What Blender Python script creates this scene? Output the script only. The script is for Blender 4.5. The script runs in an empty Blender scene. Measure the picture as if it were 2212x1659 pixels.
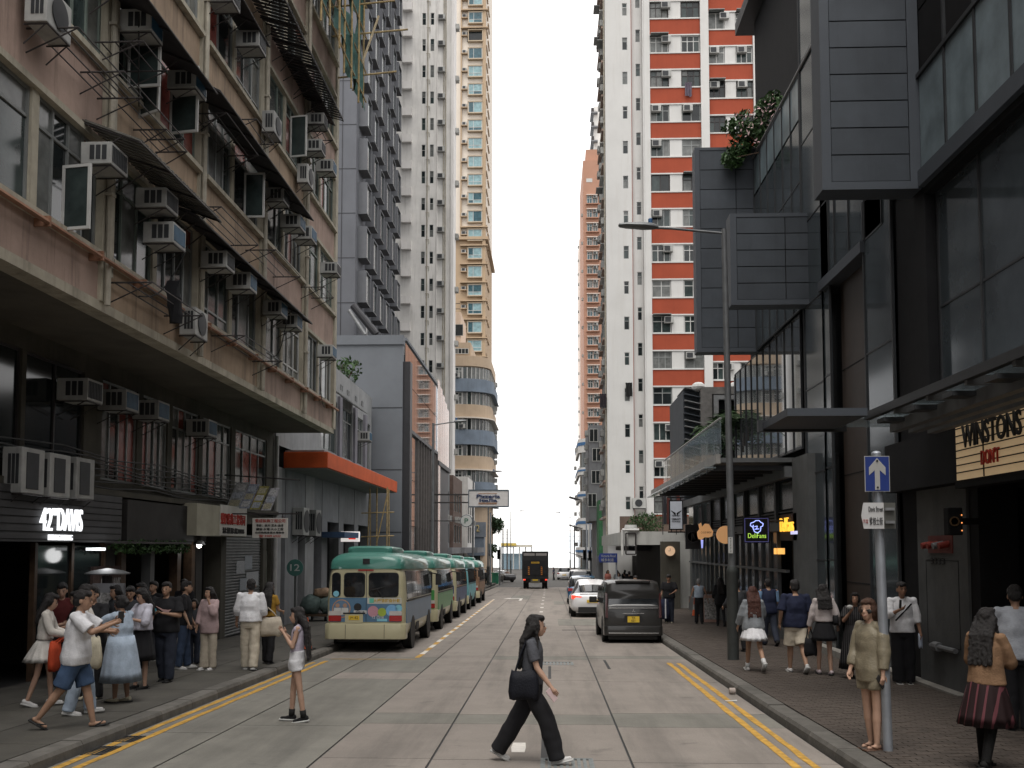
import bpy, bmesh, math, random
from mathutils import Vector, Matrix
import numpy as np
R = math.radians
rnd = random.Random(7)
SC = bpy.context.scene
COL = SC.collection
# ------------------------------------------------------------------ camera
F_PX, IMG_W, IMG_H, CAM_H, SLOPE = 2150.0, 2211.0, 1659.0, 2.22, 0.0186
YAW, PITCH = math.atan(79.5 / 2150), R(3.73)
SHIFT_PX = 212.3
fwd = Vector((-math.sin(YAW) * math.cos(PITCH), math.cos(YAW) * math.cos(PITCH), math.sin(PITCH)))
rgt = Vector((math.cos(YAW), math.sin(YAW), 0))
upv = rgt.cross(fwd)
cd = bpy.data.cameras.new('camera'); cam = bpy.data.objects.new('camera', cd); COL.objects.link(cam)
cd.sensor_width = 36; cd.lens = F_PX / IMG_W * 36; cd.shift_y = SHIFT_PX / IMG_W; cd.clip_end = 20000; cd.clip_start = 0.05
mw = Matrix((rgt, upv, -fwd)).transposed().to_4x4(); mw.translation = (0, 0, CAM_H); cam.matrix_world = mw
SC.camera = cam
# ------------------------------------------------------------------ light: bright overcast
SUN_EL, SUN_AZ = R(70), R(195)
wd = bpy.data.worlds.new('World'); SC.world = wd; wd.use_nodes = True
nt = wd.node_tree; nt.nodes.clear()
sky = nt.nodes.new('ShaderNodeTexSky'); sky.sky_type = 'NISHITA'; sky.sun_disc = False
sky.sun_elevation = SUN_EL; sky.sun_rotation = SUN_AZ; sky.dust_density = 1.5; sky.air_density = 1.0
hs = nt.nodes.new('ShaderNodeHueSaturation'); hs.inputs['Saturation'].default_value = 0.16
bg = nt.nodes.new('ShaderNodeBackground'); bg.inputs['Strength'].default_value = 0.15
wo = nt.nodes.new('ShaderNodeOutputWorld')
cl = nt.nodes.new('ShaderNodeMix'); cl.data_type = 'RGBA'; cl.inputs['Factor'].default_value = .6; cl.inputs[7].default_value = (7.4, 7.15, 6.95, 1)   # cloud layer
nt.links.new(sky.outputs[0], hs.inputs['Color']); nt.links.new(hs.outputs[0], cl.inputs[6]); nt.links.new(cl.outputs[2], bg.inputs[0]); nt.links.new(bg.outputs[0], wo.inputs[0])
sl = bpy.data.lights.new('sun', 'SUN'); sl.energy = 1.5; sl.angle = R(40); sl.color = (1, .96, .9)
so = bpy.data.objects.new('sun', sl); COL.objects.link(so)
so.rotation_euler = (math.pi / 2 - SUN_EL, 0, math.pi - SUN_AZ)   # behind the viewer; so.location = (0, 0, 150)
SC.view_settings.view_transform = 'Standard'; SC.view_settings.look = 'None'
SC.view_settings.gamma = 1; SC.view_settings.use_curve_mapping = False
SC.view_settings.exposure = 0.95
SC.cycles.max_bounces = 6; SC.cycles.diffuse_bounces = 3; SC.cycles.glossy_bounces = 3
SC.cycles.transparent_max_bounces = 6; SC.cycles.use_denoising = True

# ------------------------------------------------------------------ helpers
def ray(px, py):
    return fwd * F_PX + rgt * (px - IMG_W / 2) - upv * (py - IMG_H / 2 - SHIFT_PX)
def atX(px, py, X):
    r = ray(px, py); return Vector((0, 0, CAM_H)) + r * (X / r.x)
def atY(px, py, Y):
    r = ray(px, py); return Vector((0, 0, CAM_H)) + r * (Y / r.y)
FLAT = 106.0
def gz(y): return -SLOPE * min(y, FLAT)
def pz(y): return gz(y) + 0.13          # top of the pavement
def lin(h):
    h = h.lstrip('#'); c = [int(h[i:i + 2], 16) / 255 for i in (0, 2, 4)]
    return tuple((v / 12.92 if v < .04045 else ((v + .055) / 1.055) ** 2.4) for v in c)
MATS = {}
def mat(name, col, rough=.75, metal=0., var=.12, scale=3., bump=0., streak=0., spec=.3, coat=0., emit=0., objvar=0., dirt=None, alpha=1., fine=0., wear=0.):
    if name in MATS: return MATS[name]
    if isinstance(col, str): col = lin(col)
    m = bpy.data.materials.new(name); m.use_nodes = True; MATS[name] = m
    t = m.node_tree; n = t.nodes; L = t.links
    b = n['Principled BSDF']
    b.inputs['Roughness'].default_value = rough; b.inputs['Metallic'].default_value = metal
    b.inputs['Specular IOR Level'].default_value = spec; b.inputs['Coat Weight'].default_value = coat
    c = (*col, 1)
    b.inputs['Base Color'].default_value = c
    if alpha < 1: b.inputs['Alpha'].default_value = alpha
    if emit:
        b.inputs['Emission Color'].default_value = c; b.inputs['Emission Strength'].default_value = emit * .5
    last = None
    geo = None
    def pos():
        nonlocal geo
        if geo is None: geo = n.new('ShaderNodeNewGeometry')
        return geo.outputs['Position']
    def mix(fac, a, bcol, blend='MIX'):
        x = n.new('ShaderNodeMix'); x.data_type = 'RGBA'; x.blend_type = blend
        if isinstance(fac, (int, float)): x.inputs['Factor'].default_value = fac
        else: L.new(fac, x.inputs['Factor'])
        for v, s in ((a, x.inputs[6]), (bcol, x.inputs[7])):
            if isinstance(v, tuple): s.default_value = v
            else: L.new(v, s)
        return x.outputs[2]
    last = c
    if var:
        no = n.new('ShaderNodeTexNoise'); no.inputs['Scale'].default_value = scale; no.inputs['Detail'].default_value = 6; no.inputs['Roughness'].default_value = .62
        L.new(pos(), no.inputs['Vector'])
        mr = n.new('ShaderNodeMapRange'); mr.inputs[1].default_value = .3; mr.inputs[2].default_value = .7
        mr.inputs[3].default_value = 1 - var * 1.4; mr.inputs[4].default_value = 1 + var; L.new(no.outputs[0], mr.inputs[0])
        cv = n.new('ShaderNodeCombineColor'); [L.new(mr.outputs[0], cv.inputs[i]) for i in range(3)]
        last = mix(1., last, cv.outputs[0], 'MULTIPLY')
    if fine:
        no = n.new('ShaderNodeTexNoise'); no.inputs['Scale'].default_value = 90; no.inputs['Detail'].default_value = 3
        L.new(pos(), no.inputs['Vector'])
        mr = n.new('ShaderNodeMapRange'); mr.inputs[1].default_value = .3; mr.inputs[2].default_value = .7
        mr.inputs[3].default_value = 1 - fine; mr.inputs[4].default_value = 1 + fine; L.new(no.outputs[0], mr.inputs[0])
        cv = n.new('ShaderNodeCombineColor'); [L.new(mr.outputs[0], cv.inputs[i]) for i in range(3)]
        last = mix(1., last, cv.outputs[0], 'MULTIPLY')
    if streak:
        mp = n.new('ShaderNodeMapping'); mp.inputs['Scale'].default_value = (3.2, 3.2, .22); L.new(pos(), mp.inputs[0])
        no = n.new('ShaderNodeTexNoise'); no.inputs['Scale'].default_value = 1.3; no.inputs['Detail'].default_value = 8; no.inputs['Roughness'].default_value = .7
        L.new(mp.outputs[0], no.inputs['Vector'])
        mr = n.new('ShaderNodeMapRange'); mr.inputs[1].default_value = .5; mr.inputs[2].default_value = .78
        mr.inputs[3].default_value = 0; mr.inputs[4].default_value = streak; L.new(no.outputs[0], mr.inputs[0])
        d = dirt or tuple(v * .3 for v in c[:3])
        last = mix(mr.outputs[0], last, (*d, 1))
    if wear:   # oil and tyre darkening drawn out along the lane
        mp = n.new('ShaderNodeMapping'); mp.inputs['Scale'].default_value = (1.5, .13, 1); L.new(pos(), mp.inputs[0])
        no = n.new('ShaderNodeTexNoise'); no.inputs['Scale'].default_value = 1.; no.inputs['Detail'].default_value = 9; no.inputs['Roughness'].default_value = .68
        L.new(mp.outputs[0], no.inputs['Vector'])
        mr = n.new('ShaderNodeMapRange'); mr.inputs[1].default_value = .48; mr.inputs[2].default_value = .72; mr.inputs[3].default_value = 0; mr.inputs[4].default_value = wear
        L.new(no.outputs[0], mr.inputs[0]); last = mix(mr.outputs[0], last, (.05, .048, .045, 1))
        no = n.new('ShaderNodeTexNoise'); no.inputs['Scale'].default_value = 2.3; no.inputs['Detail'].default_value = 4; L.new(pos(), no.inputs['Vector'])
        mr = n.new('ShaderNodeMapRange'); mr.inputs[1].default_value = .66; mr.inputs[2].default_value = .74; mr.inputs[3].default_value = 0; mr.inputs[4].default_value = wear * .8
        L.new(no.outputs[0], mr.inputs[0]); last = mix(mr.outputs[0], last, (.06, .057, .052, 1))
    if objvar:
        oi = n.new('ShaderNodeObjectInfo')
        mr = n.new('ShaderNodeMapRange'); mr.inputs[3].default_value = 1 - objvar; mr.inputs[4].default_value = 1 + objvar * .7
        L.new(oi.outputs['Random'], mr.inputs[0])
        cv = n.new('ShaderNodeCombineColor'); [L.new(mr.outputs[0], cv.inputs[i]) for i in range(3)]
        last = mix(1., last, cv.outputs[0], 'MULTIPLY')
    if not isinstance(last, tuple): L.new(last, b.inputs['Base Color'])
    if bump:
        no = n.new('ShaderNodeTexNoise'); no.inputs['Scale'].default_value = max(scale * 8, 25); no.inputs['Detail'].default_value = 5
        L.new(pos(), no.inputs['Vector'])
        bp = n.new('ShaderNodeBump'); bp.inputs['Strength'].default_value = bump; bp.inputs['Distance'].default_value = .02
        L.new(no.outputs[0], bp.inputs['Height']); L.new(bp.outputs[0], b.inputs['Normal'])
    return m
def bands(name, c0, c1, axis, period, duty, rough=.8, var=.1, skew=None):
    """cloth or sheet printed with stripes of a real period in object space"""
    if name in MATS: return MATS[name]
    m = mat(name, c0, rough, var=var)
    t = m.node_tree; n = t.nodes; L = t.links; b = n['Principled BSDF']
    tc = n.new('ShaderNodeTexCoord'); sp = n.new('ShaderNodeSeparateXYZ'); L.new(tc.outputs['Object'], sp.inputs[0])
    ma = n.new('ShaderNodeMath'); ma.operation = 'PINGPONG'; ma.inputs[1].default_value = period / 2; L.new(sp.outputs[axis], ma.inputs[0])
    lt = n.new('ShaderNodeMath'); lt.operation = 'LESS_THAN'; lt.inputs[1].default_value = period / 2 * duty; L.new(ma.outputs[0], lt.inputs[0])
    mx = n.new('ShaderNodeMix'); mx.data_type = 'RGBA'; L.new(lt.outputs[0], mx.inputs['Factor'])
    mx.inputs[6].default_value = (*lin(c0), 1) if isinstance(c0, str) else (*c0, 1)
    mx.inputs[7].default_value = (*lin(c1), 1) if isinstance(c1, str) else (*c1, 1)
    L.new(mx.outputs[2], b.inputs['Base Color'])
    return m

class MB:
    def __init__(s): s.v = []; s.f = []
    def add(s, vs, fs):
        k = len(s.v); s.v += [tuple(a) for a in vs]; s.f += [tuple(i + k for i in f) for f in fs]; return s
    def box(s, x0, x1, y0, y1, z0, z1):
        return s.add([(x, y, z) for z in (z0, z1) for y in (y0, y1) for x in (x0, x1)],
                     [(0, 2, 3, 1), (4, 5, 7, 6), (0, 1, 5, 4), (2, 6, 7, 3), (0, 4, 6, 2), (1, 3, 7, 5)])
    def obox(s, c, ax, ay, az):   # centre + half axis vectors
        c, ax, ay, az = map(Vector, (c, ax, ay, az))
        return s.add([c + ax * i + ay * j + az * k for k in (-1, 1) for j in (-1, 1) for i in (-1, 1)],
                     [(0, 2, 3, 1), (4, 5, 7, 6), (0, 1, 5, 4), (2, 6, 7, 3), (0, 4, 6, 2), (1, 3, 7, 5)])
    def quad(s, *p): return s.add(p, [tuple(range(len(p)))])
    def prism(s, poly, fn, a, b):   # poly 2D list, fn(u,v,w)->xyz
        n = len(poly)
        return s.add([fn(u, v, a) for u, v in poly] + [fn(u, v, b) for u, v in poly],
                     [tuple(range(n))[::-1], tuple(range(n, 2 * n))] + [(i, (i + 1) % n, n + (i + 1) % n, n + i) for i in range(n)])
    def tube(s, p0, p1, r0, r1=None, n=8, cap=True):
        p0, p1 = Vector(p0), Vector(p1); r1 = r0 if r1 is None else r1
        d = (p1 - p0)
        if d.length < 1e-6: return s
        d.normalize(); a = d.orthogonal().normalized(); b = d.cross(a)
        vs = [p + (a * math.cos(t) + b * math.sin(t)) * r for p, r in ((p0, r0), (p1, r1)) for t in [2 * math.pi * i / n for i in range(n)]]
        fs = [(i, (i + 1) % n, n + (i + 1) % n, n + i) for i in range(n)]
        if cap: fs += [tuple(range(n))[::-1], tuple(range(n, 2 * n))]
        return s.add(vs, fs)
    def path(s, pts, r, n=6):
        for a, b in zip(pts, pts[1:]): s.tube(a, b, r, n=n)
        return s
    def lathe(s, prof, c=(0, 0, 0), n=16, axis='z'):
        c = Vector(c); vs = []
        for r, h in prof:
            for i in range(n):
                t = 2 * math.pi * i / n; x, y = r * math.cos(t), r * math.sin(t)
                p = {'z': (x, y, h), 'y': (x, h, y), 'x': (h, x, y)}[axis]
                vs.append(c + Vector(p))
        m = len(prof)
        fs = [(j * n + i, j * n + (i + 1) % n, (j + 1) * n + (i + 1) % n, (j + 1) * n + i) for j in range(m - 1) for i in range(n)]
        fs += [tuple(range(n))[::-1], tuple(range((m - 1) * n, m * n))]
        return s.add(vs, fs)
    def ell(s, c, rx, ry, rz, n=10, m=6):
        c = Vector(c); vs = [c + Vector((0, 0, -rz))]
        for j in range(1, m):
            ph = -math.pi / 2 + math.pi * j / m
            vs += [c + Vector((rx * math.cos(ph) * math.cos(t), ry * math.cos(ph) * math.sin(t), rz * math.sin(ph))) for t in [2 * math.pi * i / n for i in range(n)]]
        vs.append(c + Vector((0, 0, rz))); e = len(vs) - 1
        fs = [(0, 1 + (i + 1) % n, 1 + i) for i in range(n)]
        for j in range(m - 2):
            k = 1 + j * n
            fs += [(k + i, k + (i + 1) % n, k + n + (i + 1) % n, k + n + i) for i in range(n)]
        k = 1 + (m - 2) * n
        fs += [(e, k + i, k + (i + 1) % n) for i in range(n)]
        return s.add(vs, fs)
    def loft(s, rings, cap=True, closed=True):
        n = len(rings[0]); vs = [p for r in rings for p in r]
        fs = []
        for j in range(len(rings) - 1):
            for i in range(n if closed else n - 1):
                fs.append((j * n + i, j * n + (i + 1) % n, (j + 1) * n + (i + 1) % n, (j + 1) * n + i))
        if cap and closed: fs += [tuple(range(n))[::-1], tuple(range((len(rings) - 1) * n, len(rings) * n))]
        return s.add(vs, fs)
    def mesh(s, name, origin=(0, 0, 0), smooth=False, bevel=0):
        me = bpy.data.meshes.new(name)
        o = origin
        me.from_pydata([(a[0] - o[0], a[1] - o[1], a[2] - o[2]) for a in s.v], [], s.f)
        if bevel:
            bm = bmesh.new(); bm.from_mesh(me); bmesh.ops.remove_doubles(bm, verts=bm.verts, dist=1e-5)
            es = [e for e in bm.edges if len(e.link_faces) == 2 and e.calc_face_angle(0) > .6]
            bmesh.ops.bevel(bm, geom=es, offset=bevel, segments=2, affect='EDGES', profile=.6); bm.to_mesh(me); bm.free()
        if smooth:
            bm = bmesh.new(); bm.from_mesh(me); bmesh.ops.recalc_face_normals(bm, faces=bm.faces)
            for f in bm.faces: f.smooth = True
            if smooth != 'all':
                for e in bm.edges:
                    if len(e.link_faces) == 2 and e.calc_face_angle(0) > (smooth if isinstance(smooth, float) else .7): e.smooth = False
            bm.to_mesh(me); bm.free()
        return me
    def build(s, name, m, parent=None, smooth=False, bevel=0, world=True):
        """world=True: verts given in world space, the object is placed at its parent's origin"""
        o = (0, 0, 0)
        if parent is not None and world: o = org(parent)
        elif parent is None and world and s.v:
            a = np.array(s.v); o = ((a[:, 0].min() + a[:, 0].max()) / 2, (a[:, 1].min() + a[:, 1].max()) / 2, a[:, 2].min())
        me = s.mesh(name, o, smooth, bevel); me.materials.append(m)
        ob = bpy.data.objects.new(name, me); COL.objects.link(ob); ob.parent = parent
        if parent is None and world: ob.location = o; ORG[ob.name] = Vector(o)
        elif parent is not None and world: ORG[ob.name] = Vector(o)
        return ob
ORG = {}
def org(o): return ORG.get(o.name, Vector((0, 0, 0)))
def tag(o, label=None, cat=None, group=None, kind=None):
    if label: o['label'] = label
    if cat: o['category'] = cat
    if group: o['group'] = group
    if kind: o['kind'] = kind
    return o
def thing(name, label, cat, loc=(0, 0, 0), rz=0, group=None):
    o = bpy.data.objects.new(name, None); COL.objects.link(o); o.location = loc; o.rotation_euler = (0, 0, rz)
    o.empty_display_size = .2; ORG[o.name] = Vector(loc)
    return tag(o, label, cat, group)
def struct(name, mb, m, **k):
    return tag(mb.build(name, m, **k), kind='structure')
def inst(name, me, parent, loc=(0, 0, 0), rz=0.):
    """object sharing mesh data; loc is in the parent's space"""
    ob = bpy.data.objects.new(name, me); COL.objects.link(ob); ob.parent = parent; ob.location = loc
    if rz: ob.rotation_euler = (0, 0, rz)
    return ob
def copy_tree(o, parent=None):
    c = o.copy(); COL.objects.link(c); c.parent = parent
    for ch in list(o.children): copy_tree(ch, c)
    return c
def text_mesh(body, size, ext=.004, align='CENTER', sx=1., bold=0., spacing=1.):
    cu = bpy.data.curves.new('lettering', 'FONT'); cu.body = body; cu.size = size; cu.extrude = ext; cu.align_x = align; cu.align_y = 'CENTER'
    cu.resolution_u = 3; cu.offset = bold; cu.space_character = spacing
    o = bpy.data.objects.new('lettering', cu)
    me = bpy.data.meshes.new_from_object(o)
    bpy.data.objects.remove(o); bpy.data.curves.remove(cu)
    if sx != 1: me.transform(Matrix.Diagonal((sx, 1, 1, 1)))
    # text lies in XY facing +Z: stand it up in XZ facing -Y
    me.transform(Matrix.Rotation(math.pi / 2, 4, 'X'))
    return me
FACE = {'S': 0., 'E': math.pi / 2, 'W': -math.pi / 2, 'N': math.pi}
def lettering(body, size, m, parent, loc, face='S', name='lettering', **k):
    me = text_mesh(body, size, **k); me.materials.clear(); me.materials.append(m)
    return inst(name, me, parent, loc, FACE[face] if isinstance(face, str) else face)
# facade frames: u along the wall, d inward
def frame(face, pos):
    return {'E': lambda u, z, d=0.: (pos - d, u, z), 'W': lambda u, z, d=0.: (pos + d, u, z), 'S': lambda u, z, d=0.: (u, pos + d, z)}[face]
def wall(parent, m, face, pos, u0, u1, z0, z1, holes=(), depth=.2, name='wall', back=0.):
    P = frame(face, pos); mb = MB()
    us = sorted({u0, u1, *[h[i] for h in holes for i in (0, 1)]}); zs = sorted({z0, z1, *[h[i] for h in holes for i in (2, 3)]})
    us = [u for u in us if u0 - 1e-6 <= u <= u1 + 1e-6]; zs = [z for z in zs if z0 - 1e-6 <= z <= z1 + 1e-6]
    for a, b in zip(us, us[1:]):
        for c, d in zip(zs, zs[1:]):
            mu, mz = (a + b) / 2, (c + d) / 2
            if any(h[0] < mu < h[1] and h[2] < mz < h[3] for h in holes): continue
            mb.quad(P(a, c), P(b, c), P(b, d), P(a, d))
    for a, b, c, d in holes:
        for q in (((a, c), (b, c)), ((b, c), (b, d)), ((b, d), (a, d)), ((a, d), (a, c))):
            (u_, z_), (u2, z2) = q
            mb.quad(P(u_, z_), P(u2, z2), P(u2, z2, depth), P(u_, z_, depth))
    if back:
        for (a, c), (b, d) in (((u0, z0), (u0, z1)), ((u1, z0), (u1, z1)), ((u0, z1), (u1, z1)), ((u0, z0), (u1, z0))):
            mb.quad(P(a, c), P(b, d), P(b, d, back), P(a, c, back))
        mb.quad(P(u0, z0, back), P(u1, z0, back), P(u1, z1, back), P(u0, z1, back))
    return mb.build(name, m, parent)
WCACHE = {}
def winmesh(w, h, cols, rows, bar=.05, dep=.06):
    """frame mesh + pane rectangles, local: x 0..w, z 0..h, facing -Y; cols/rows are fractions"""
    key = (round(w, 3), round(h, 3), tuple(cols), tuple(rows), bar)
    if key in WCACHE: return WCACHE[key]
    cs = [0]; [cs.append(cs[-1] + c) for c in cols]; rs = [0]; [rs.append(rs[-1] + r) for r in rows]
    cs = [c / cs[-1] * w for c in cs]; rs = [r / rs[-1] * h for r in rs]
    mb = MB()
    for i, c in enumerate(cs):
        o = bar / 2 if 0 < i < len(cs) - 1 else (bar if i else 0)
        mb.box(c - o if i else 0, (c - o if i else 0) + bar, -dep, 0, 0, h)
    for i, r in enumerate(rs):
        o = bar / 2 if 0 < i < len(rs) - 1 else (bar if i else 0)
        z = r - o if i else 0
        for a, b in zip(cs, cs[1:]): mb.box(a + bar * .5, b - bar * .5, -dep + .004, -.004, z, z + bar)
    panes = [(a, b, c, d) for a, b in zip(cs, cs[1:]) for c, d in zip(rs, rs[1:])]
    WCACHE[key] = (mb, panes); return WCACHE[key]
FM = {}; PM = {}
def window(parent, face, pos, u0, u1, z0, z1, fm, pm, cols=(1, 1), rows=(1,), depth=.14, bar=.05, name='window', skip=(), sill=None):
    """a window thing-part: the frame mesh with its panes as children; shares mesh data with alike windows"""
    w, h = u1 - u0, z1 - z0
    mb, panes = winmesh(w, h, cols, rows, bar)
    k = (id(mb), fm.name)
    if k not in FM: FM[k] = mb.mesh('window_frame'); FM[k].materials.append(fm)
    P = frame(face, pos)
    o = org(parent); ua = u0 if face in 'SE' else u1
    loc = Vector(P(ua, z0, depth)) - o
    wobj = inst(name, FM[k], parent, loc, FACE[face])
    for i, (a, b, c, d) in enumerate(panes):
        if i in skip: continue
        m = pm[rnd.randrange(len(pm))] if isinstance(pm, (list, tuple)) else pm
        kk = (round(b - a, 3), round(d - c, 3), m.name)
        if kk not in PM:
            q = MB().box(0, b - a, -.006, .006, 0, d - c).mesh('pane'); q.materials.append(m); PM[kk] = q
        inst('pane', PM[kk], wobj, (a, -.02, c))
    return wobj
# ------------------------------------------------------------------ materials
m_conc = mat('concrete_road', (.225, .2, .178), .85, var=.1, scale=1.1, bump=.15, objvar=.06, fine=.13, wear=.45)
m_concg = mat('concrete_road_grey', (.178, .171, .15), .85, var=.12, scale=1.2, bump=.15, objvar=.06, fine=.13, wear=.45)
m_asph = mat('asphalt', (.075, .073, .07), .9, var=.2, scale=2, bump=.25, fine=.2)
m_seal = mat('joint_sealant', (.02, .02, .02), .6)
m_pavl = mat('pavement_concrete', (.078, .073, .063), .85, var=.2, scale=1.4, bump=.2, objvar=.12, fine=.12, wear=.5)
m_kerb = mat('kerb_granite', (.115, .108, .097), .85, var=.22, scale=4, bump=.25, objvar=.2)
m_pav = mat('paver_clay', (.062, .05, .042), .85, var=.15, scale=5, bump=.2, objvar=.22)
m_pavbed = mat('paver_sand', (.035, .03, .027), .9, var=.2, scale=8)
m_yel = mat('road_paint_yellow', (.45, .26, .05), .75, var=.3, scale=9, bump=.1)
m_wht = mat('road_paint_white', (.6, .57, .53), .75, var=.14, scale=9, bump=.1)
m_iron = mat('cast_iron', (.05, .05, .05), .55, .6, var=.25, scale=8)
m_sea = mat('sea_water', (.45, .48, .5), .25, var=.05, spec=.5)
# ------------------------------------------------------------------ ground
KL, KR, WL, WR = -5.55, 3.27, -9.35, 6.75       # kerb lines and wall lines
YB, YE = -34.0, 150.0
def strip(mb, x0, x1, ys, dz):
    for a, b in zip(ys, ys[1:]): mb.quad((x0, a, gz(a) + dz), (x1, a, gz(a) + dz), (x1, b, gz(b) + dz), (x0, b, gz(b) + dz))
    return mb
YS = [YB, 0, 30, 60, FLAT, YE]
g = MB(); strip(g, -700, 700, [-300, YB], -.16); 
g.quad((-700, -300, .45), (700, -300, .45), (700, YB, gz(YB) - .05), (-700, YB, gz(YB) - .05)); g.v = g.v[4:]; g.f = [tuple(i - 4 for i in f) for f in g.f[1:]]
for a, b in zip(YS, YS[1:]): g.quad((-700, a, gz(a) - .05), (700, a, gz(a) - .05), (700, b, gz(b) - .05), (-700, b, gz(b) - .05))
g.quad((-700, YE, gz(YE) - .05), (700, YE, gz(YE) - .05), (700, 205, gz(YE) - .05), (-700, 205, gz(YE) - .05))
struct('ground', g, m_asph)
struct('sea', MB().quad((-9000, 205, -4.2), (9000, 205, -4.2), (9000, 15000, -4.2), (-9000, 15000, -4.2)), m_sea)
struct('sea_wall', MB().box(-700, 700, 204, 205.4, -6, gz(200) + .02), m_kerb)
road = MB(); strip(road, KL, KR, YS, -.012); road = struct('road', road, m_seal)
def sheet(x0, x1, y0, y1, dz, th=.02):
    """a thin sheet that follows the slope of the street"""
    mb = MB(); a, b = gz(y0) + dz, gz(y1) + dz
    return mb.add([(x0, y0, a - th), (x1, y0, a - th), (x0, y1, b - th), (x1, y1, b - th), (x0, y0, a), (x1, y0, a), (x0, y1, b), (x1, y1, b)],
                  [(0, 2, 3, 1), (4, 5, 7, 6), (0, 1, 5, 4), (2, 6, 7, 3), (0, 4, 6, 2), (1, 3, 7, 5)])
JX = [KL + .01, -4.36, -2.67, -1.36, .93, KR - .01]
cuts = {0: [-6, 8.2, 13.3, 19.2, 24.0, 31, 38, 45, 52, 59, 66, 73, 80, 88, 96, 104],
        1: [-6, 9.4, 13.95, 19.7, 20.9, 24.4, 31, 36, 43.5, 51, 59, 67, 75, 83, 91, 99, 104],
        2: [-6, 11.65, 14.2, 15.2, 19.6, 24.5, 30.4, 35.4, 42, 48.5, 51, 59, 67, 75, 84, 94, 104],
        3: [-6, 11.6, 14.2, 15.1, 19.6, 23.9, 24.8, 31, 37, 45, 51.5, 60, 69, 78, 88, 98, 104],
        4: [-6, 11.5, 14.0, 15.3, 19.4, 24.2, 24.9, 32, 39, 47, 55, 63, 72, 81, 91, 104]}
dark = {(0, 2), (1, 1), (1, 2), (1, 4), (2, 2), (3, 2), (4, 2), (3, 5), (0, 1), (4, 5), (2, 12), (0, 3)}
for k, ys in cuts.items():
    gx = .014
    for i, (a, b) in enumerate(zip(ys, ys[1:])):
        jw = .008 if i % 2 else .012
        sheet(JX[k] + gx, JX[k + 1] - gx, a + jw, b - jw, 0).build('concrete_slab', m_concg if (k, i) in dark else m_conc, road)
sheet(KL + .02, KR - .02, 104.05, YE, 0).build('asphalt_surface', m_asph, road)
sheet(KL + .02, KR - .02, YB, -6.05, 0).build('asphalt_surface', m_asph, road)
# the crack-like extra joints and repairs
for x0, x1, y0, y1, mm in [(.36, 2.0, 37.6, 42.0, m_concg), (-.1, .03, 11.6, 13.2, m_seal), (-.02, .04, 19.9, 22.3, m_seal), (1.27, 1.33, 21.8, 23.8, m_seal), (.45, 2.2, 34.8, 34.95, m_seal), (.3, .9, 58, 63, m_concg)]:
    sheet(x0, x1, y0, y1, .006, .008).build('road_repair', mm, road)
# cross street kerbs beyond the junction are left to the asphalt; pavements
def pavement(name, x0, x1, y0, y1, m):
    ys = [y0] + [y for y in YS if y0 < y < y1] + [y1]; mb = MB()
    strip(mb, x0, x1, ys, .13)
    for x in (x0, x1):
        for a, b in zip(ys, ys[1:]): mb.quad((x, a, gz(a) - .1), (x, b, gz(b) - .1), (x, b, gz(b) + .13), (x, a, gz(a) + .13))
    for y in (y0, y1): mb.quad((x0, y, gz(y) - .1), (x1, y, gz(y) - .1), (x1, y, gz(y) + .13), (x0, y, gz(y) + .13))
    return struct(name, mb, m)
pvl = pavement('pavement_left', -11.6, KL - .27, YB, 118, m_seal)
pvr = pavement('pavement_right', KR + .27, 11.0, YB, 112, m_pavbed)
def kerb(parent, x0, x1, y0, y1, n, side):
    # bevelled granite stones with open joints, each its own piece
    for i in range(n):
        a = y0 + (y1 - y0) * i / n + .006; b = y0 + (y1 - y0) * (i + 1) / n - .006
        j = rnd.uniform(-.008, .008); xo, xi = (x1, x0) if side > 0 else (x0, x1)   # xo: road edge
        za, zb = gz(a), gz(b); r = .035 * (1 if xi > xo else -1)
        prof = [(xo, -.03), (xo + r * .25, .09), (xo + r, .135 + j), (xi, .138 + j), (xi, -.03)]
        MB().loft([[(x, a, za + z) for x, z in prof], [(x, b, zb + z) for x, z in prof]]).build('kerb_stone', m_kerb, parent)
kerb(pvl, KL - .27, KL, -4, 118, 100, 1)
kerb(pvr, KR, KR + .27, -4, 112, 96, -1)
# left pavement: cast concrete bays
yy = -4.0; i = 0
while yy < 70:
    d = 2.6
    for x0, x1 in ((-9.33, -8.1), (-8.1, -6.9), (-6.9, KL - .275)):
        sheet(x0 + .008, x1 - .008, yy + .008, yy + d - .008, .14).build('paving_slab', m_pavl, pvl)
    yy += d
sheet(-9.33, KL - .275, 70, 118, .14).build('paving_slab', m_pavl, pvl)
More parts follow.
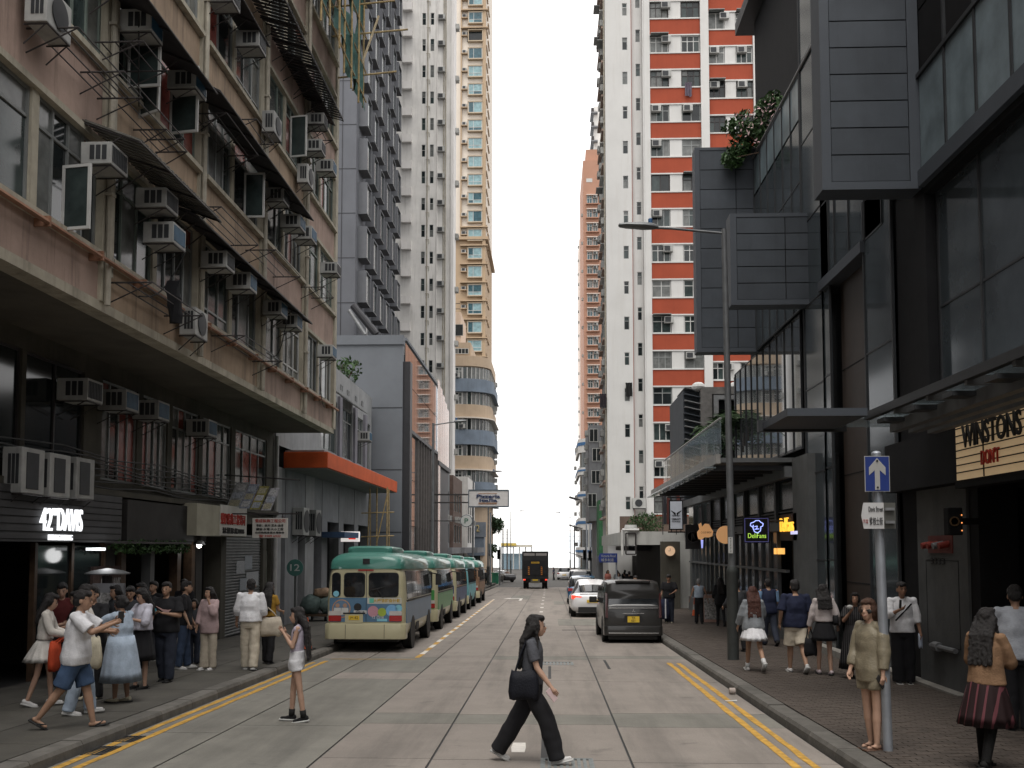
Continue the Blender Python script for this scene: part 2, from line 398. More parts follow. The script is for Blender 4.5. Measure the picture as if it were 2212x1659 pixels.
# right pavement: clay pavers, the nearest as pieces, the rest one mass
pm_ = MB().box(0, .19, 0, .092, -.04, .0); pmesh = pm_.mesh('paver', bevel=0); pmesh.materials.append(m_pav)
far = MB(); cnt = 0
ang = math.atan(SLOPE)
for r in range(int(46 / .1)):
    y = 9.2 + r * .1
    if r % 2:
        z = pz(y) + .018; x = KR + .283; z2 = z - .092 * SLOPE
        far.add([(x, y, z), (x + .094, y, z), (x, y + .092, z2), (x + .094, y + .092, z2)], [(0, 1, 3, 2)])
    for c in range(17):
        x = KR + .285 + c * .2 + (.1 if r % 2 else 0)
        if x + .19 > WR + .15: continue
        z = pz(y) + .018 + rnd.uniform(-.0025, .0025)
        px = F_PX * x / y
        if cnt < 300 and 10.6 < y < 13.2 and px < 1080 and x < 6.0:
            o = inst('paver', pmesh, pvr, Vector((x, y, z)) - org(pvr)); o.rotation_euler = (-ang, 0, 0); cnt += 1
        else:
            z2 = z - .092 * SLOPE
            far.add([(x, y, z - .03), (x + .19, y, z - .03), (x, y + .092, z2 - .03), (x + .19, y + .092, z2 - .03), (x, y, z), (x + .19, y, z), (x, y + .092, z2), (x + .19, y + .092, z2)],
                    [(4, 5, 7, 6), (0, 1, 5, 4), (2, 6, 7, 3), (0, 4, 6, 2), (1, 3, 7, 5)])
tag(far.build('pavers', m_pav, pvr), kind='stuff')
sheet(KR + .28, WR + .2, 55.3, 112, .147).build('paving_slab', m_pav, pvr)
sheet(KR + .28, WR + .2, YB, 9.15, .147).build('paving_slab', m_pav, pvr)
# ------------------------------------------------------------------ road markings
def rough_line(x0, x1, y0, y1, m, name='painted_line', n=None):
    n = n or max(2, int((y1 - y0) / .35)); mb = MB(); L = []; Rr = []
    for i in range(n + 1):
        y = y0 + (y1 - y0) * i / n
        L.append((x0 + rnd.uniform(-.012, .012), y, gz(y) + .0055)); Rr.append((x1 + rnd.uniform(-.012, .012), y, gz(y) + .0055))
    for i in range(n): mb.quad(L[i], Rr[i], Rr[i + 1], L[i + 1])
    return mb.build(name, m, road)
for x0, x1, y0, y1 in [(-5.47, -5.37, 2, 23.0), (-5.25, -5.15, 2, 23.3), (2.68, 2.79, 2, 23.2), (2.9, 3.0, 2, 23.1)]: rough_line(x0, x1, y0, y1, m_yel)
rough_line(-5.2, -3.15, 23.75, 23.83, m_yel, n=2)
# bus bay: yellow line broken by white dashes
y = 24.2; k = 0
while y < 66:
    x = -3.19 - (y - 24.2) * .011; rough_line(x - .06, x + .06, y, y + 1.0, m_yel if k % 2 == 0 else m_wht, n=2); y += 1.0; k += 1
for y in [12.05, 16.2, 20.3, 24.4, 28.2, 31.0, 33.6, 37, 40.2, 44, 48, 53, 58, 64, 70, 76, 82, 88, 94, 100]:
    rough_line(-.46, -.3, y, y + (.65 if y < 24 else .9), m_wht, n=2) if not (14 < y < 22) else None
# turn arrow at the far end of the left lane
a = MB(); ya = 64.0
a.quad(*[(x, y, gz(y) + .007) for x, y in ((-1.95, ya), (-1.78, ya), (-1.78, ya + 4.2), (-1.95, ya + 4.2))])
a.quad(*[(x, y, gz(y) + .007) for x, y in ((-2.6, ya + 3.6), (-1.8, ya + 3.6), (-1.8, ya + 4.6), (-2.6, ya + 4.6))])
a.quad(*[(x, y, gz(y) + .007) for x, y in ((-3.1, ya + 4.1), (-2.6, ya + 2.9), (-2.6, ya + 5.3))])
a.build('painted_arrow', m_wht, road)
for y in [105.5, 107.5]: rough_line(-5.2, 3.0, y, y + .3, m_wht, n=3)
# covers and gratings
def grating(x0, x1, y0, y1, n, name, label, m=m_iron, dz=.012):
    z = gz((y0 + y1) / 2) + dz
    t = thing(name, label, 'drain cover', ((x0 + x1) / 2, (y0 + y1) / 2, z - .02))
    f = MB(); b = .025
    sl = -SLOPE * (y1 - y0) / 2
    f.box(x0, x1, y0, y0 + b, z - .03, z); f.box(x0, x1, y1 - b, y1, z - .03, z); f.box(x0, x0 + b, y0, y1, z - .03, z - .0005); f.box(x1 - b, x1, y0, y1, z - .03, z - .0005)
    f.build('frame', m, t)
    for i in range(n):
        xx = x0 + (x1 - x0) * (i + .5) / n
        MB().box(xx - (x1 - x0) / n * .28, xx + (x1 - x0) / n * .28, y0 + b, y1 - b, z - .02, z - .002).build('bar', m, t)
    return t
grating(-5.68 + .16, -5.24, 11.7, 12.2, 6, 'gutter_grating', 'nearer of two iron gutter gratings by the left kerb')
grating(-5.52, -5.24, 12.55, 12.95, 6, 'gutter_grating', 'farther of two iron gutter gratings by the left kerb')
m_cov = mat('cover_plate', (.19, .21, .21), .6, .3, var=.2, scale=20)
grating(-.1, .5, 11.1, 11.65, 9, 'service_cover', 'ribbed grey service cover at the walking woman\'s feet', m_cov)
grating(-.25, .55, 22.6, 23.2, 10, 'service_cover', 'ribbed grey service cover on the road behind the walking woman', m_cov)
# ------------------------------------------------------------------ shared building materials
m_pink = mat('plaster_pink', (.385, .28, .232), .9, var=.2, scale=.9, bump=.15, streak=.75, dirt=(.06, .046, .038))
m_ochre = mat('plaster_ochre', (.37, .275, .195), .9, var=.22, scale=.9, bump=.15, streak=.8, dirt=(.055, .043, .034))
m_cream = mat('trim_cream', (.40, .365, .29), .85, var=.18, scale=2, streak=.7, dirt=(.09, .08, .06))
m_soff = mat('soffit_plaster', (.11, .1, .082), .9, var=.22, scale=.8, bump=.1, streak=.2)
m_alu = mat('window_aluminium', (.22, .23, .225), .5, .3, var=.1)
m_alug = mat('window_green_steel', (.14, .17, .15), .6, .1, var=.15)
m_whitef = mat('window_white_frame', (.46, .46, .445), .55, var=.1)
m_g1 = mat('glass_dark', (.015, .019, .02), .1, spec=.4, var=.3, scale=1.5)
m_g2 = mat('glass_greenish', (.035, .048, .047), .14, spec=.4, var=.35, scale=2)
m_g3 = mat('glass_curtained', (.13, .135, .13), .2, spec=.35, var=.3, scale=2.5)
m_g4 = mat('glass_red_curtain', (.2, .05, .04), .2, spec=.45, var=.3)
m_g5 = mat('glass_blue', (.03, .07, .16), .15, spec=.5, var=.2)
m_teal = mat('glass_teal_curtain', (.2, .31, .33), .25, spec=.4, var=.25, scale=2)
m_teald = mat('glass_teal_dark', (.035, .085, .105), .1, spec=.5, var=.3, scale=2)
GL = [m_g1, m_g1, m_g2, m_g2, m_g3]
m_ac = mat('ac_casing', (.36, .36, .345), .6, var=.15, scale=3, streak=.4, objvar=.2)
m_acb = mat('ac_grille_blue', (.035, .10, .17), .5, var=.2)
m_acd = mat('ac_grille_dark', (.03, .032, .035), .6, var=.2)
m_steel = mat('painted_steel_dark', (.045, .04, .04), .6, .2, var=.2)
m_galv = mat('galvanised_steel', (.23, .235, .24), .5, .5, var=.2, scale=5)
m_awn = mat('awning_sheet', (.04, .038, .042), .65, var=.3, scale=2, streak=.4)
m_awn2 = mat('awning_plastic', (.13, .125, .11), .6, var=.4, scale=2, streak=.4)
m_pipe = mat('drain_pipe', (.36, .33, .27), .7, var=.2, streak=.5)
m_pipeo = mat('pipe_rusty', (.25, .13, .08), .7, var=.25)
m_black = mat('black_void', (.006, .006, .006), .9, var=0)
m_bamboo = mat('bamboo', (.34, .25, .12), .6, var=.3, scale=6)
m_netg = mat('scaffold_net', (.05, .12, .105), .85, var=.4, scale=3, bump=.6)
m_wire = mat('cable_black', (.02, .02, .02), .6, var=0)

# ------------------------------------------------------------------ pink apartment block, left
XF, FZ0 = -7.35, 6.08
pb = thing('apartment_building', 'pink and ochre plastered apartment block with overhanging upper floors on the left', 'building', (-12, 16, gz(16)))
BY = [-6.1, -1.7, 2.7, 7.1, 11.5, 15.9, 20.3, 24.8, 29.2, 33.5]
SILL = [7.02, 10.15, 13.08, 16.0, 18.95, 21.9]; WH = 1.86
TOP = 29.0
bp_ = [0, 0, 0, 0, 0, 1, 1, 0, 0]   # 1 = ochre bays
for b, (ya, yb) in enumerate(zip(BY, BY[1:])):
    for fl in range(len(SILL)):
        z0 = FZ0 + .16 if fl == 0 else SILL[fl - 1] + WH
        z1 = SILL[fl]
        mm = m_ochre if (bp_[b] or (fl == 2 and b in (6, 7))) else m_pink
        MB().box(XF - .25, XF, ya + .16, yb - .16, z0, z1 - .1).build('spandrel', mm, pb)
        MB().box(XF - .3, XF + .13, ya + .165, yb - .165, z1 - .1, z1).build('window_sill', m_cream, pb)
    MB().box(XF - .25, XF, ya + .16, yb - .16, SILL[-1] + WH, TOP).build('wall', m_pink, pb)
    # edge beam under the lowest spandrel and soffit of this bay
    MB().box(XF - .3, XF + .03, ya, yb, FZ0, FZ0 + .158).build('edge_beam', m_cream, pb)
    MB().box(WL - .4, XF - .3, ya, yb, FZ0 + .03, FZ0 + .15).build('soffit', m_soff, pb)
for b, y in enumerate(BY):
    MB().box(XF - .3, XF + .06, y - .16, y + .16, FZ0 + .16, TOP).build('pier', m_cream, pb)
    if 3 <= b < 9:
        t = MB(); t.tube((XF + .12, y - .05, FZ0 + .1), (XF + .12, y - .05, TOP), .055, n=8)
        for z in np.arange(8, 30, 2.9): t.box(XF + .05, XF + .19, y - .13, y + .03, z, z + .05)
        if b % 2: t.tube((XF + .11, y + .1, FZ0 + .6), (XF + .11, y + .1, TOP), .03, n=6)
        t.build('drain_pipe', m_pipe, pb, smooth=True)
# body behind, side wall at the far end and the roof
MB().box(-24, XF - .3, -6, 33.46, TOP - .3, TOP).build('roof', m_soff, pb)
MB().box(-24, XF - .32, 33.2, 33.62, FZ0 + .16, TOP).build('end_wall', m_cream, pb)
MB().box(-24, -9.62, -6, 33.4, FZ0 + .16, TOP - .31).build('core', m_black, pb)
# windows, two per bay
kinds = [((1, 1, 1), (3, 1)), ((1, 1, 1, 1), (3, 1)), ((1, 1), (3, 1)), ((1, 1.4, 1), (1,)), ((1, 1, 1), (1, 3, 1))]
for b in range(3, 9):
    ya, yb = BY[b], BY[b + 1]; mid = (ya + yb) / 2
    for fl in range(5):
        z0 = SILL[fl]; z1 = z0 + WH
        MB().box(XF - .22, XF - .02, mid - .1, mid + .1, z0, z1).build('mullion', m_cream, pb)
        MB().box(XF - .2, XF + .05, ya + .165, yb - .165, z1 - .08, z1 + .02).build('window_head', m_cream, pb)
        for i, (u0, u1) in enumerate(((ya + .17, mid - .105), (mid + .105, yb - .17))):
            c, r = kinds[rnd.randrange(5)]
            window(pb, 'E', XF, u0, u1, z0 + .002, z1 - .085, rnd.choice([m_alu, m_alug, m_whitef, m_alu]),
                   [GL, GL, [m_g1, m_g2], [m_g2, m_g3, m_g3], [m_g1, m_g1, m_g4, m_g3]][rnd.randrange(5)], c, r, depth=.12, bar=.045)
# open casement leaves
def casement(u, z, w, h, face, pos, ang, m=m_whitef, gm=m_g2):
    mb = MB(); fr = .045
    for a, b, c, d in ((0, w, 0, fr), (0, w, h - fr, h), (0, fr, fr, h - fr), (w - fr, w, fr, h - fr)): mb.box(a, b, -.02, .02, c, d)
    me = mb.mesh('casement'); me.materials.append(m)
    P = frame(face, pos); o = inst('open_casement', me, pb, Vector(P(u, z, -.02)) - org(pb), FACE[face] + ang)
    q = MB().box(fr, w - fr, -.004, .004, fr, h - fr).mesh('pane'); q.materials.append(gm); inst('pane', q, o)
for px, py, w, h, an in [(186, 458, .48, 1.0, -100), (322, 150, .6, 1.2, -95), (345, 215, .55, 1.1, -120), (655, 300, .5, 1.2, -100), (408, 250, .6, 1.3, -100), (560, 430, .5, 1.1, -90)]:
    p = atX(px, py + 40, XF + .4)
    casement(p.y, p.z, w, h, 'E', XF, R(an))
# awnings above some window rows: sheets on steel brackets (px of outer edge ends)
def awning(pxa, pya, pxb, pyb, proj, drop, m, rib):
    A = atX(pxa, pya, XF + proj); B = atX(pxb, pyb, XF + proj); z = (A.z + B.z) / 2
    t = MB(); n = max(6, int((B.y - A.y) / .09)) if rib else 1
    for i in range(n):
        a = A.y + (B.y - A.y) * i / n; b = A.y + (B.y - A.y) * (i + 1) / n; h = .035 if (rib and i % 2) else 0
        t.add([(XF + .02, a, z + drop + h), (XF + .02, b, z + drop + h), (XF + proj, b, z + h), (XF + proj, a, z + h),
               (XF + .02, a, z + drop - .02 + h), (XF + .02, b, z + drop - .02 + h), (XF + proj, b, z - .02 + h), (XF + proj, a, z - .02 + h)],
              [(0, 1, 2, 3), (7, 6, 5, 4), (3, 2, 6, 7), (0, 3, 7, 4), (1, 5, 6, 2)])
    o = t.build('awning', m, pb)
    s = MB()
    k = max(2, int((B.y - A.y) / 1.1))
    for i in range(k + 1):
        y = A.y + (B.y - A.y) * (i + .02) / (k + .04)
        s.tube((XF + .02, y, z + drop - .05), (XF + proj, y, z - .035), .018, n=5); s.tube((XF + .02, y, z - .35), (XF + proj * .7, y, z - .03 + drop * .3), .014, n=5)
    s.tube((XF + proj, A.y, z - .035), (XF + proj, B.y, z - .035), .018, n=5)
    s.build('awning_bracket', m_steel, o)
awning(302, 302, 477, 476, .95, .35, m_awn2, True)
awning(476, 198, 677, 472, .85, .4, m_awn, False)
awning(309, 0, 469, 184, .9, .4, m_awn, False)
awning(521, 10, 583, 80, .7, .3, m_awn, False)
awning(430, 486, 674, 684, .8, .38, m_awn, False)
awning(590, 40, 742, 190, 1.0, .3, m_awn, True)
awning(650, 165, 724, 236, .6, .3, m_awn, False)
# drying racks and a rusty conduit along the lowest sill
def rack(px, py, w, proj, z=0):
    A = atX(px, py, XF + proj); s = MB()
    for d in (0, .33, .66, 1): s.tube((XF + .1 + (proj - .1) * d, A.y, A.z), (XF + .1 + (proj - .1) * d, A.y + w, A.z), .012, n=5)
    for y in (A.y, A.y + w): s.tube((XF, y, A.z), (XF + proj, y, A.z), .016, n=5); s.tube((XF, y, A.z - .35), (XF + proj, y, A.z), .012, n=5)
    s.build('drying_rack', m_steel, pb)
for a in [(268, 155, 2.6, .7), (360, 280, 1.0, .6), (490, 245, 2.2, .8), (555, 258, 1.4, .75), (478, 447, 2.6, .65), (700, 268, 1.2, .7), (596, 540, 2.4, .75), (700, 620, 1.3, .7), (330, 610, 2.4, .75), (530, 725, 3.0, .75), (310, 90, 1.0, .8), (170, 60, 2.2, .75)]: rack(*a)
c = MB(); c.tube((XF + .2, 11.5, 7.0 - .14), (XF + .2, 33.4, 7.0 - .14), .04, n=6)
for y in np.arange(12, 33, 1.7): c.box(XF, XF + .24, y, y + .04, 6.8, 6.95)
c.build('rusty_conduit', m_pipeo, pb)
for (x0, y0, x1, y1, sag) in [(300, 30, 300, 230, .2), (400, 545, 300, 640, .3), (620, 690, 590, 770, .3), (690, 815, 700, 880, .2)]:
    A = atX(x0, y0, XF + .5); B = atX(x1, y1, XF + .15)
    MB().path([A.lerp(B, t) + Vector((0, 0, -sag * math.sin(math.pi * t))) for t in [i / 8 for i in range(9)]], .014, 5).build('cable', m_wire, pb)

# ---- air conditioners on the facade
def ac_meshes(w, d, h, cond):
    body = MB().box(0, d, 0, w, 0, h).mesh('casing', bevel=.015); body.materials.append(m_ac)
    gr = MB()
    if cond == 'rect': gr.box(d, d + .012, w * .2, w * .72, h * .1, h * .9); gm = gr.mesh('grille'); gm.materials.append(m_acd)
    elif cond:   # split outdoor unit: round fan guard on the street face
        gr.lathe([(h * .4, d + .004), (h * .42, d + .02), (h * .36, d + .024), (h * .08, d + .028)], (0, w * .5, h * .5), 18, 'x')
        gm = gr.mesh('fan_guard', smooth=True); gm.materials.append(m_acd)
    else:
        n = 9
        for i in range(n): gr.box(d, d + .012, .04 + i * (w - .08) / n, .04 + (i + .62) * (w - .08) / n, .05, h - .05)
        gm = gr.mesh('grille'); gm.materials.append(m_acb if rnd.random() < .6 else m_acd)
    sd = MB()
    for i in range(3): sd.box(d * (.30 + .2 * i), d * (.30 + .2 * i) + d * .15, -.008, 0, h * .2, h * .85)
    sm = sd.mesh('side_vent'); sm.materials.append(m_acd)
    br = MB(); e = .03
    for y in (.04, w - .04):
        br.tube((-.02, y, -.02), (d * .98, y, -.02), .013, n=5); br.tube((-.02, y, -.3), (d * .9, y, -.02), .011, n=5)
    br.tube((d * .98, .04, -.02), (d * .98, w - .04, -.02), .016, n=5)
    bm = br.mesh('bracket'); bm.materials.append(m_steel)
    return body, gm, sm, bm
ACK = {}
def ac(x, y, z, label, w=.66, d=.62, h=.43, cond=False, group='air conditioners on the pink block', tray=True):
    k = (w, d, h, cond, rnd.randrange(3))
    if k not in ACK: ACK[k] = ac_meshes(w, d, h, cond)
    t = thing('air_conditioner', label, 'air conditioner', (x, y, z), 0, group)
    for n, me in zip(('casing', 'fan_guard' if cond is True else 'grille', 'side_vent', 'bracket'), ACK[k]): inst(n, me, t)
    return t
ORD = ['first', 'second', 'third', 'fourth', 'fifth', 'sixth', 'seventh', 'eighth', 'ninth', 'tenth', 'eleventh', 'twelfth', 'thirteenth', 'fourteenth', 'fifteenth', 'sixteenth', 'seventeenth', 'eighteenth', 'nineteenth', 'twentieth']
ACL = [ # right edge px, bottom py, cond, label
 (153, 100, True, 'pale outdoor unit on a steel bracket at the top left corner of the pink block'),
 (276, 385, False, 'white window air conditioner beside an open casement, nearest on the pink block'),
 (385, 470, False, 'blue-grilled window air conditioner below the corrugated plastic awning'),
 (401, 545, False, 'white window air conditioner just under the one below the corrugated awning'),
 (446, 220, False, 'window air conditioner beside an open dark casement under the big dark awning'),
 (352, 100, False, 'window air conditioner on a platform near the top of the second bay'),
 (519, 30, False, 'blue-sided window air conditioner at the very top edge of the photo'),
 (575, 125, False, 'white window air conditioner below the scaffold, under a short dark awning'),
 (608, 308, True, 'upright outdoor unit with square grille below the middle dark awning'),
 (703, 340, False, 'grey window air conditioner by the far corner drainpipe, third row'),
 (727, 383, False, 'white window air conditioner overhanging the far corner of the pink block'),
 (677, 412, True, 'narrow outdoor unit on a bracket near the far corner of the pink block'),
 (625, 450, False, 'small blue-grilled air conditioner under the tip of the middle awning'),
 (660, 505, False, 'blue-grilled air conditioner on the fourth bay above the drying rack'),
 (684, 530, False, 'window air conditioner right beside the blue-grilled one on the fourth bay'),
 (708, 284, False, 'air conditioner with a wire rack below, high at the far corner'),
 (507, 592, False, 'old grey air conditioner under the near end of the lowest long awning'),
 (555, 636, False, 'old grey air conditioner with hanging wire under the lowest long awning'),
 (448, 738, True, 'big white outdoor unit hung on the ochre band above the soffit'),
 (621, 690, False, 'window air conditioner under the far end of the lowest awning'),
 (653, 716, False, 'blue-grilled air conditioner beside the end of the lowest awning'),
 (736, 600, False, 'blue-grilled air conditioner sticking out past the corner, second row'),
 (727, 778, False, 'grey air conditioner sticking out past the corner, lowest row'),
]
for px, py, cond, lab in ACL:
    w, d, h = (.7, .32, .55) if cond else (rnd.choice([.54, .58, .62]), rnd.choice([.48, .55]), rnd.choice([.35, .38]))
    A = atX(px, py, XF + d + .12); ac(XF + .12, A.y - w, A.z, lab, w, d, h, cond)
# scaffold of bamboo and green net at the far top corner
sc = thing('bamboo_scaffold', 'bamboo scaffold with torn green netting at the top corner of the pink block', 'scaffold', (XF + .4, 30, 17.5))
for y in np.arange(27.2, 33.6, 1.05):
    MB().tube((XF + .95 + rnd.uniform(-.05, .05), y, 17.3 + rnd.uniform(-.3, .3)), (XF + .95, y + rnd.uniform(-.1, .1), 27), .035, n=6).build('bamboo_pole', m_bamboo, sc)
for z in np.arange(17.8, 24, 1.15):
    MB().tube((XF + .9, 26.9, z), (XF + .95, 33.9, z + rnd.uniform(-.1, .1)), .03, n=6).build('bamboo_pole', m_bamboo, sc)
for z, yy in ((18.5, 33.4), (19.9, 33.2), (20.6, 32.6)):
    MB().tube((XF - .1, yy, z), (XF + 2.3 + rnd.uniform(-.3, .3), yy + .1, z + .25), .032, n=6).build('bamboo_pole', m_bamboo, sc)
MB().tube((XF + .6, 33.3, 18.0), (XF + 1.5, 33.2, 20.6), .04, n=6).build('bamboo_pole', mat('bamboo_pale', (.55, .45, .3), .6), sc)
nm = MB(); ny, nz = 16, 14
pts = [[(XF + .84 + .12 * math.sin(i * 1.7 + j) + rnd.uniform(-.05, .05), 27 + 6.6 * i / ny, 17.6 + (9 * j / nz) + (0 if j else rnd.uniform(-.3, .5))) for j in range(nz + 1)] for i in range(ny + 1)]
for i in range(ny):
    for j in range(nz):
        if rnd.random() < .35 and i < 13: continue
        nm.quad(pts[i][j], pts[i + 1][j], pts[i + 1][j + 1], pts[i][j + 1])
tag(nm.build('netting', m_netg, sc), kind='stuff')
# clothes hanging by the big outdoor unit
ck = atX(380, 640, XF + .5)
MB().box(ck.x - .12, ck.x + .1, ck.y - .2, ck.y + .1, ck.z - .5, ck.z + .25).build('hanging_jacket', mat('cloth_black', (.012, .012, .014), .9), None)
hj = bpy.data.objects['hanging_jacket']; tag(hj, 'black jacket hanging beside the big white outdoor unit', 'jacket')
bm = bmesh.new(); bm.from_mesh(hj.data); bmesh.ops.subdivide_edges(bm, edges=bm.edges, cuts=4, use_grid_fill=True)
for v in bm.verts:
    k = v.co.z / .75; v.co.x *= .6 + .5 * math.sin(k * 3 + v.co.y * 9); v.co.y *= (1.1 - .5 * abs(k - .55) * 1.6); v.co.x += .03 * math.sin(v.co.z * 20)
bm.to_mesh(hj.data); bm.free()

# ---- mezzanine and shops under the overhang
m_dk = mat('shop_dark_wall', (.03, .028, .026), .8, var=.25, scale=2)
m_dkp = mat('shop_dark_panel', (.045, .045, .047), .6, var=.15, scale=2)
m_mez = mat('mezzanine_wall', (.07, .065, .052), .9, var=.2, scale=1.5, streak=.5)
m_wood = mat('dark_wood', (.06, .035, .02), .6, var=.3, scale=6)
holes = []; mz0, mz1 = 3.75, 5.75
W_ = []
for k, (u0, u1) in enumerate([(6.0, 9.6), (10, 13.2), (13.4, 17.2), (17.35, 19.6), (20.4, 22.2), (22.5, 24.0), (24.3, 26.2), (26.5, 28.9), (29.3, 32.6)]):
    z0 = mz0 - u0 * SLOPE * .3; holes.append((u0, u1, z0, mz1)); W_.append((k, u0, u1, z0))
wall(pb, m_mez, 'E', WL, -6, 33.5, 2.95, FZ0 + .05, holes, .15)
for k, u0, u1, z0 in W_:
    window(pb, 'E', WL, u0, u1, z0, mz1, m_alu if k > 3 else m_steel, [[m_g1, m_g2, m_g1], [m_g1, m_g2, m_g3, m_g4]][k > 3], (1, 1) if k < 4 else (1, 1, 1, 1), (1,) if k < 4 else (3, 1), depth=.1)
MB().box(WL, WL + .18, -6, 33.5, 3.3, 3.42).build('ledge', m_mez, pb)
c = MB()
for q in range(7):
    zz = 3.5 + .1 * q; c.path([(WL + .06 + .02 * q, y, zz - .05 * math.sin(y * 1.3 + q)) for y in np.arange(10, 33.5, 1.2)], .016, 5)
c.build('cable', m_wire, pb)
for i, (px, py, lab) in enumerate([(222, 874, 'first'), (300, 893, 'second'), (366, 912, 'third'), (469, 946, 'fourth')]):
    A = atX(px, py, WL + .62); ac(WL + .02, A.y - .66, A.z, f'{lab} dark window air conditioner from the left, high under the soffit overhang', .66, .6, .42, False, 'air conditioners under the overhang')
for i, (px, py) in enumerate([(97, 1069), (153, 1076), (205, 1080)]):
    A = atX(px, py, WL + .5); ac(WL + .14, A.y - .76, A.z, f'{["left", "middle", "right"][i]} of three beige outdoor units in a row above the white-lettered shop sign', .76, .34, .78, 'rect', 'beige outdoor units above the shop sign')
# ground floor: piers, dark recesses, shop by shop
pier_y = [-6, 4, 12.0, 21.0, 26.4, 28.4, 32.5, 33.5]
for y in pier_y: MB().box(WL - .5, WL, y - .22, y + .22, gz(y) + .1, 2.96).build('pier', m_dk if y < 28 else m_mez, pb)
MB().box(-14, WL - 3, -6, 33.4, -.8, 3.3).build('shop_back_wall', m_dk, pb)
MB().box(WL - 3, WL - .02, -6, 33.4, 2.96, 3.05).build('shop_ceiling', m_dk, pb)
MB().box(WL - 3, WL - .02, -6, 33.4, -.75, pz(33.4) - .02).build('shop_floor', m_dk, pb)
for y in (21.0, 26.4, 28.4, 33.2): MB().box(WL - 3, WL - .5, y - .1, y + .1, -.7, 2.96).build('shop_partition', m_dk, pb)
# shop 1: dark fascia with white lit lettering
s1 = thing('shop_fascia', 'wide black fascia board with glowing white lettering over the restaurant', 'shop sign', (WL + .2, 16.5, 2.2))
MB().box(WL, WL + .3, 12.2, 20.8, 2.32, 3.28).build('board', m_dkp, s1)
for i in range(7): MB().box(WL + .302, WL + .312, 12.2, 20.8, 2.36 + i * .13, 2.372 + i * .13).build('board_groove', m_black, s1)
m_ledw = mat('lit_white_letters', (.95, .97, 1.0), .5, var=0, emit=1.3)
def onwall(px0, px1, py0, py1, X):   # wall rectangle from pixels
    a = atX(px0, (py0 + py1) / 2, X); b = atX(px1, (py0 + py1) / 2, X); t = atX((px0 + px1) / 2, py0, X).z; bo = atX((px0 + px1) / 2, py1, X).z
    return a.y, b.y, bo, t
def fit_text(body, m, parent, y0, y1, z0, z1, X, face='E', ext=.02, bold=0., name='lettering', spacing=1.):
    me = text_mesh(body, 1.0, ext / max(z1 - z0, .01), bold=bold, spacing=spacing)
    co = np.array([v.co for v in me.vertices]); mn, mx = co.min(0), co.max(0)
    sx, sz = (y1 - y0) / (mx[0] - mn[0]), (z1 - z0) / (mx[2] - mn[2])
    me.transform(Matrix.Translation((-(mn[0] + mx[0]) / 2, 0, -(mn[2] + mx[2]) / 2))); me.transform(Matrix.Diagonal((sx, 1 * (z1 - z0), sz, 1)))
    me.materials.clear(); me.materials.append(m)
    P = frame(face, X); u = (y0 + y1) / 2
    return inst(name, me, parent, Vector(P(u, (z0 + z1) / 2, -ext)) - org(parent), FACE[face])
X1 = WL + .33
for txt, a, b, c_, d in (('42', 85, 110, 1097, 1146), ('ND', 112, 121, 1098, 1113), ('DAVIS', 123, 175, 1099, 1147), ('HONG KONG', 103, 153, 1155, 1167)):
    fit_text(txt, m_ledw, s1, *onwall(a, b, c_, d, X1), X1, bold=-.004)
# restaurant front: dark glazed doors, wall lamp, posters
rf = MB()
for y in np.arange(12.3, 20.9, 1.4): rf.box(WL - .1, WL, y - .05, y + .05, gz(y) + .13, 2.3)
rf.build('shopfront_frame', m_wood, pb)
for y in np.arange(12.3, 19.5, 1.4):
    if int(y * 10) % 3: MB().box(WL - .07, WL - .05, y + .05, y + 1.35, gz(y) + .5, 2.25).build('pane', m_g1, pb)
lamp = thing('wall_light', 'lit white strip light on the wall beside the restaurant sign', 'lamp', (WL + .2, 19.9, 2.1))
p = onwall(196, 226, 1183, 1189, WL + .3); MB().box(WL + .2, WL + .32, p[0], p[1], p[2], p[3]).build('tube', m_ledw, lamp)
MB().box(WL, WL + .2, (p[0] + p[1]) / 2 - .05, (p[0] + p[1]) / 2 + .05, p[2], p[3]).build('arm', m_steel, lamp)
ul = bpy.data.lights.new('strip_light', 'POINT'); ul.energy = 3; ul.shadow_soft_size = .15; uo = bpy.data.objects.new('strip_light', ul); COL.objects.link(uo); uo.location = (WL + .5, (p[0] + p[1]) / 2, p[2] - .1)
# round umbrella-like metal hood and its faint shop name on the wall
hd = thing('patio_heater', 'slim patio heater with wide round metal reflector behind the queue', 'heater', (-8.75, 20.3, pz(20.3)))
A = atX(232, 1238, -8.75); hd.location = (A.x, A.y, pz(A.y)); ORG[hd.name] = Vector(hd.location)
zt = A.z
MB().lathe([(.42, zt - .02), (.43, zt), (.3, zt + .05), (.08, zt + .09), (.02, zt + .1)], (A.x, A.y, 0), 24).build('reflector', m_galv, hd, smooth=True)
MB().lathe([(.09, zt - .3), (.1, zt - .05)], (A.x, A.y, 0), 12).build('burner', m_steel, hd)
MB().tube((A.x, A.y, pz(A.y)), (A.x, A.y, zt), .03).build('post', m_galv, hd)
MB().lathe([(.2, pz(A.y)), (.2, pz(A.y) + .3), (.14, pz(A.y) + .5)], (A.x, A.y, 0), 14).build('tank_cover', m_steel, hd)
wn = onwall(212, 256, 1248, 1276, WL - .02)
fit_text('42ND DAVIS', mat('painted_letters_grey', (.22, .21, .2), .8), pb, *wn, WL + .02, ext=.004)
MB().box(WL - .1, WL + .01, wn[0] - .3, wn[1] + .3, gz(wn[0]) + .13, wn[3] + .25).build('poster_wall', mat('brick_dark', (.05, .03, .025), .85, var=.35, scale=9), pb)
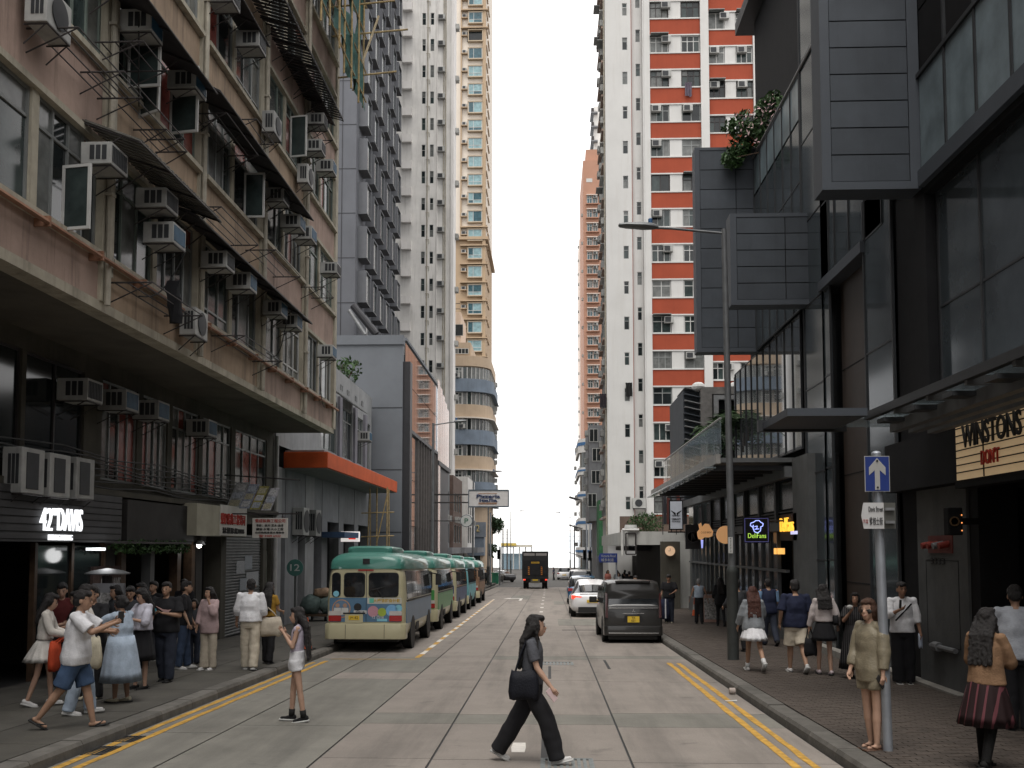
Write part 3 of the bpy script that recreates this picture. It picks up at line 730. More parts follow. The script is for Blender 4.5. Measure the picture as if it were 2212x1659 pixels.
# shop 2: dark canopy, vines
m_leaf = mat('leaf_green', (.035, .075, .022), .6, var=.35, scale=8, objvar=.1)
m_leafd = mat('leaf_dark', (.022, .05, .02), .6, var=.35, scale=8)
def leafmass(c, rad, n, size, seed=0, squash=(1, 1, 1), fn=None):
    r = random.Random(seed); mb = MB()
    for i in range(n):
        while True:
            p = Vector((r.uniform(-1, 1), r.uniform(-1, 1), r.uniform(-1, 1)))
            if p.length < 1: break
        p = Vector((p.x * rad * squash[0], p.y * rad * squash[1], p.z * rad * squash[2])) + Vector(c)
        if fn and not fn(p): continue
        d = Vector((r.uniform(-1, 1), r.uniform(-1, 1), r.uniform(-.6, 1))).normalized(); s = d.orthogonal().normalized(); s = (Matrix.Rotation(r.uniform(0, 6.3), 3, d) @ s); l = d.cross(s)
        a = size * r.uniform(.6, 1.3)
        mb.quad(p - l * a, p - s * a * .42 + d * a * .12, p + l * a, p + s * a * .42 + d * a * .12)
    return mb
s2 = onwall(250, 402, 1170, 1190, WL + .3)
vn = thing('hanging_vine', 'strip of green creeper hanging over the dark second shopfront', 'plant', (WL + .3, (s2[0] + s2[1]) / 2, s2[2] - .2))
v = MB()
for i in range(26):
    y = s2[0] + (s2[1] - s2[0]) * i / 25
    q = leafmass((WL + .3, y, s2[3] - .12), .2, 34, .05, i, (.7, .9, .8)); v.add(q.v, q.f)
v.build('foliage', m_leaf, vn)
MB().box(WL + .1, WL + .4, s2[0] - .1, s2[1] + .1, s2[3] - .05, s2[3]).build('trellis', m_steel, vn)
MB().box(WL - .05, WL + .25, 21.2, 26.2, s2[3] + .02, 3.25).build('shop_fascia_dark', m_dk, pb)
for y, mm in ((21.6, m_wood), (23.2, mat('beam_grey', (.1, .1, .1), .7)), (24.9, m_wood), (25.9, m_wood)): MB().box(WL - .2, WL + .02, y - .12, y + .12, gz(y) + .1, s2[3]).build('shopfront_post', mm, pb)
# ball lamp
A = atX(430, 1178, WL + .3)
bl = thing('wall_lamp', 'small lit globe lamp on a bracket beside the beige signboard', 'lamp', (WL, A.y, A.z))
MB().ell(A, .07, .07, .07).build('bulb', mat('lit_bulb', (1, .97, .9), .4, var=0, emit=9), bl)
MB().lathe([(.16, A.z + .02), (.12, A.z + .1), (.03, A.z + .14)], (A.x, A.y, 0), 14).build('shade', m_galv, bl, smooth=True)
MB().tube((WL, A.y, A.z + .14), (A.x, A.y, A.z + .14), .015).build('arm', m_steel, bl)
ul = bpy.data.lights.new('bulb_light', 'POINT'); ul.energy = 2.5; ul.shadow_soft_size = .08; uo = bpy.data.objects.new('bulb_light', ul); COL.objects.link(uo); uo.location = A + Vector((.15, 0, -.12))
# decorating firm: beige board, red lettering, white hanging sign, roller shutter
m_sgn = mat('sign_beige', (.33, .31, .24), .7, var=.12, scale=2, streak=.3)
m_sgw = mat('sign_white', (.5, .48, .44), .7, var=.1, scale=2, streak=.3)
m_red = mat('letter_red', (.35, .03, .02), .7, var=.05); m_blk = mat('letter_black', (.02, .02, .02), .7, var=0)
b1 = onwall(425, 532, 1093, 1158, WL + .5)
sb = thing('shop_signboard', 'beige fascia board with red Chinese lettering above the roller shutter', 'shop sign', (WL, (b1[0] + b1[1]) / 2, b1[2]))
MB().box(WL - .02, WL + .5, b1[0], b1[1], b1[2], b1[3]).build('board', m_sgn, sb, bevel=.01)
q = onwall(474, 531, 1101, 1158, WL + .5); MB().box(WL + .5, WL + .53, q[0], q[1] - .02, q[2] + .01, q[3] + .1).build('letter_panel', m_sgw, sb)
fit_text('榮耀裝飾工程公司', m_red, sb, *onwall(477, 529, 1110, 1134, WL + .54), WL + .53, ext=.012, bold=.012)
fit_text('清水 油漆 泥水 水電 23159086', m_blk, sb, *onwall(481, 527, 1140, 1153, WL + .54), WL + .53, ext=.012)
hy = 27.4; a = atY(545, 1119, hy); b = atY(620, 1162, hy)
hs_ = thing('hanging_signboard', 'white hanging signboard with rows of Chinese lettering and a phone number', 'shop sign', ((a.x + b.x) / 2, hy, b.z))
MB().box(a.x, b.x, hy, hy + .08, b.z, a.z).build('board', m_sgw, hs_, bevel=.01)
MB().box(WL + .5, b.x + .3, hy + .03, hy + .07, a.z + .1, a.z + .14).build('support_bar', m_steel, hs_)
for xx in (a.x + .15, b.x - .15): MB().tube((xx, hy + .05, a.z), (xx, hy + .05, a.z + .1), .012).build('hanger', m_steel, hs_)
def s_text(body, m, parent, px0, px1, py0, py1, Y, ext=.008, bold=0., face='S', name='lettering', spacing=1.):
    A_ = atY(px0, py0, Y); B_ = atY(px1, py1, Y)
    return fit_text(body, m, parent, A_.x, B_.x, B_.z, A_.z, Y, 'S', ext, bold, name, spacing)
for t, x0, x1, y0, y1, mm in (('榮成裝飾工程公司', 551, 616, 1121, 1129, m_red), ('承接：裝木·泥水·油漆', 553, 612, 1132, 1138, m_blk), ('鋼窗·水電·大小工程', 553, 612, 1140, 1146, m_blk), ('政府執照專業水電裝修', 551, 614, 1148, 1153, m_blk), ('☎ 9309 6932', 559, 606, 1154.5, 1161, m_red)):
    s_text(t, mm, hs_, x0, x1, y0, y1, hy, .006, .008)
# slanted flyer boards
fb = atY(550, 1075, 28.2)
for i, (cc, x0, x1) in enumerate([((.26, .27, .27), 503, 536), ((.2, .22, .27), 530, 558), ((.22, .2, .06), 553, 580), ((.33, .32, .34), 577, 604)]):
    A_ = atY(x0 + 8, 1042 + i * 4, 28.3); B_ = atY(x1 - 8, 1096 + i * 2, 27.9)
    t = thing('flyer_board', f'{["leftmost grey", "second, bluish", "third, yellow-green", "rightmost pale"][i]} tilted flyer board above the hanging white sign', 'notice board', (A_.x, 28, B_.z), 0, 'tilted flyer boards above the shutter')
    sk = -.16; d = MB(); w = B_.x - A_.x
    d.add([(A_.x, 28.3, A_.z), (A_.x + w, 28.3, A_.z), (A_.x + w + sk, 27.9, B_.z), (A_.x + sk, 27.9, B_.z), (A_.x, 28.33, A_.z), (A_.x + w, 28.33, A_.z), (A_.x + w + sk, 27.93, B_.z), (A_.x + sk, 27.93, B_.z)],
          [(0, 1, 2, 3), (7, 6, 5, 4), (0, 3, 7, 4), (1, 5, 6, 2), (3, 2, 6, 7), (0, 4, 5, 1)])
    d.build('board', mat(f'flyer_{i}', cc, .7, var=.5, scale=11), t)
    for r_ in range(3):
        f0 = .08 + r_ * .31; p0 = lambda u, v: (A_.x + w * u + sk * v, 28.3 - .4 * v - .012, A_.z + (B_.z - A_.z) * v)
        MB().quad(p0(.1, f0), p0(.9, f0), p0(.9, f0 + .24), p0(.1, f0 + .24)).build('flyer', mat(f'flyer_paper_{(i + r_) % 3}', [(.36, .36, .36), (.28, .3, .33), (.3, .28, .2)][(i + r_) % 3], .8, var=.4, scale=25), t)
MB().tube((WL, 28.35, 4.3), (WL + 2.2, 28.35, 4.15), .02).build('flyer_rail', m_steel, pb)
# roller shutter
m_shut = mat('shutter_steel', (.15, .155, .155), .5, .4, var=.15, scale=3)
y0, y1 = 28.62, 32.3; st = MB(); z0 = pz(30) + .02; n = 34; zt = 2.6; prof = []
for i in range(n):
    za = z0 + (zt - z0) * i / n; h = (zt - z0) / n; prof += [(WL - .1, za), (WL - .07, za + h * .3), (WL - .07, za + h * .7), (WL - .1, za + h * .98)]
st.add([(x, y, z) for x, z in prof for y in (y0, y1)], [(2 * i, 2 * i + 1, 2 * i + 3, 2 * i + 2) for i in range(len(prof) - 1)])
st.build('roller_shutter', m_shut, pb)
for i, (px, py, w, h) in enumerate([(520, 1225, 18, 28), (537, 1215, 16, 30), (545, 1250, 26, 30), (525, 1262, 14, 26)]):
    q = onwall(px - w / 2, px + w / 2, py - h / 2, py + h / 2, WL - .05)
    MB().box(WL - .062, WL - .056 + i * .003, q[0], q[1], q[2], q[3]).build('notice_paper', mat(f'notice_{i % 2}', [(.3, .31, .32), (.25, .27, .29)][i % 2], .8, var=.25, scale=30), pb)
MB().box(WL - .3, WL + .02, 32.3, 32.5, gz(32) + .1, 2.96).build('pier', m_mez, pb)
dr = MB().box(WL - .2, WL - .12, 32.55, 33.3, gz(33) + .13, 2.1).build('side_door', mat('door_green', (.12, .125, .1), .8, var=.2, streak=.4), pb)
MB().tube((WL + .1, 33.45, gz(33)), (WL + .1, 33.45, 6), .07, n=10).build('downpipe', mat('pipe_white', (.42, .41, .4), .6, streak=.4), pb)

# ------------------------------------------------------------------ low light-grey shop building with orange canopy
m_lg = mat('render_light_grey', (.27, .275, .28), .88, var=.12, scale=1.3, streak=.4, bump=.1)
m_gr = mat('render_grey', (.2, .205, .215), .88, var=.12, scale=1.3, streak=.4, bump=.1)
m_or = mat('canopy_orange', (.52, .088, .022), .75, var=.12, scale=2, streak=.15)
lb = thing('shop_building', 'low light-grey shop building with a long orange canopy over the buses', 'building', (-11, 43, gz(43)))
hl = [(40.4, 43.4, 6.3, 8.6), (44.2, 46.9, 6.3, 8.6), (47.7, 49.6, 6.3, 8.6), (50.2, 51.6, 6.1, 8.6)]
wall(lb, m_lg, 'E', WL, 33.7, 52.0, 5.75, 10.1, hl, .18)
for i, h in enumerate(hl): window(lb, 'E', WL, *h, m_alu, [m_g1, m_g2, m_g3], (1, 1, 1), (3, 1), depth=.12)
MB().box(-20, WL - .02, 33.72, 34.0, -.8, 10.1).build('side_wall', m_lg, lb); MB().box(-20, WL - .02, 34, 51.98, 9.6, 9.75).build('roof', m_lg, lb)
MB().box(-20, WL - .4, 34.2, 51.9, -1, 9.5).build('core', m_black, lb)
for i, y in enumerate((41.9, 45.6)):   # metal hoods over the windows
    hd_ = MB(); hd_.prism([(0, 0), (.7, -.45), (.72, -.42), (0, .1)], lambda u, v, w: (WL + u, w, 9.0 + v), y - 1.4, y + 1.3); hd_.build('window_hood', m_galv, lb)
for i, y in enumerate((43.8, 47.3, 49.9)): MB().box(WL, WL + .12, y - .28, y + .28, 5.75, 8.9).build('pilaster', mat('pilaster_mauve', (.19, .185, .21), .85, var=.1, streak=.3), lb)
for y in (42.2, 42.6, 44.0, 45.5, 47.4, 49.0): # little conduit staples along the parapet
    MB().path([(WL + .04, y, 9.25), (WL + .04, y, 9.5), (WL + .04, y + .35, 9.5), (WL + .04, y + .35, 9.25)], .02, 5).build('conduit', m_galv, lb)
ac(WL + .02, 47.9, 7.4, 'white air conditioner on the low grey building above the orange canopy', .7, .62, .45, False, 'air conditioners on the grey shop building')
# canopy
MB().box(WL, -7.78, 34.7, 50.8, 5.02, 5.58).build('canopy', m_or, lb, bevel=.02)
MB().box(WL + .02, -7.86, 34.75, 50.75, 4.99, 5.017).build('canopy_soffit', mat('canopy_soffit', (.2, .2, .19), .9, streak=.2), lb)
MB().box(WL, -7.95, 34.9, 50.7, 5.582, 5.66).build('canopy_flashing', m_lg, lb)
# ground floor of the shop building
for y, w, mm in ((34.0, .45, m_lg), (35.9, .9, m_gr), (38.6, .7, m_lg), (41.2, .5, m_gr), (44.5, .5, m_gr), (48, .5, m_gr), (51.6, .4, m_gr)):
    MB().box(WL - .4, WL + .02, y - w, y + w, gz(y) + .1, 5.0).build('pier', mm, lb)
MB().box(WL - .38, WL, 34, 52, 3.3, 5.0).build('fascia', m_gr, lb)
MB().box(WL - .5, WL - .42, 33.9, 52, -1, 3.3).build('shop_back', m_black, lb)
MB().box(WL + .05, WL + 1.0, 40.5, 44, 2.62, 2.85).build('blue_awning', mat('awning_blue', (.05, .09, .17), .8), lb)
for i, (px, py) in enumerate([(668, 1156), (694, 1158)]):
    A = atX(px, py, WL + .45); ac(WL + .02, A.y - .85, A.z, f'{["nearer", "farther"][i]} white outdoor unit on the grey pillar under the orange canopy', .85, .42, 1.0, True, 'outdoor units under the orange canopy')
ls = thing('light_box_sign', 'small lit red and white light box sign under the orange canopy', 'shop sign', (-7.4, 43.5, 2.4))
A = atY(736, 1148, 43.5); B = atY(775, 1170, 43.5); MB().box(A.x, B.x, 43.5, 43.7, B.z, A.z).build('box', mat('lit_sign_white', (.9, .85, .82), .5, var=.1, emit=.7), ls)
A = atY(753, 1152, 43.5); B = atY(768, 1165, 43.5); MB().box(A.x, B.x, 43.48, 43.5, B.z, A.z).build('panel', mat('lit_sign_red', (.8, .05, .03), .5, var=.1, emit=.8), ls)
MB().box(WL, A.x, 43.58, 43.62, A.z - .1, A.z - .04).build('arm', m_steel, ls)
# bamboo scaffold under the canopy
s2_ = thing('bamboo_scaffold', 'small bamboo scaffold standing under the far end of the orange canopy', 'scaffold', (-7.9, 46.5, pz(46)))
for i, (dx, dy) in enumerate([(0, 0), (.5, .1), (1.0, 0), (0, 1.4), (.9, 1.5), (.45, .7)]):
    MB().tube((-8.5 + dx, 46 + dy, pz(46)), (-8.5 + dx + rnd.uniform(-.1, .2), 46 + dy, 5.0), .035, n=6).build('bamboo_pole', m_bamboo, s2_)
for z in (.5, 1.6, 2.7, 3.8): MB().tube((-8.7, 45.95, z), (-7.2, 45.95 + .2, z + .05), .03, n=6).build('bamboo_pole', m_bamboo, s2_)
MB().tube((-8.4, 45.9, .3), (-7.5, 46, 4.7), .03, n=6).build('bamboo_pole', m_bamboo, s2_)
# rooftop plant
tp = atX(738, 770, WL - .6)
rp = thing('rooftop_shrub', 'leafy shrub growing over the parapet of the low grey building', 'plant', (tp.x, tp.y, 9.7))
q = leafmass((tp.x + .3, tp.y, 10.7), .6, 170, .15, 3, (1.2, 1, 1.1)); q.build('foliage', m_leaf, rp)
s = MB()
for i in range(5): s.tube((tp.x, tp.y, 9.7), (tp.x + rnd.uniform(-.3, .9), tp.y + rnd.uniform(-.5, .5), 10.9 + rnd.uniform(-.2, .5)), .025, .01, n=5)
s.build('stem', m_wood, rp)

# ------------------------------------------------------------------ glass podium and hotel tower
m_bg = mat('cladding_blue_grey', (.14, .152, .17), .7, var=.06, scale=1, bump=.05, objvar=.03)
m_fin = mat('fin_charcoal', (.03, .03, .034), .5, var=.1)
m_mir = mat('mirror_glass', (.42, .44, .46), .03, .92, var=.1, scale=.6)
m_mirb = mat('mirror_glass_sky', (.75, .77, .8), .12, .9, var=.05)
gb = thing('glass_podium', 'grey podium with a mirror-glass street front beyond the orange canopy', 'building', (-11, 62, gz(62)))
MB().box(-22, -7.74, 52.2, 52.6, -1, 13.0).build('end_wall', m_bg, gb)
MB().box(-22, -7.7, 52.12, 52.7, 13.0, 13.5).build('parapet', m_bg, gb)
for z in (3, 6.3, 9.6): MB().box(-22, -7.75, 52.185, 52.2, z, z + .03).build('cladding_joint', m_fin, gb)
MB().box(-7.76, -7.35, 52.3, 53.1, -1, 12.1).build('corner_fin', m_fin, gb)
MB().box(-22, -8.1, 52.7, 78, -1, 13.0).build('core', m_black, gb)
for i in range(12):
    ya = 53.1 + i * 1.25
    for j, (za, zb) in enumerate([(-.9, 1.2), (1.2, 3.4), (3.4, 6.0), (6.0, 8.6), (8.6, 11.2), (11.2, 13.4)]):
        low = 2 <= j <= 3 and i > 3
        if j < 2: mm = m_g1
        elif low: mm = m_g2
        else: mm = m_mir
        MB().box(-7.8, -7.74 - (.25 if low else 0), ya + .02, ya + 1.23, za + .02, zb - .02).build('glass_panel', mm, gb)
for i in range(4, 13): MB().box(-7.98, -7.62, 53.1 + i * 1.25 - .05, 53.1 + i * 1.25 + .05, -.9, 8.6).build('louvre_fin', mat('fin_bronze', (.14, .125, .12), .5, .3), gb)
MB().box(-8.0, -7.6, 53.1, 68.1, 8.55, 8.75).build('transom', m_fin, gb); MB().box(-8.0, -7.6, 53.1, 68.1, 1.1, 1.3).build('transom', m_fin, gb)
MB().box(-8.0, -7.66, 53.1, 68.1, 13.4, 13.55).build('coping', m_bg, gb)
for i in range(5):
    MB().box(-7.8, -7.68, 68.3 + i * 1.6, 69.8 + i * 1.6, 8.2, 13.9 - .3 * i).build('glass_panel', m_mirb, gb)
MB().box(-8.1, -7.55, 68.2, 76.4, 7.9, 8.2).build('transom', m_fin, gb)
MB().box(-8.2, -7.75, 69.5, 76.4, -1, 7.9).build('dark_portal', m_fin, gb); MB().box(-8.2, -7.6, 68.2, 69.4, -1, 7.9).build('white_fin', m_mirb, gb)
# hotel tower, set back on the podium
m_ht = mat('tower_grey_render', (.12, .125, .14), .85, var=.06, scale=.8, streak=.15, bump=.05)
m_hb = mat('tower_grey_frame', (.14, .145, .158), .75, var=.06); m_hd = mat('tower_soffit', (.12, .12, .125), .85)
htw = thing('hotel_tower', 'slate-grey hotel tower with rows of projecting box windows', 'tower', (-16, 67, 13.5))
XT = -11.5
MB().box(-22, XT, 58, 73.2, 13.0, 72).build('wall', m_ht, htw)
for z in np.arange(14, 70, 2.72): MB().box(-22, XT + .001, 57.985, 58.0, z, z + .03).build('cladding_joint', m_fin, htw)
MB().box(-12.36, -12.33, 57.97, 58, 13, 72).build('cladding_joint', m_fin, htw)
bw = MB(); w_, d_, h_ = 1.45, .55, 1.95
bw.box(0, d_, 0, .07, 0, h_); bw.box(0, d_, w_ - .07, w_, 0, h_); bw.box(0, d_, .07, w_ - .07, h_ - .07, h_)
bxm = bw.mesh('box_window'); bxm.materials.append(m_hb)
sfm = MB().box(0, d_ - .004, .07, w_ - .07, 0, .09).mesh('soffit'); sfm.materials.append(m_hd)
gms = [MB().box(d_ - .12, d_ - .1, .07, w_ - .07, .09, h_ - .07).mesh('pane') for _ in range(3)]
for g_, mm in zip(gms, (m_g2, m_mirb, m_g3)): g_.materials.append(mm)
for c_ in range(6):
    for r_ in range(19):
        o = inst('box_window', bxm, htw, Vector((XT, 58.7 + c_ * 2.42, 14.2 + r_ * 2.72)) - org(htw)); inst('soffit', sfm, o)
        inst('pane', gms[1 if (c_ == 0 and r_ > 9) else (0 if rnd.random() < .6 else 2)], o)
pl = thing('rooftop_pipe_bundle', 'sloping black pipe and plant on the podium roof below the box windows', 'pipe', (-11, 57, 13.5))
a_ = atY(762, 660, 57.2); b_ = atY(812, 722, 57.2)
MB().tube(a_, b_, .2, n=10).build('duct', m_fin, pl); MB().tube(a_ + Vector((-.2, -.1, -.3)), b_ + Vector((-.6, -.1, -.05)), .12, n=8).build('duct', m_galv, pl)
# ------------------------------------------------------------------ white tower (left, behind the hotel)
m_wt = mat('render_white_stained', (.66, .645, .62), .88, var=.10, scale=.5, streak=.5, dirt=(.2, .185, .165), bump=.05)
m_wt2 = mat('render_offwhite', (.66, .64, .62), .88, var=.06, scale=.5, streak=.3, dirt=(.25, .23, .2))
wt = thing('apartment_tower', 'stained off-white apartment tower with narrow windows and pipes behind the hotel', 'tower', (-12, 98, gz(98)))
Y0 = 96.0; XL, XR = -16.0, -9.55
def gx(px, Y): return atY(px, 600, Y).x
def gzz(py, Y, px=1000): return atY(px, py, Y).z
cols_w = [(876 - 3, 883 + 1), (918 - 4.5, 918 + 4.5), (934 + 15, 934 + 24)]
pit = 2.7; zc0 = gzz(39.7, Y0)
hs = []; WW = []
xa = [(atY(910.5, 300, Y0).x, atY(918.5, 300, Y0).x), (atY(928.5, 300, Y0).x, atY(936.5, 300, Y0).x)]
acx = atY(953, 300, Y0).x
for k in range(-6, 22):
    zc = zc0 - pit * k
    if zc < 8 or zc > 74: continue
    for i, (a, b) in enumerate(xa):
        hs.append((a, b, zc - .62, zc + .62)); WW.append((a, b, zc - .62, zc + .62))
wall(wt, m_wt, 'S', Y0, XL, XR, -2, 76, hs, .15)
for a, b, c, d in WW: window(wt, 'S', Y0, a, b, c, d, m_whitef if rnd.random() < .4 else m_alu, [m_g1, m_g1, m_g2, m_g3], (1,), (1.2, 1), depth=.1, bar=.04)
MB().box(XL, XR - .05, Y0 + .3, 98.6, -2, 76).build('core', m_wt, wt)
MB().box(XR - .02, XR + .25, Y0 - .35, 98.2, -2, 76).build('corner_pilaster', m_wt2, wt)
lg = MB().box(0, .95, -.5, 0, 0, .1).box(0, .06, -.5, 0, .1, .9).box(.89, .95, -.5, 0, .1, .9).box(.06, .89, -.5, -.46, .1, .75).mesh('kitchen_ledge'); lg.materials.append(m_wt2)
acm = MB().box(0, .72, -.35, 0, 0, .5).mesh('air_conditioner', bevel=.02); acm.materials.append(m_ac)
acg = MB().box(.06, .5, -.365, -.35, .06, .44).mesh('grille'); acg.materials.append(m_acd)
def wall_ac(parent, x, y, z, rz=0.):
    o = inst('air_conditioner', acm, parent, Vector((x, y, z)) - org(parent), rz); inst('grille', acg, o); return o
for k in range(-6, 22):
    zc = zc0 - pit * k
    if zc < 10 or zc > 74: continue
    inst('kitchen_ledge', lg, wt, Vector((atY(869, 300, Y0).x, Y0, zc + .75)) - org(wt))
    inst('kitchen_ledge', lg, wt, Vector((atY(869, 300, Y0).x - 2.6, Y0, zc + .75)) - org(wt))
    if rnd.random() < .75: wall_ac(wt, acx - .36, Y0, zc - .2)
    else: MB().box(acx - .35, acx + .35, Y0 - .02, Y0 + .01, zc - .2, zc + .25).build('blanked_opening', m_gr, wt)
    if k % 2 == 0: wall_ac(wt, XR + .25, Y0 + 1.2, zc - .4, math.pi / 2)
    p = MB(); xx = xa[0][1] + .06
    p.path([(xx, Y0 - .06, zc - .9), (xx + .35, Y0 - .06, zc - .9), (xx + .35, Y0 - .06, zc - 1.3), (xa[1][0] - .1, Y0 - .06, zc - 1.3)], .03, 5); p.build('waste_pipe', m_pipe, wt)
for px in (923, 944, 958, 962): MB().tube((atY(px, 300, Y0).x, Y0 - .08, -2), (atY(px, 300, Y0).x, Y0 - .08, 76), .06, n=6).build('drain_pipe', m_pipe if px != 944 else m_wt2, wt)
# ------------------------------------------------------------------ tan tower
m_tan = mat('tile_tan', (.36, .265, .175), .75, var=.05, scale=.5); m_cr = mat('tile_cream', (.58, .52, .45), .75, var=.04, scale=.5)
tt = thing('apartment_tower', 'tall cream and tan tiled tower with teal bay windows, farthest left', 'tower', (-14, 152, gz(152)))
Y0 = 148.0; X0, X1_, = atY(968, 300, Y0).x, atY(1048, 300, Y0).x
zsp = gzz(517, Y0)
MB().box(X0 - 8, X1_, Y0, 166, -2, zsp).build('lower_wall', m_tan, tt); MB().box(X0 - 8, X1_ - .002, Y0, 166, zsp, 118).build('upper_wall', m_cr, tt)
MB().box(X0 - 8, X1_ + .5, Y0 - .6, 166.2, zsp - .2, zsp + .25).build('cornice', m_tan, tt)
zf = gzz(119, Y0); pit = 2.83
xw0, xw1 = atY(1012, 300, Y0).x, atY(1041, 300, Y0).x
bwm = MB().box(-.14, xw1 - xw0 + .14, -.55, 0, -.16, 0).box(-.14, xw1 - xw0 + .14, -.55, 0, 1.62, 1.74).box(-.14, -.002, -.5, 0, 0, 1.62).box(xw1 - xw0 + .002, xw1 - xw0 + .14, -.5, 0, 0, 1.62).mesh('bay_window')
bwm.materials.append(mat('tile_tan_light', (.36, .29, .21), .75, var=.05))
lgm = MB().box(0, X1_ - xw0 + 1.6, -.7, 0, 0, .18).mesh('floor_band'); lgm.materials.append(m_tan)
acn = MB().box(0, .7, -.4, 0, 0, .5).mesh('air_conditioner'); acn.materials.append(m_ac)
acr = MB().box(-.1, .85, -.5, 0, -.12, 0).mesh('ac_ledge'); acr.materials.append(m_tan)
sidem = MB().box(0, .2, 0, 3.2, 0, .18).mesh('side_ledge'); sidem.materials.append(m_tan)
for k in range(-4, 19):
    z = zf - pit * k - .8
    if z < 22: continue
    b_ = inst('bay_window', bwm, tt, Vector((xw0, Y0, z)) - org(tt))
    h_ = MB()
    if k == -1:
        MB().box(xw0 - .3, xw1 + .2, Y0 - .02, Y0 + .01, z, z + 1.6).build('balcony_opening', m_g1, tt)
    else: window(tt, 'S', Y0, xw0, xw1, z, z + 1.62, m_whitef, [m_teal, m_teal, m_teald], (1, 1.7), (1, 2.2) if k % 3 else (1,), depth=-.42, bar=.06)
    o = inst('air_conditioner', acn, tt, Vector((xw0 - 1.05, Y0, z + .9)) - org(tt)); inst('grille', acg, o, (.05, -.05, .02)); inst('ledge', acr, o)
    for q in range(2): inst('side_ledge', sidem, tt, Vector((X1_, Y0 + .8 + q * 4, z - .3)) - org(tt))
    if k % 1 == 0 and (k < 0 or k > 9): inst('floor_band', lgm, tt, Vector((xw0 - 1.2, Y0, z + 1.9)) - org(tt))
MB().box(xw0 - 1.25, xw0 - 1.05, Y0 - .3, Y0, zsp + .3, 118).build('pilaster', m_tan, tt); MB().box(X1_ - .42, X1_ + .06, Y0 - .45, Y0 + 1.2, -2, zsp - .25).build('pilaster', m_tan, tt)
MB().box(X1_ - .42, X1_ + .05, Y0 - .45, Y0 + 1.2, zsp + .3, 118).build('pilaster', m_tan, tt)
# ------------------------------------------------------------------ rounded corner building (beige / blue bands)
m_be = mat('render_beige', (.42, .325, .235), .85, var=.08, scale=.8, streak=.35, dirt=(.2, .14, .09)); m_bl = mat('render_blue', (.155, .19, .235), .85, var=.14, scale=.8, streak=.4)
cb = thing('corner_building', 'rounded corner building with beige and blue bands and ribbon windows', 'building', (-9, 112, gz(112)))
Y0 = 108.0; XLb = -15.5; XRb = atY(1061, 900, Y0 + 3).x; RAD = 3.0
def arc(off=0., n=9, x0=XLb):
    pts = [(x0, Y0 - off)]
    for i in range(n + 1):
        t = math.pi / 2 * i / n
        pts.append((XRb - RAD + (RAD + off) * math.sin(t), Y0 + RAD - (RAD + off) * math.cos(t)))
    pts.append((XRb + off, Y0 + 12)); return pts
def band(z0, z1, off, m, name, th=.3):
    o_ = arc(off); i_ = arc(off - th); n = len(o_); mb = MB()
    mb.add([(x, y, z) for z in (z0, z1) for x, y in o_ + i_[::-1]], [])
    N = 2 * n; mb.f = [tuple(range(N))[::-1], tuple(range(N, 2 * N))] + [(i, (i + 1) % N, N + (i + 1) % N, N + i) for i in range(N)]
    return mb.build(name, m, cb, smooth=.5)
# storeys: (window band py top, py bottom)
zz = lambda py: gzz(py, Y0, 1010)
fl_ = [(1060, 1003 + 12), (1003 - 0, 0)]
rows = [(792, 818), (846, 873), (903, 928), (960, 984), (1015, 1040)]
cols = [m_be, m_bl, m_be, m_bl, m_be, m_bl]; prev = zz(765)
edges = [745] + [v for r in rows for v in r] + [1085]
zt = zz(770)
band(zz(790), zz(768), 0, m_be, 'band')
for i, (t_, b_) in enumerate(rows):
    nb = rows[i + 1][0] if i + 1 < len(rows) else 1090
    band(zz(nb), zz(b_), .25 if i % 2 == 0 else .05, m_bl if i % 2 == 0 else m_be, 'band')
    band(zz(nb) - .01, zz(nb) + .12, .4, m_cr if i % 2 else m_bl, 'ledge', .6)
    # ribbon windows facing the camera, then round the corner
    xs = np.linspace(XLb, XRb - RAD, 6)
    for a, b in zip(xs, xs[1:]): window(cb, 'S', Y0, a + .06, b - .06, zz(b_), zz(t_) - .02, m_whitef, [m_g1, m_g2, m_g3], (1, 1, 1), (2, 1), depth=.15, bar=.06)
    pts = arc(-.18)[1:]
    for (xa_, ya_), (xb_, yb_) in zip(pts[:-2:1], pts[1:-1]):
        mb = MB(); z0_, z1_ = zz(b_), zz(t_); mb.quad((xa_, ya_, z0_), (xb_, yb_, z0_), (xb_, yb_, z1_), (xa_, ya_, z1_)); mb.build('pane', rnd.choice([m_g1, m_g2, m_g3]), cb)
        MB().tube((xa_, ya_ - .03, z0_), (xa_, ya_ - .03, z1_), .06, n=5).build('mullion', m_whitef, cb)
    for q in range(4): window(cb, 'E', XRb, Y0 + RAD + q * 2.2 + .1, Y0 + RAD + q * 2.2 + 2.1, zz(b_), zz(t_), m_whitef, [m_g1, m_g2], (1, 1), (1,), depth=.15)
    wall_ac(cb, XRb + .05, Y0 + 5 + i, zz(b_) - .3, math.pi / 2); wall_ac(cb, XRb + .05, Y0 + 8, zz(b_) + .4, math.pi / 2)
    if i % 2 == 0: wall_ac(cb, XRb - 4 + i * .3, Y0 - .1, zz(b_) + .1)
i_ = arc(-.3); c_ = MB(); n = len(i_); ring = i_ + [(XLb, Y0 + 12)]
c_.prism(ring, lambda u, v, w: (u, v, w), -2, zz(770)); c_.build('core', m_be, cb)
MB().box(XLb, XRb - 2.2, Y0 + 1.2, Y0 + 9, zz(770), zz(735)).build('penthouse', m_be, cb); MB().box(XLb, XRb - 3.4, Y0 + 2, Y0 + 9, zz(735), zz(665)).build('penthouse', mat('render_peach', (.55, .42, .32), .85, var=.06, streak=.4), cb)
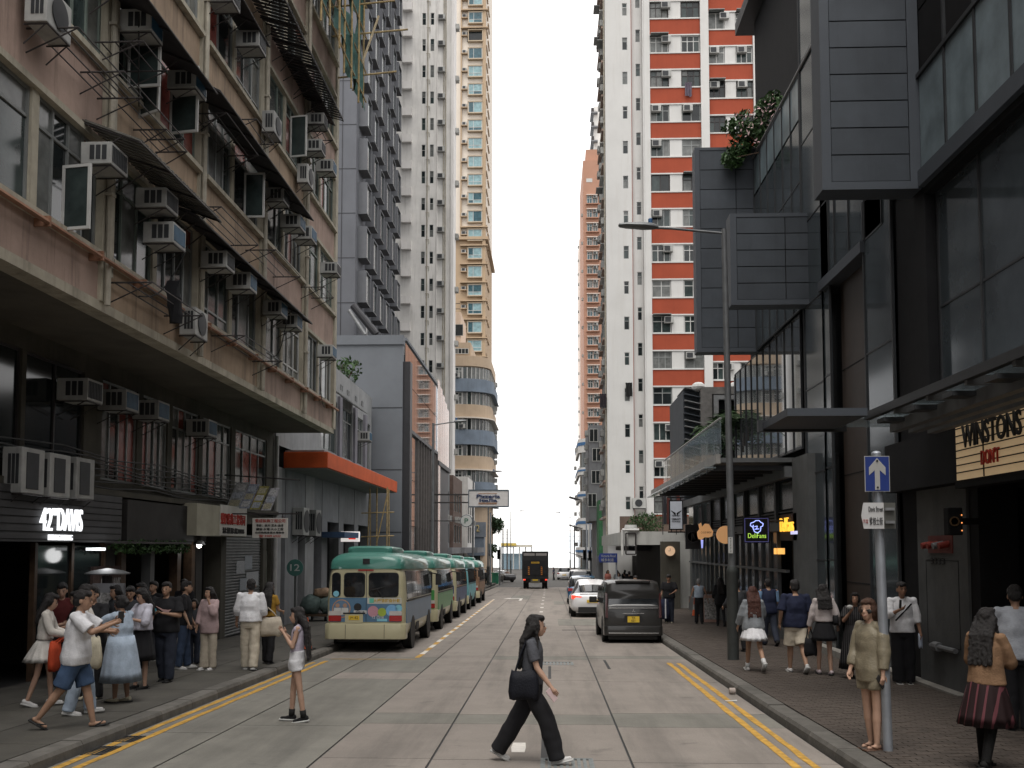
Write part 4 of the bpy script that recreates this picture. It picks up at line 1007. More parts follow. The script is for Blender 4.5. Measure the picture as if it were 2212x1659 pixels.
window(cb, 'S', Y0 + 2, atY(980, 700, Y0 + 2).x, atY(1000, 700, Y0 + 2).x, zz(717), zz(692), m_alu, [m_g1], (1,), (1,), depth=-.02)
window(cb, 'S', Y0 + 1.2, atY(980, 700, Y0).x, atY(1010, 700, Y0).x, zz(760), zz(748), m_whitef, [m_g1, m_g3], (1, 1, 1, 1), (1,), depth=-.02)
for y in (0, 2): MB().tube((XLb, Y0 + 2.1, zz(665) + .4 + y * .3), (XRb - 3.5, Y0 + 2.1, zz(665) + .4 + y * .3), .04).build('roof_rail', m_steel, cb)
# shops at its foot
MB().box(XLb, XRb - .6, Y0 - .4, Y0 + 9, zz(1200), zz(1160)).build('shop_sign_band', mat('sign_blue_grey', (.14, .17, .21), .7), cb)
lt_ = fit_text('2', mat('sign_gold', (.5, .4, .18), .5), cb, atY(1029, 1140, Y0).x, atY(1036, 1140, Y0).x, zz(1148), zz(1134), Y0 - .5, 'S', .05)
MB().box(XLb, XRb - .4, Y0 - .5, Y0, zz(1160), zz(1128)).build('shop_sign_band', mat('sign_slate', (.16, .18, .21), .7), cb)
MB().box(XLb, XRb - 1, Y0 - .3, Y0 + .1, -2, zz(1200)).build('shop_glazing', m_g1, cb)
# ------------------------------------------------------------------ small tenements between podium and corner
m_brk = mat('brick_brown', (.13, .09, .075), .85, var=.2, scale=2)
for k, (ya, yb, xx, h, mm, lab) in enumerate([(78.2, 86, -8.6, 9.5, m_gr, 'narrow grey shop house next to the mirror-glass podium'), (86.2, 95, -8.3, 8.5, m_brk, 'brown shop house below the white tower with signs in front'), (95.2, 104.5, -7.8, 9.0, m_wt, 'stained white shop house before the rounded corner building')]):
    t = thing('shop_house', lab, 'building', (xx - 2, (ya + yb) / 2, gz(ya)))
    hs = [(ya + .8 + i * 2.4, ya + 2.6 + i * 2.4, z, z + 1.6) for i in range(3) for z in (2.6, 5.4)]
    wall(t, mm, 'E', xx, ya, yb, 2.2, h, hs, .2)
    for h_ in hs: window(t, 'E', xx, *h_, m_alu, [m_g1, m_g2, m_g3], (1, 1), (1,), depth=.12)
    MB().box(xx - 7, xx - .02, ya, ya + .3, -2.5, h).build('end_wall', mm, t); MB().box(xx - 7, xx - .3, ya + .3, yb, -2.5, h - .1).build('core', m_black, t)
    MB().box(xx - .3, xx + 1.0, ya, yb, 1.7, 2.2).build('canopy', m_gr, t)
    MB().box(xx - .4, xx - .28, ya, yb, -2.3, 1.7).build('shopfront', m_g1, t)
    for i in range(3): wall_ac(t, xx, ya + 1.3 + i * 2.4, 4.4, math.pi / 2)
t = thing('apartment_tower', 'hidden grey infill tower added behind the hotel to block sky reflections', 'tower', (-16, 86, gz(86)))
MB().box(-24, -15.6, 74.5, 95.4, -2, 62).build('wall', m_ht, t)  # added infill, hidden from view; keeps bright sky out of the mall glass reflections
for k in range(20):
    for q in range(4): MB().box(-15.6, -15.57, 79 + q * 4, 81 + q * 4, 4 + k * 2.8, 5.6 + k * 2.8).build('window', m_g2, t)
# ------------------------------------------------------------------ unseen blocks added behind the viewer to hold back light from there
for x0, x1, ya, yb, h, lab, nm in [(-26, -9, -60, -8, 17, 'unseen grey block added behind the viewpoint on the left to hold back light', 'shading_block'), (7.2, 26, -60, 2.5, 16, 'unseen grey block added behind the viewpoint on the right to hold back light', 'shading_block')]:
    t = thing(nm, lab, 'building', ((x0 + x1) / 2, (ya + yb) / 2, 0)); MB().box(x0, x1, ya, yb, -.5, h).build('wall', m_gr, t)
    f_, pos = ('E', x1) if x1 < 0 else ('W', x0)
    for y in np.arange(ya + 2, yb - 3, 4):
        for z in np.arange(5, h - 3, 3): MB().box(*( (pos, pos + .03) if f_ == 'E' else (pos - .03, pos)), y, y + 2.4, z, z + 1.6).build('window', m_g2, t)
# ------------------------------------------------------------------ right: dark panelled mall
m_pan = mat('panel_slate', (.05, .058, .069), .6, .15, var=.14, scale=1.2, objvar=.12, streak=.25)
m_panf = mat('panel_slate_frame', (.057, .065, .077), .55, .1, var=.04)
m_jnt = mat('panel_joint', (.008, .008, .009), .8, var=0)
m_cw = mat('curtain_wall_glass', (.045, .055, .062), .1, .0, var=.3, scale=.7, spec=.35)
m_fro = mat('frosted_glass', (.14, .18, .20), .3, var=.35, scale=1.2, spec=.5, streak=.3, dirt=(.06, .08, .09))
m_rail = mat('handrail_steel', (.3, .29, .29), .4, .6, var=.1)
m_brn = mat('stone_brown', (.045, .034, .028), .5, var=.15, scale=2)
m_blks = mat('stone_black', (.012, .012, .013), .7, var=.15, spec=.1)
m_pier = mat('pier_concrete', (.085, .088, .088), .8, var=.18, scale=1.5, bump=.15, streak=.25)
m_cgl = mat('canopy_glass', (.2, .25, .27), .15, var=.25, scale=1, spec=.6, alpha=.5)
m_mul = mat('mullion_charcoal', (.035, .037, .04), .5, .3, var=.1)
m_chan = mat('canopy_steel', (.12, .125, .128), .55, .35, var=.15)
mall = thing('shopping_block', 'dark slate panel-clad shopping block with projecting fins and glass walls on the right', 'building', (10, 28, gz(28)))
# core mass
MB().box(WR + .5, 24, 2.6, 48.5, -1.2, 15.0).build('core', m_blks, mall)
MB().box(WR + .3, 11, 19, 33, 14.75, 14.95).build('terrace_floor', m_blks, mall)
# fins facing the camera, each with its panels
def fin(Y, x0, x1, z0, z1, rows, vjs, name='projecting_fin', fr=.16, th=.55, topframe=True):
    base = MB().box(x0 + .03, x1, Y + .04, Y + th, z0 + .03, z1 - .03).build(name, m_jnt, mall)
    f = MB(); f.box(x0, x0 + fr, Y, Y + th + .02, z0, z1); f.build('frame', m_panf, base)
    MB().box(x0 + fr, x1, Y + .001, Y + th + .01, z0, z0 + fr * .85).build('frame', m_panf, base)
    if topframe: MB().box(x0 + fr, x1, Y + .001, Y + th + .01, z1 - fr * .6, z1).build('frame', m_panf, base)
    zs = np.linspace(z0 + fr * .85, z1 - (fr * .6 if topframe else 0), rows + 1); xs = [x0 + fr] + vjs + [x1]
    for a, b in zip(xs, xs[1:]):
        for c, d in zip(zs, zs[1:]): MB().box(a + .012, b - .012, Y + .012, Y + .05, c + .012, d - .012).build('panel', m_pan, base)
    return base
xa_ = lambda px, Y: atY(px, 600, Y).x
fin(32.2, xa_(1503, 32.2), 7.3, 8.55, 15.35, 10, [xa_(1592, 32.2)])
fin(25.7, xa_(1578, 25.7), 6.9, 8.5, 10.92, 5, [xa_(1697, 25.7)])
fin(17.9, xa_(1780, 17.9), xa_(1972, 17.9), 8.7, 17.5, 17, [], fr=.17)
MB().box(xa_(1972, 17.9), xa_(1996, 17.9), 17.9, 18.47, 8.702, 17.5).build('corner_panel', m_panf, mall)
# curtain wall sheets at X = WR: rows of glass panels with thin joints
def curtain(y0, y1, z0, z1, ny, nz, m, X=WR, name='glass_panel', mul=.035):
    ys = np.linspace(y0, y1, ny + 1); zs = np.linspace(z0, z1, nz + 1)
    for a, b in zip(ys, ys[1:]):
        for c, d in zip(zs, zs[1:]):
            MB().box(X, X + .04, a + .012, b - .012, c + .012, d - .012).build(name, m, mall)
    mb = MB()
    for a in ys: MB().box(X - .03, X + .02, a - mul / 2, a + mul / 2, z0, z1).build('mullion', m_mul, mall)
    for c in zs: MB().box(X - .012, X + .03, y0, y1, c - .02, c + .02).build('transom', m_mul, mall)
# upper glazing between fin B and fin A, terrace rail above
curtain(26.3, 32.2, 8.6, 13.7, 6, 3, m_cw)
curtain(26.3, 32.2, 13.7, 14.9, 6, 1, m_fro, name='balustrade_panel')
MB().tube((WR - .03, 18.5, 14.98), (WR - .03, 32.2, 14.98), .035).build('handrail', m_rail, mall)
curtain(24.4, 26.2, -.3, 19.5, 1, 9, m_cw)
# terrace set back, dark, with the slab over it
MB().box(8.6, 22, 20, 40.5, 15.0, 24).build('upper_wall', m_blks, mall)
MB().box(8.0, 22, 19, 41.5, 24, 24.5).build('overhang_slab', m_mul, mall); MB().box(9.4, 22, 19.5, 41, 24.5, 32).build('upper_block', m_mul, mall)
# strips between B and C from the ground up
MB().box(WR + .25, WR + .4, 21.2, 23.8, -.3, 8.5).build('stone_recess', m_brn, mall)
for z in (1.4, 3.9, 6.4): MB().box(WR + .24, WR + .25, 21.2, 23.8, z, z + .025).build('stone_joint', m_jnt, mall)
curtain(23.8, 24.4, -.3, 10.8, 1, 5, m_cw)
curtain(19.5, 21.2, -.3, 9.6, 1, 3, m_cw, mul=.06)
MB().box(WR + .05, WR + .3, 17.9, 19.4, -.3, 9.0).build('black_wall', m_blks, mall)
MB().box(WR - .1, WR + .3, 21.15, 24.5, 8.5, 8.75).build('soffit_edge', m_panf, mall)
curtain(20, 24.4, 8.76, 12.5, 4, 2, m_cw)
MB().box(WR, WR + .3, 18.47, 19.4, 9.0, 17.5).build('black_wall', m_blks, mall)
# right of fin C: frosted band, dark glazing above and below
fa, fb_ = 4.0, 17.9
for i in range(11):
    a = fb_ - (i + 1) * 1.2; MB().box(WR, WR + .04, a + .03, a + 1.17, 9.05, 10.75).build('frosted_panel', m_fro, mall)
    MB().box(WR - .03, WR + .03, a - .03, a + .03, 9.0, 17).build('mullion', m_mul, mall)
    for c, d in ((10.8, 12.0), (12.0, 13.2), (13.2, 14.6)): MB().box(WR + .02, WR + .06, a + .03, a + 1.17, c + .02, d - .02).build('dark_panel', m_blks, mall)
MB().box(WR - .06, WR + .05, fa, fb_, 8.72, 9.02).build('sill_rail', m_panf, mall); MB().box(WR + .05, WR + .5, fa, fb_, 8.6, 8.75).build('soffit', m_blks, mall)
MB().box(WR - .05, WR + .03, fa, fb_, 10.74, 10.82).build('handrail', m_mul, mall)
curtain(4, 17.8, 4.4, 8.6, 8, 2, m_cw, X=WR + .25, mul=.06)
# ---- street canopy over the near pavement: glass on steel, with beams below
cz = 4.3
for i in range(9):
    a = 15.9 - (i + 1) * 1.25; MB().box(5.12, WR + .2, a + .02, a + 1.23, cz, cz + .025).build('canopy_glass', m_cgl, mall)
    br = MB(); br.box(5.05, WR + .2, a - .04, a + .04, cz - .12, cz - .002); br.build('canopy_arm', m_chan, mall)
    MB().box(5.0, 5.5, a + .3, a + .62, cz - .2, cz - .14).build('canopy_clip', m_mul, mall)
MB().box(5.02, 5.12, 4.6, 15.95, cz - .06, cz + .06).build('canopy_edge', m_mul, mall)
for k, x in enumerate((5.3, 5.55, 5.8)):
    MB().box(x, x + .14, 4.6, 15.6 - k * .1, cz - .3 - k * .02, cz - .13 - k * .02).build('canopy_beam', m_chan, mall)
    for i in range(8): MB().box(x + .141, x + .16, 6 + i * 1.25, 6.18 + i * 1.25, cz - .28 - k * .02, cz - .15 - k * .02).build('beam_stiffener', m_mul, mall)
MB().box(3.68, 4.9, 15.4, 17.15, 4.24, 4.36).build('canopy_tip', m_panf, mall); MB().box(3.6, 5.1, 17.15, 17.25, 4.2, 4.4).build('canopy_edge', m_mul, mall)
MB().box(4.9, WR + .2, 15.96, 17.15, 4.27, 4.33).build('canopy_glass', m_cgl, mall)
# black fascia, pier, recess of the bar
MB().box(WR - .3, WR + .3, 4.2, 19.3, 3.25, 4.15).build('fascia', m_blks, mall)
MB().box(WR - .05, WR + .6, 16.25, 18.4, pz(17) - .1, 3.24).build('concrete_pier', m_pier, mall)
MB().box(WR - .055, WR - .05, 16.6, 18.0, .55, 2.0).build('access_panel', m_pier, mall)
for a, b, c, d in ((16.6, 18.0, 1.99, 2.0), (16.6, 18.0, .55, .56), (16.6, 16.61, .55, 2.0), (17.99, 18.0, .55, 2.0)): MB().box(WR - .062, WR - .055, a, b, c, d).build('panel_gap', m_jnt, mall)
MB().box(WR - .01, WR + .6, 15.9, 16.24, pz(16) - .1, 3.24).build('bar_jamb', m_blks, mall)
MB().box(11, 11.2, 3, 16, -.3, 3.2).build('bar_back', m_blks, mall); MB().box(WR + .6, 11, 3, 16.2, 3.15, 3.24).build('bar_ceiling', m_blks, mall)
MB().box(WR + .55, 11, 3, 16.2, -.2, pz(9.5)).build('bar_floor', m_blks, mall)
core = [o for o in mall.children if o.name.startswith('core')][0]
core.data.transform(Matrix.Translation((0, 0, 0)))
bpy.data.objects.remove(core)
MB().box(WR + .65, 24, 18.5, 36.4, -1.2, 15.0).build('core', m_blks, mall); MB().box(WR + .65, 24, 36.4, 48.5, -1.2, 4.4).build('core', m_blks, mall); MB().box(11.2, 24, 2.6, 18.5, -1.2, 15.0).build('core', m_blks, mall)
MB().box(WR + .3, 11.2, 2.6, 18.5, 3.3, 4.35).build('core', m_blks, mall); MB().box(WR + .55, 11.2, 2.6, 18.5, 4.36, 8.6).build('core', m_blks, mall); MB().box(WR + .1, 11.2, 2.6, 18.5, 8.76, 15).build('core', m_blks, mall)
# brick plinth line of light stone along the wall foot
MB().box(WR - .25, WR - .02, 16.3, 26, pz(21) - .2, pz(16.3) + .035).build('plinth', mat('plinth_stone', (.22, .21, .19), .8, var=.2), mall)
# numbers and fire-service inlet on the pier
p = onwall(2010, 2040, 1205, 1219, WR - .06)
fit_text('3333', m_blk, mall, *(sorted(p[:2])), p[2], p[3], WR - .055, 'W', .006)
fi = thing('fire_inlet', 'cluster of red fire service inlets on the grey pier', 'fire inlet', (WR - .1, 17.2, 2.2))
for i, yy in enumerate((17.7, 17.45, 17.2, 16.95)):
    MB().tube((WR - .05, yy, 2.28), (WR - .24, yy, 2.24), .055, n=12).build('coupling', mat('inlet_red', (.22, .03, .02), .5) if i != 2 else m_galv, fi)
MB().box(WR - .07, WR - .051, 16.8, 17.85, 2.12, 2.42).build('plate', mat('inlet_dark_red', (.12, .03, .025), .6), fi)
pp = MB(); pp.tube((WR - .1, 16.7, .52), (WR - .1, 17.75, .52), .045); pp.lathe([(.08, -.12), (.08, .1)], (WR - .1, 17.5, .52), 10, 'y'); pp.build('pipe_outlet', m_galv, mall)
# wall lantern/alarm box on the bar jamb
al = thing('alarm_box', 'black wall speaker box with a round ring beside the bar entrance', 'speaker', (WR - .3, 15.9, 2.3))
A = atY(2047, 1096, 15.75); B = atY(2080, 1156, 15.75)
MB().box(A.x, B.x, 15.75, 15.95, B.z, A.z).build('box', m_blks, al, bevel=.02)
c_ = (A + B) / 2; MB().lathe([(.075, 15.745), (.075, 15.735), (.055, 15.735), (.055, 15.745)], (c_.x - .02, 0, c_.z), 20, 'y').build('ring', mat('ring_brass', (.2, .12, .06), .5, .5), al)
MB().box(B.x, WR + .05, 15.8, 15.92, c_.z - .05, c_.z + .05).build('mount', m_blks, al)
for k in range(3): MB().ell((B.x - .02, 15.742, A.z - .12 - k * .12), .012, .006, .012).build('indicator', mat('led_orange', (1, .35, .1), .5, var=0, emit=1.2), al)
# cinema-style marquee with the bar name
mq = thing('marquee_sign', 'backlit cream letter-board marquee with black bar name and red word', 'shop sign', (WR - .4, 14.5, 3.2))
XM = WR - .42
a_ = atX(2066, 1038, XM); t_ = atX(2064, 912, XM); yM1 = a_.y; yM0 = 11.2; zM0, zM1 = a_.z, t_.z
MB().box(XM + .02, XM + .25, yM0 - .1, yM1 + .12, zM0 - .12, zM1 + .12).build('case', m_blks, mq)
m_mq = mat('marquee_face', (.85, .62, .36), .6, var=.08, scale=1, emit=.19)
vj = atX(2124, 980, XM).y
for a, b in ((vj + .012, yM1), (yM0, vj - .012)): MB().box(XM, XM + .02, a, b, zM0, zM1).build('face', m_mq, mq)
for k in range(1, 8): z = zM0 + (zM1 - zM0) * k / 8; MB().box(XM - .012, XM, yM0, yM1, z - .008, z + .008).build('letter_rail', m_blks, mq)
MB().box(XM - .012, XM + .012, vj - .011, vj + .011, zM0, zM1).build('joint', m_blks, mq)
# text on a W-facing wall reads left to right towards the camera (decreasing Y)
p0 = atX(2078, 950, XM - .02); p1 = atX(2206, 920, XM - .02)
h_ = zM1 - zM0
fit_text("WINSTONS", m_blk, mq, p1.y, p0.y, zM0 + h_ * .52, zM0 + h_ * .9, XM - .012, 'W', .012, .01)
p0 = atX(2119, 990, XM - .02); p1 = atX(2158, 985, XM - .02)
fit_text("DON'T", mat('letter_marquee_red', (.4, .03, .015), .6, var=0), mq, p1.y, p0.y, zM0 + h_ * .18, zM0 + h_ * .42, XM - .012, 'W', .012)
# ---- far shopfront section (Y 26 - 48)
for y in (26.6,): MB().box(WR - .2, WR + .6, 25.4, 27.0, gz(26), 4.6).build('concrete_pier', m_pier, mall)
czz = 4.45
MB().box(4.62, WR, 27.0, 41.5, czz + .06, czz + .18).build('far_canopy', m_chan, mall)
for i in range(12): MB().box(4.5, WR - .1, 27.3 + i * 1.2, 27.42 + i * 1.2, czz - .14, czz).build('canopy_arm', m_mul, mall)
MB().box(4.5, 4.62, 26.9, 44, czz + .02, czz + .27).build('terrace_edge', mat('stone_pale', (.27, .26, .25), .8, var=.15, streak=.3), mall); MB().box(4.2, 4.52, 27, 43, czz - .1, czz - .06).build('canopy_glass', m_cgl, mall)
MB().box(WR - .4, WR - .2, 27.0, 48.4, 4.1, 4.4).build('eaves_beam', m_chan, mall)
for i in range(11):   # glass rail above the canopy
    MB().box(4.75, 4.77, 27.6 + i * 1.25, 28.8 + i * 1.25, czz + .3, czz + 1.3).build('balustrade_panel', mat('balustrade_glass', (.22, .28, .3), .05, var=.2, spec=.9, alpha=.32), mall)
MB().tube((4.76, 27.6, czz + 1.34), (4.76, 41.3, czz + 1.34), .03).build('handrail', m_rail, mall)
curtain(27.0, 36.5, 4.9, 8.55, 10, 1, m_mir, X=WR + .1)
MB().box(WR + .12, WR + .6, 36.5, 36.9, 4.9, 8.5).build('upper_wall', m_pan, mall)
# clerestory row with louvres beneath, posts
for i in range(9):
    a = 27.1 + i * 2.35
    MB().box(WR - .02, WR + .02, a + .12, a + 2.25, 3.3, 4.1).build('clerestory_pane', m_g3 if i % 4 == 1 else m_g2, mall)
    for k in range(4): MB().box(WR - .06, WR, a + .12, a + 2.25, 2.93 + k * .09, 2.97 + k * .09).build('louvre_slat', m_mul, mall)
    MB().box(WR - .12, WR + .04, a - .1, a + .12, 2.75, 4.15).build('post', m_mul, mall)
MB().box(WR - .2, WR + .1, 27.0, 48.4, 2.68, 2.92).build('shop_lintel', m_chan, mall)
# shop glazing with mullions, warm lights inside
for i in range(18):
    a = 28.5 + i * 1.1
    if i in (0,): continue
    MB().box(WR + .02, WR + .04, a + .03, a + 1.07, gz(a) + .2, 2.66).build('shop_pane', m_cw, mall)
    MB().box(WR - .05, WR + .06, a - .03, a + .03, gz(a) + .13, 2.68).build('shop_mullion', m_chan, mall)
MB().box(WR - .06, WR + .05, 28.5, 48, 1.5, 1.58).build('shop_transom', m_chan, mall); MB().box(WR - .1, WR + .05, 28.5, 48, gz(48), gz(28) + .42).build('shop_plinth', m_chan, mall)
MB().box(WR + .1, WR + .16, 27.0, 28.4, -.4, 2.66).build('doorway', m_black, mall)
m_amb = mat('lit_menu_amber', (1, .5, .12), .5, var=.1, emit=1.1)
mb_ = thing('menu_light_box', 'row of three glowing amber menu boxes inside the shop glass', 'light box', (WR, 31, 1.9))
for k in range(3):
    q = onwall(1675 + k * 7 - 2, 1680 + k * 7 - 2, 1184, 1197, WR - .02); MB().box(WR - .05, WR + .015, min(q[:2]), max(q[:2]), q[2], q[3]).build('box', m_amb, mb_)
# signs of the row -----------------------------------------------------------
m_neonb = mat('neon_blue', (.35, .42, 1), .5, var=0, emit=1.5); m_neong = mat('neon_lime', (.45, .75, .1), .5, var=0, emit=.9); m_neono = mat('neon_orange', (1, .5, .05), .5, var=0, emit=1.3)
Yd = 27.8
ds = thing('hanging_sign', 'black square hanging sign with blue neon chef hat and green lettering', 'shop sign', (5.8, Yd, 2.3))
A = atY(1605, 1117, Yd); B = atY(1662, 1173, Yd); w_ = B.x - A.x; h_ = A.z - B.z
MB().box(A.x, B.x, Yd, Yd + .14, B.z, A.z).build('board', m_blks, ds)
fr = MB(); e = .03
for a, b, c, d in ((e, w_ - e, e, e + .014), (e, w_ - e, h_ - e - .014, h_ - e), (e, e + .014, e, h_ - e), (w_ - e - .014, w_ - e, e, h_ - e)): MB().box(A.x + a, A.x + b, Yd - .006, Yd, B.z + c, B.z + d).build('border', mat('border_violet', (.12, .12, .35), .5, emit=.25, var=0), ds)
def neon(parent, pts, r, m, cx, cz, s, Y): MB().path([(cx + x * s, Y - .02, cz + z * s) for x, z in pts], r, 6).build('neon_tube', m, parent)
hat = [(-.55, -.05), (-.85, .15), (-.8, .5), (-.4, .62), (-.1, .85), (.35, .85), (.6, .6), (.9, .45), (.85, .1), (.5, -.05)]
cx, cz_ = (A.x + B.x) / 2, B.z + h_ * .63
neon(ds, hat, .012, m_neonb, cx, cz_, .2, Yd); neon(ds, [(-.45, .25), (-.5, -.2), (-.3, -.7), (.1, -.85), (.5, -.6), (.6, -.1)], .012, m_neonb, cx, cz_, .2, Yd); neon(ds, [(-.3, 0), (.1, .1), (0, -.3), (-.3, -.35), (.35, -.3)], .01, m_neonb, cx, cz_, .2, Yd)
s_text('DeliFans', m_neong, ds, 1615, 1654, 1152, 1162, Yd, .01, -.01)
MB().tube((B.x, Yd + .07, A.z - .1), (WR - .1, Yd + .07, A.z - .1), .025).build('arm', m_steel, ds)
ns = thing('neon_sign', 'slanted orange and green neon shop name on the pillar wall', 'shop sign', (WR, 27.5, 2.6))
q = onwall(1684, 1712, 1118, 1148, WR - .25); n_ = fit_text('DeliFans', m_neono, ns, min(q[:2]), max(q[:2]), q[2], q[3], WR - .22, 'W', .02, -.012)
MB().box(WR - .2, WR - .15, min(q[:2]) - .2, max(q[:2]) + .2, q[2] - .25, q[3] + .1).build('backboard', mat('board_maroon', (.05, .03, .025), .7), ns)
q = onwall(1706, 1718, 1147, 1154, WR - .25); MB().box(WR - .24, WR - .2, min(q[:2]), max(q[:2]), q[2], q[3]).build('plate', mat('neon_pale', (.6, .6, .9), .5, emit=.9, var=0), ns)
Yw = 44.5
ws = thing('hanging_sign', 'pale vertical hanging sign with a black winged emblem in a black frame', 'shop sign', (5.4, Yw, 3.2))
A = atY(1447, 1083, Yw); B = atY(1473, 1142, Yw)
MB().box(A.x, B.x, Yw, Yw + .15, B.z, A.z).build('panel', mat('sign_pale_blue', (.5, .53, .6), .7, var=.06), ws)
for a, b, c, d in ((A.x - .06, B.x + .06, A.z + .0, A.z + .05), (A.x - .06, B.x + .06, B.z - .05, B.z), (A.x - .05, A.x, B.z, A.z), (B.x, B.x + .05, B.z, A.z), (A.x - .1, WR, A.z + .15, A.z + .2), (A.x - .1, B.x + .5, B.z - .18, B.z - .12)): MB().box(a, b, Yw + .02, Yw + .13, c, d).build('frame', m_blks, ws)
for xx in (A.x + .05, B.x - .05): MB().box(xx - .02, xx + .02, Yw + .05, Yw + .1, A.z + .05, A.z + .15).build('hanger', m_blks, ws); MB().box(xx - .02, xx + .02, Yw + .05, Yw + .1, B.z - .12, B.z - .05).build('hanger', m_blks, ws)
xm = (A.x + B.x) / 2; ze = atY(1460, 1107, Yw).z
for sg in (-1, 1):
    for k in range(4): MB().prism([(sg * .02, -.02 - k * .03), (sg * (.24 - k * .045), .1 - k * .035), (sg * (.2 - k * .04), .04 - k * .04), (sg * .03, -.06 - k * .03)], lambda u, v, w: (xm + u, w, ze + v), Yw - .012, Yw - .002 - k * .001).build('emblem_feather', m_blk, ws)
s_text('KENNEDY', m_blk, ws, 1451, 1469, 1112, 1115, Yw, .006); s_text('COMMUNITY', m_blk, ws, 1450, 1470, 1119, 1123, Yw, .006, .01); s_text('OF THE BOLD', m_blk, ws, 1451, 1469, 1124.5, 1127.5, Yw, .006)
Yj = 36.5
js = thing('hanging_sign', 'black square hanging sign with a thin round monogram', 'shop sign', (5.2, Yj, 2))
A = atY(1480, 1133, Yj); B = atY(1512, 1186, Yj); MB().box(A.x, B.x, Yj, Yj + .12, B.z, A.z).build('board', mat('sign_charcoal', (.03, .032, .036), .6), js)
c_ = (A + B) / 2; MB().lathe([(.2, Yj - .002), (.2, Yj - .01), (.188, Yj - .01), (.188, Yj - .002)], (c_.x, 0, c_.z), 28, 'y').build('monogram_ring', mat('sign_grey_line', (.1, .1, .105), .5), js)
s_text('JK', MATS['sign_grey_line'], js, 1491, 1502, 1150, 1170, Yj, .006); MB().box(B.x, WR, Yj + .04, Yj + .08, A.z - .15, A.z - .1).build('arm', m_steel, js)
Yc = 35.0
cs_ = thing('cloud_sign', 'orange cloud-shaped light sign on a lit pink and blue stick', 'shop sign', (5.4, Yc, 2))
ccx = lambda px, py: (atY(px, py, Yc).x, atY(px, py, Yc).z)
outl = [(1507, 1158), (1506, 1149), (1511, 1143), (1509, 1133), (1514, 1129), (1516, 1138), (1523, 1131), (1531, 1132), (1535, 1140), (1540, 1148), (1538, 1158), (1530, 1161), (1522, 1160), (1515, 1166), (1509, 1164)]
MB().prism([ccx(*p) for p in outl], lambda u, v, w: (u, w, v), Yc, Yc + .1).build('cloud', mat('lit_orange_sign', (.85, .45, .2), .6, var=.05, emit=.42), cs_)
s_text('CLOUD BREW', mat('letter_brown', (.2, .08, .03), .7), cs_, 1513, 1536, 1148, 1152, Yc, .006)
a0 = ccx(1514, 1166); a1 = ccx(1519, 1184); MB().prism([(a0[0], a0[1]), (a1[0], a0[1]), ((a0[0] + a1[0]) / 2 + .02, a1[1]), ((a0[0] + a1[0]) / 2 - .02, a1[1])], lambda u, v, w: (u, w, v), Yc + .02, Yc + .09).build('stick', mat('lit_stick_blue', (.4, .45, 1), .5, emit=.9, var=0), cs_)
MB().box(ccx(1540, 1150)[0], WR, Yc + .03, Yc + .07, ccx(0, 1152)[1], ccx(0, 1150)[1]).build('arm', m_steel, cs_)
ob = thing('round_sign', 'half-hidden orange round light sign behind the lamp post', 'shop sign', (6.5, 32, 2))
c_ = atY(1567, 1155, 33.5); MB().lathe([(.3, 33.5), (.3, 33.6)], (c_.x, 0, c_.z), 24, 'y').build('disc', MATS['lit_orange_sign'], ob); MB().box(c_.x, WR, 33.53, 33.57, c_.z - .02, c_.z + .02).build('arm', m_steel, ob)
# ------------------------------------------------------------------ slatted pavilion with planted screen on the terrace
pv = thing('terrace_pavilion', 'grey brick terrace pavilion with slatted side and framed dark planted screen', 'building', (9, 50, 4.5))
Yp = 49.0; A = atY(1513, 836, Yp); B = atY(1512, 1060, Yp); xr = 12.5
m_bgr = mat('brick_grey', (.13, .125, .12), .85, var=.25, scale=4)
MB().box(A.x, A.x + .55, Yp, Yp + .5, 4.4, A.z).build('brick_pier', m_bgr, pv); MB().box(A.x + .55, xr, Yp, Yp + .5, A.z - .35, A.z).build('brick_lintel', m_bgr, pv)
sx0 = A.x + .62
for a, b, c, d in ((sx0, sx0 + .22, 4.6, A.z - .42), (sx0 + .22, xr, A.z - .64, A.z - .42)): MB().box(a, b, Yp - .15, Yp + .3, c, d).build('steel_frame', m_galv, pv)
MB().box(sx0 + .22, xr, Yp + .3, Yp + .4, 4.5, A.z - .64).build('screen_backing', m_blks, pv)
leafmass((sx0 + 2.5, Yp + .25, 7.2), 2.6, 2600, .11, 5, (1, .06, 1)).build('planting', m_leafd, pv)
for k in range(17): MB().obox((A.x - .35, Yp + 1.6, 4.9 + k * .32), (.42, 0, -.1), (0, 1.5, 0), (.01, 0, .02)).build('slat', m_galv if k % 3 else m_pan, pv)
for xx in (1508, 1588): c_ = atY(xx, 833, Yp + .3); MB().ell((c_.x, Yp + .3, A.z + .05), .35, .35, .25).build('globe_lamp', m_whitef, pv)
MB().box(A.x - .8, xr, Yp + .5, Yp + 6, 4.3, A.z - .1).build('core', m_pan, pv)
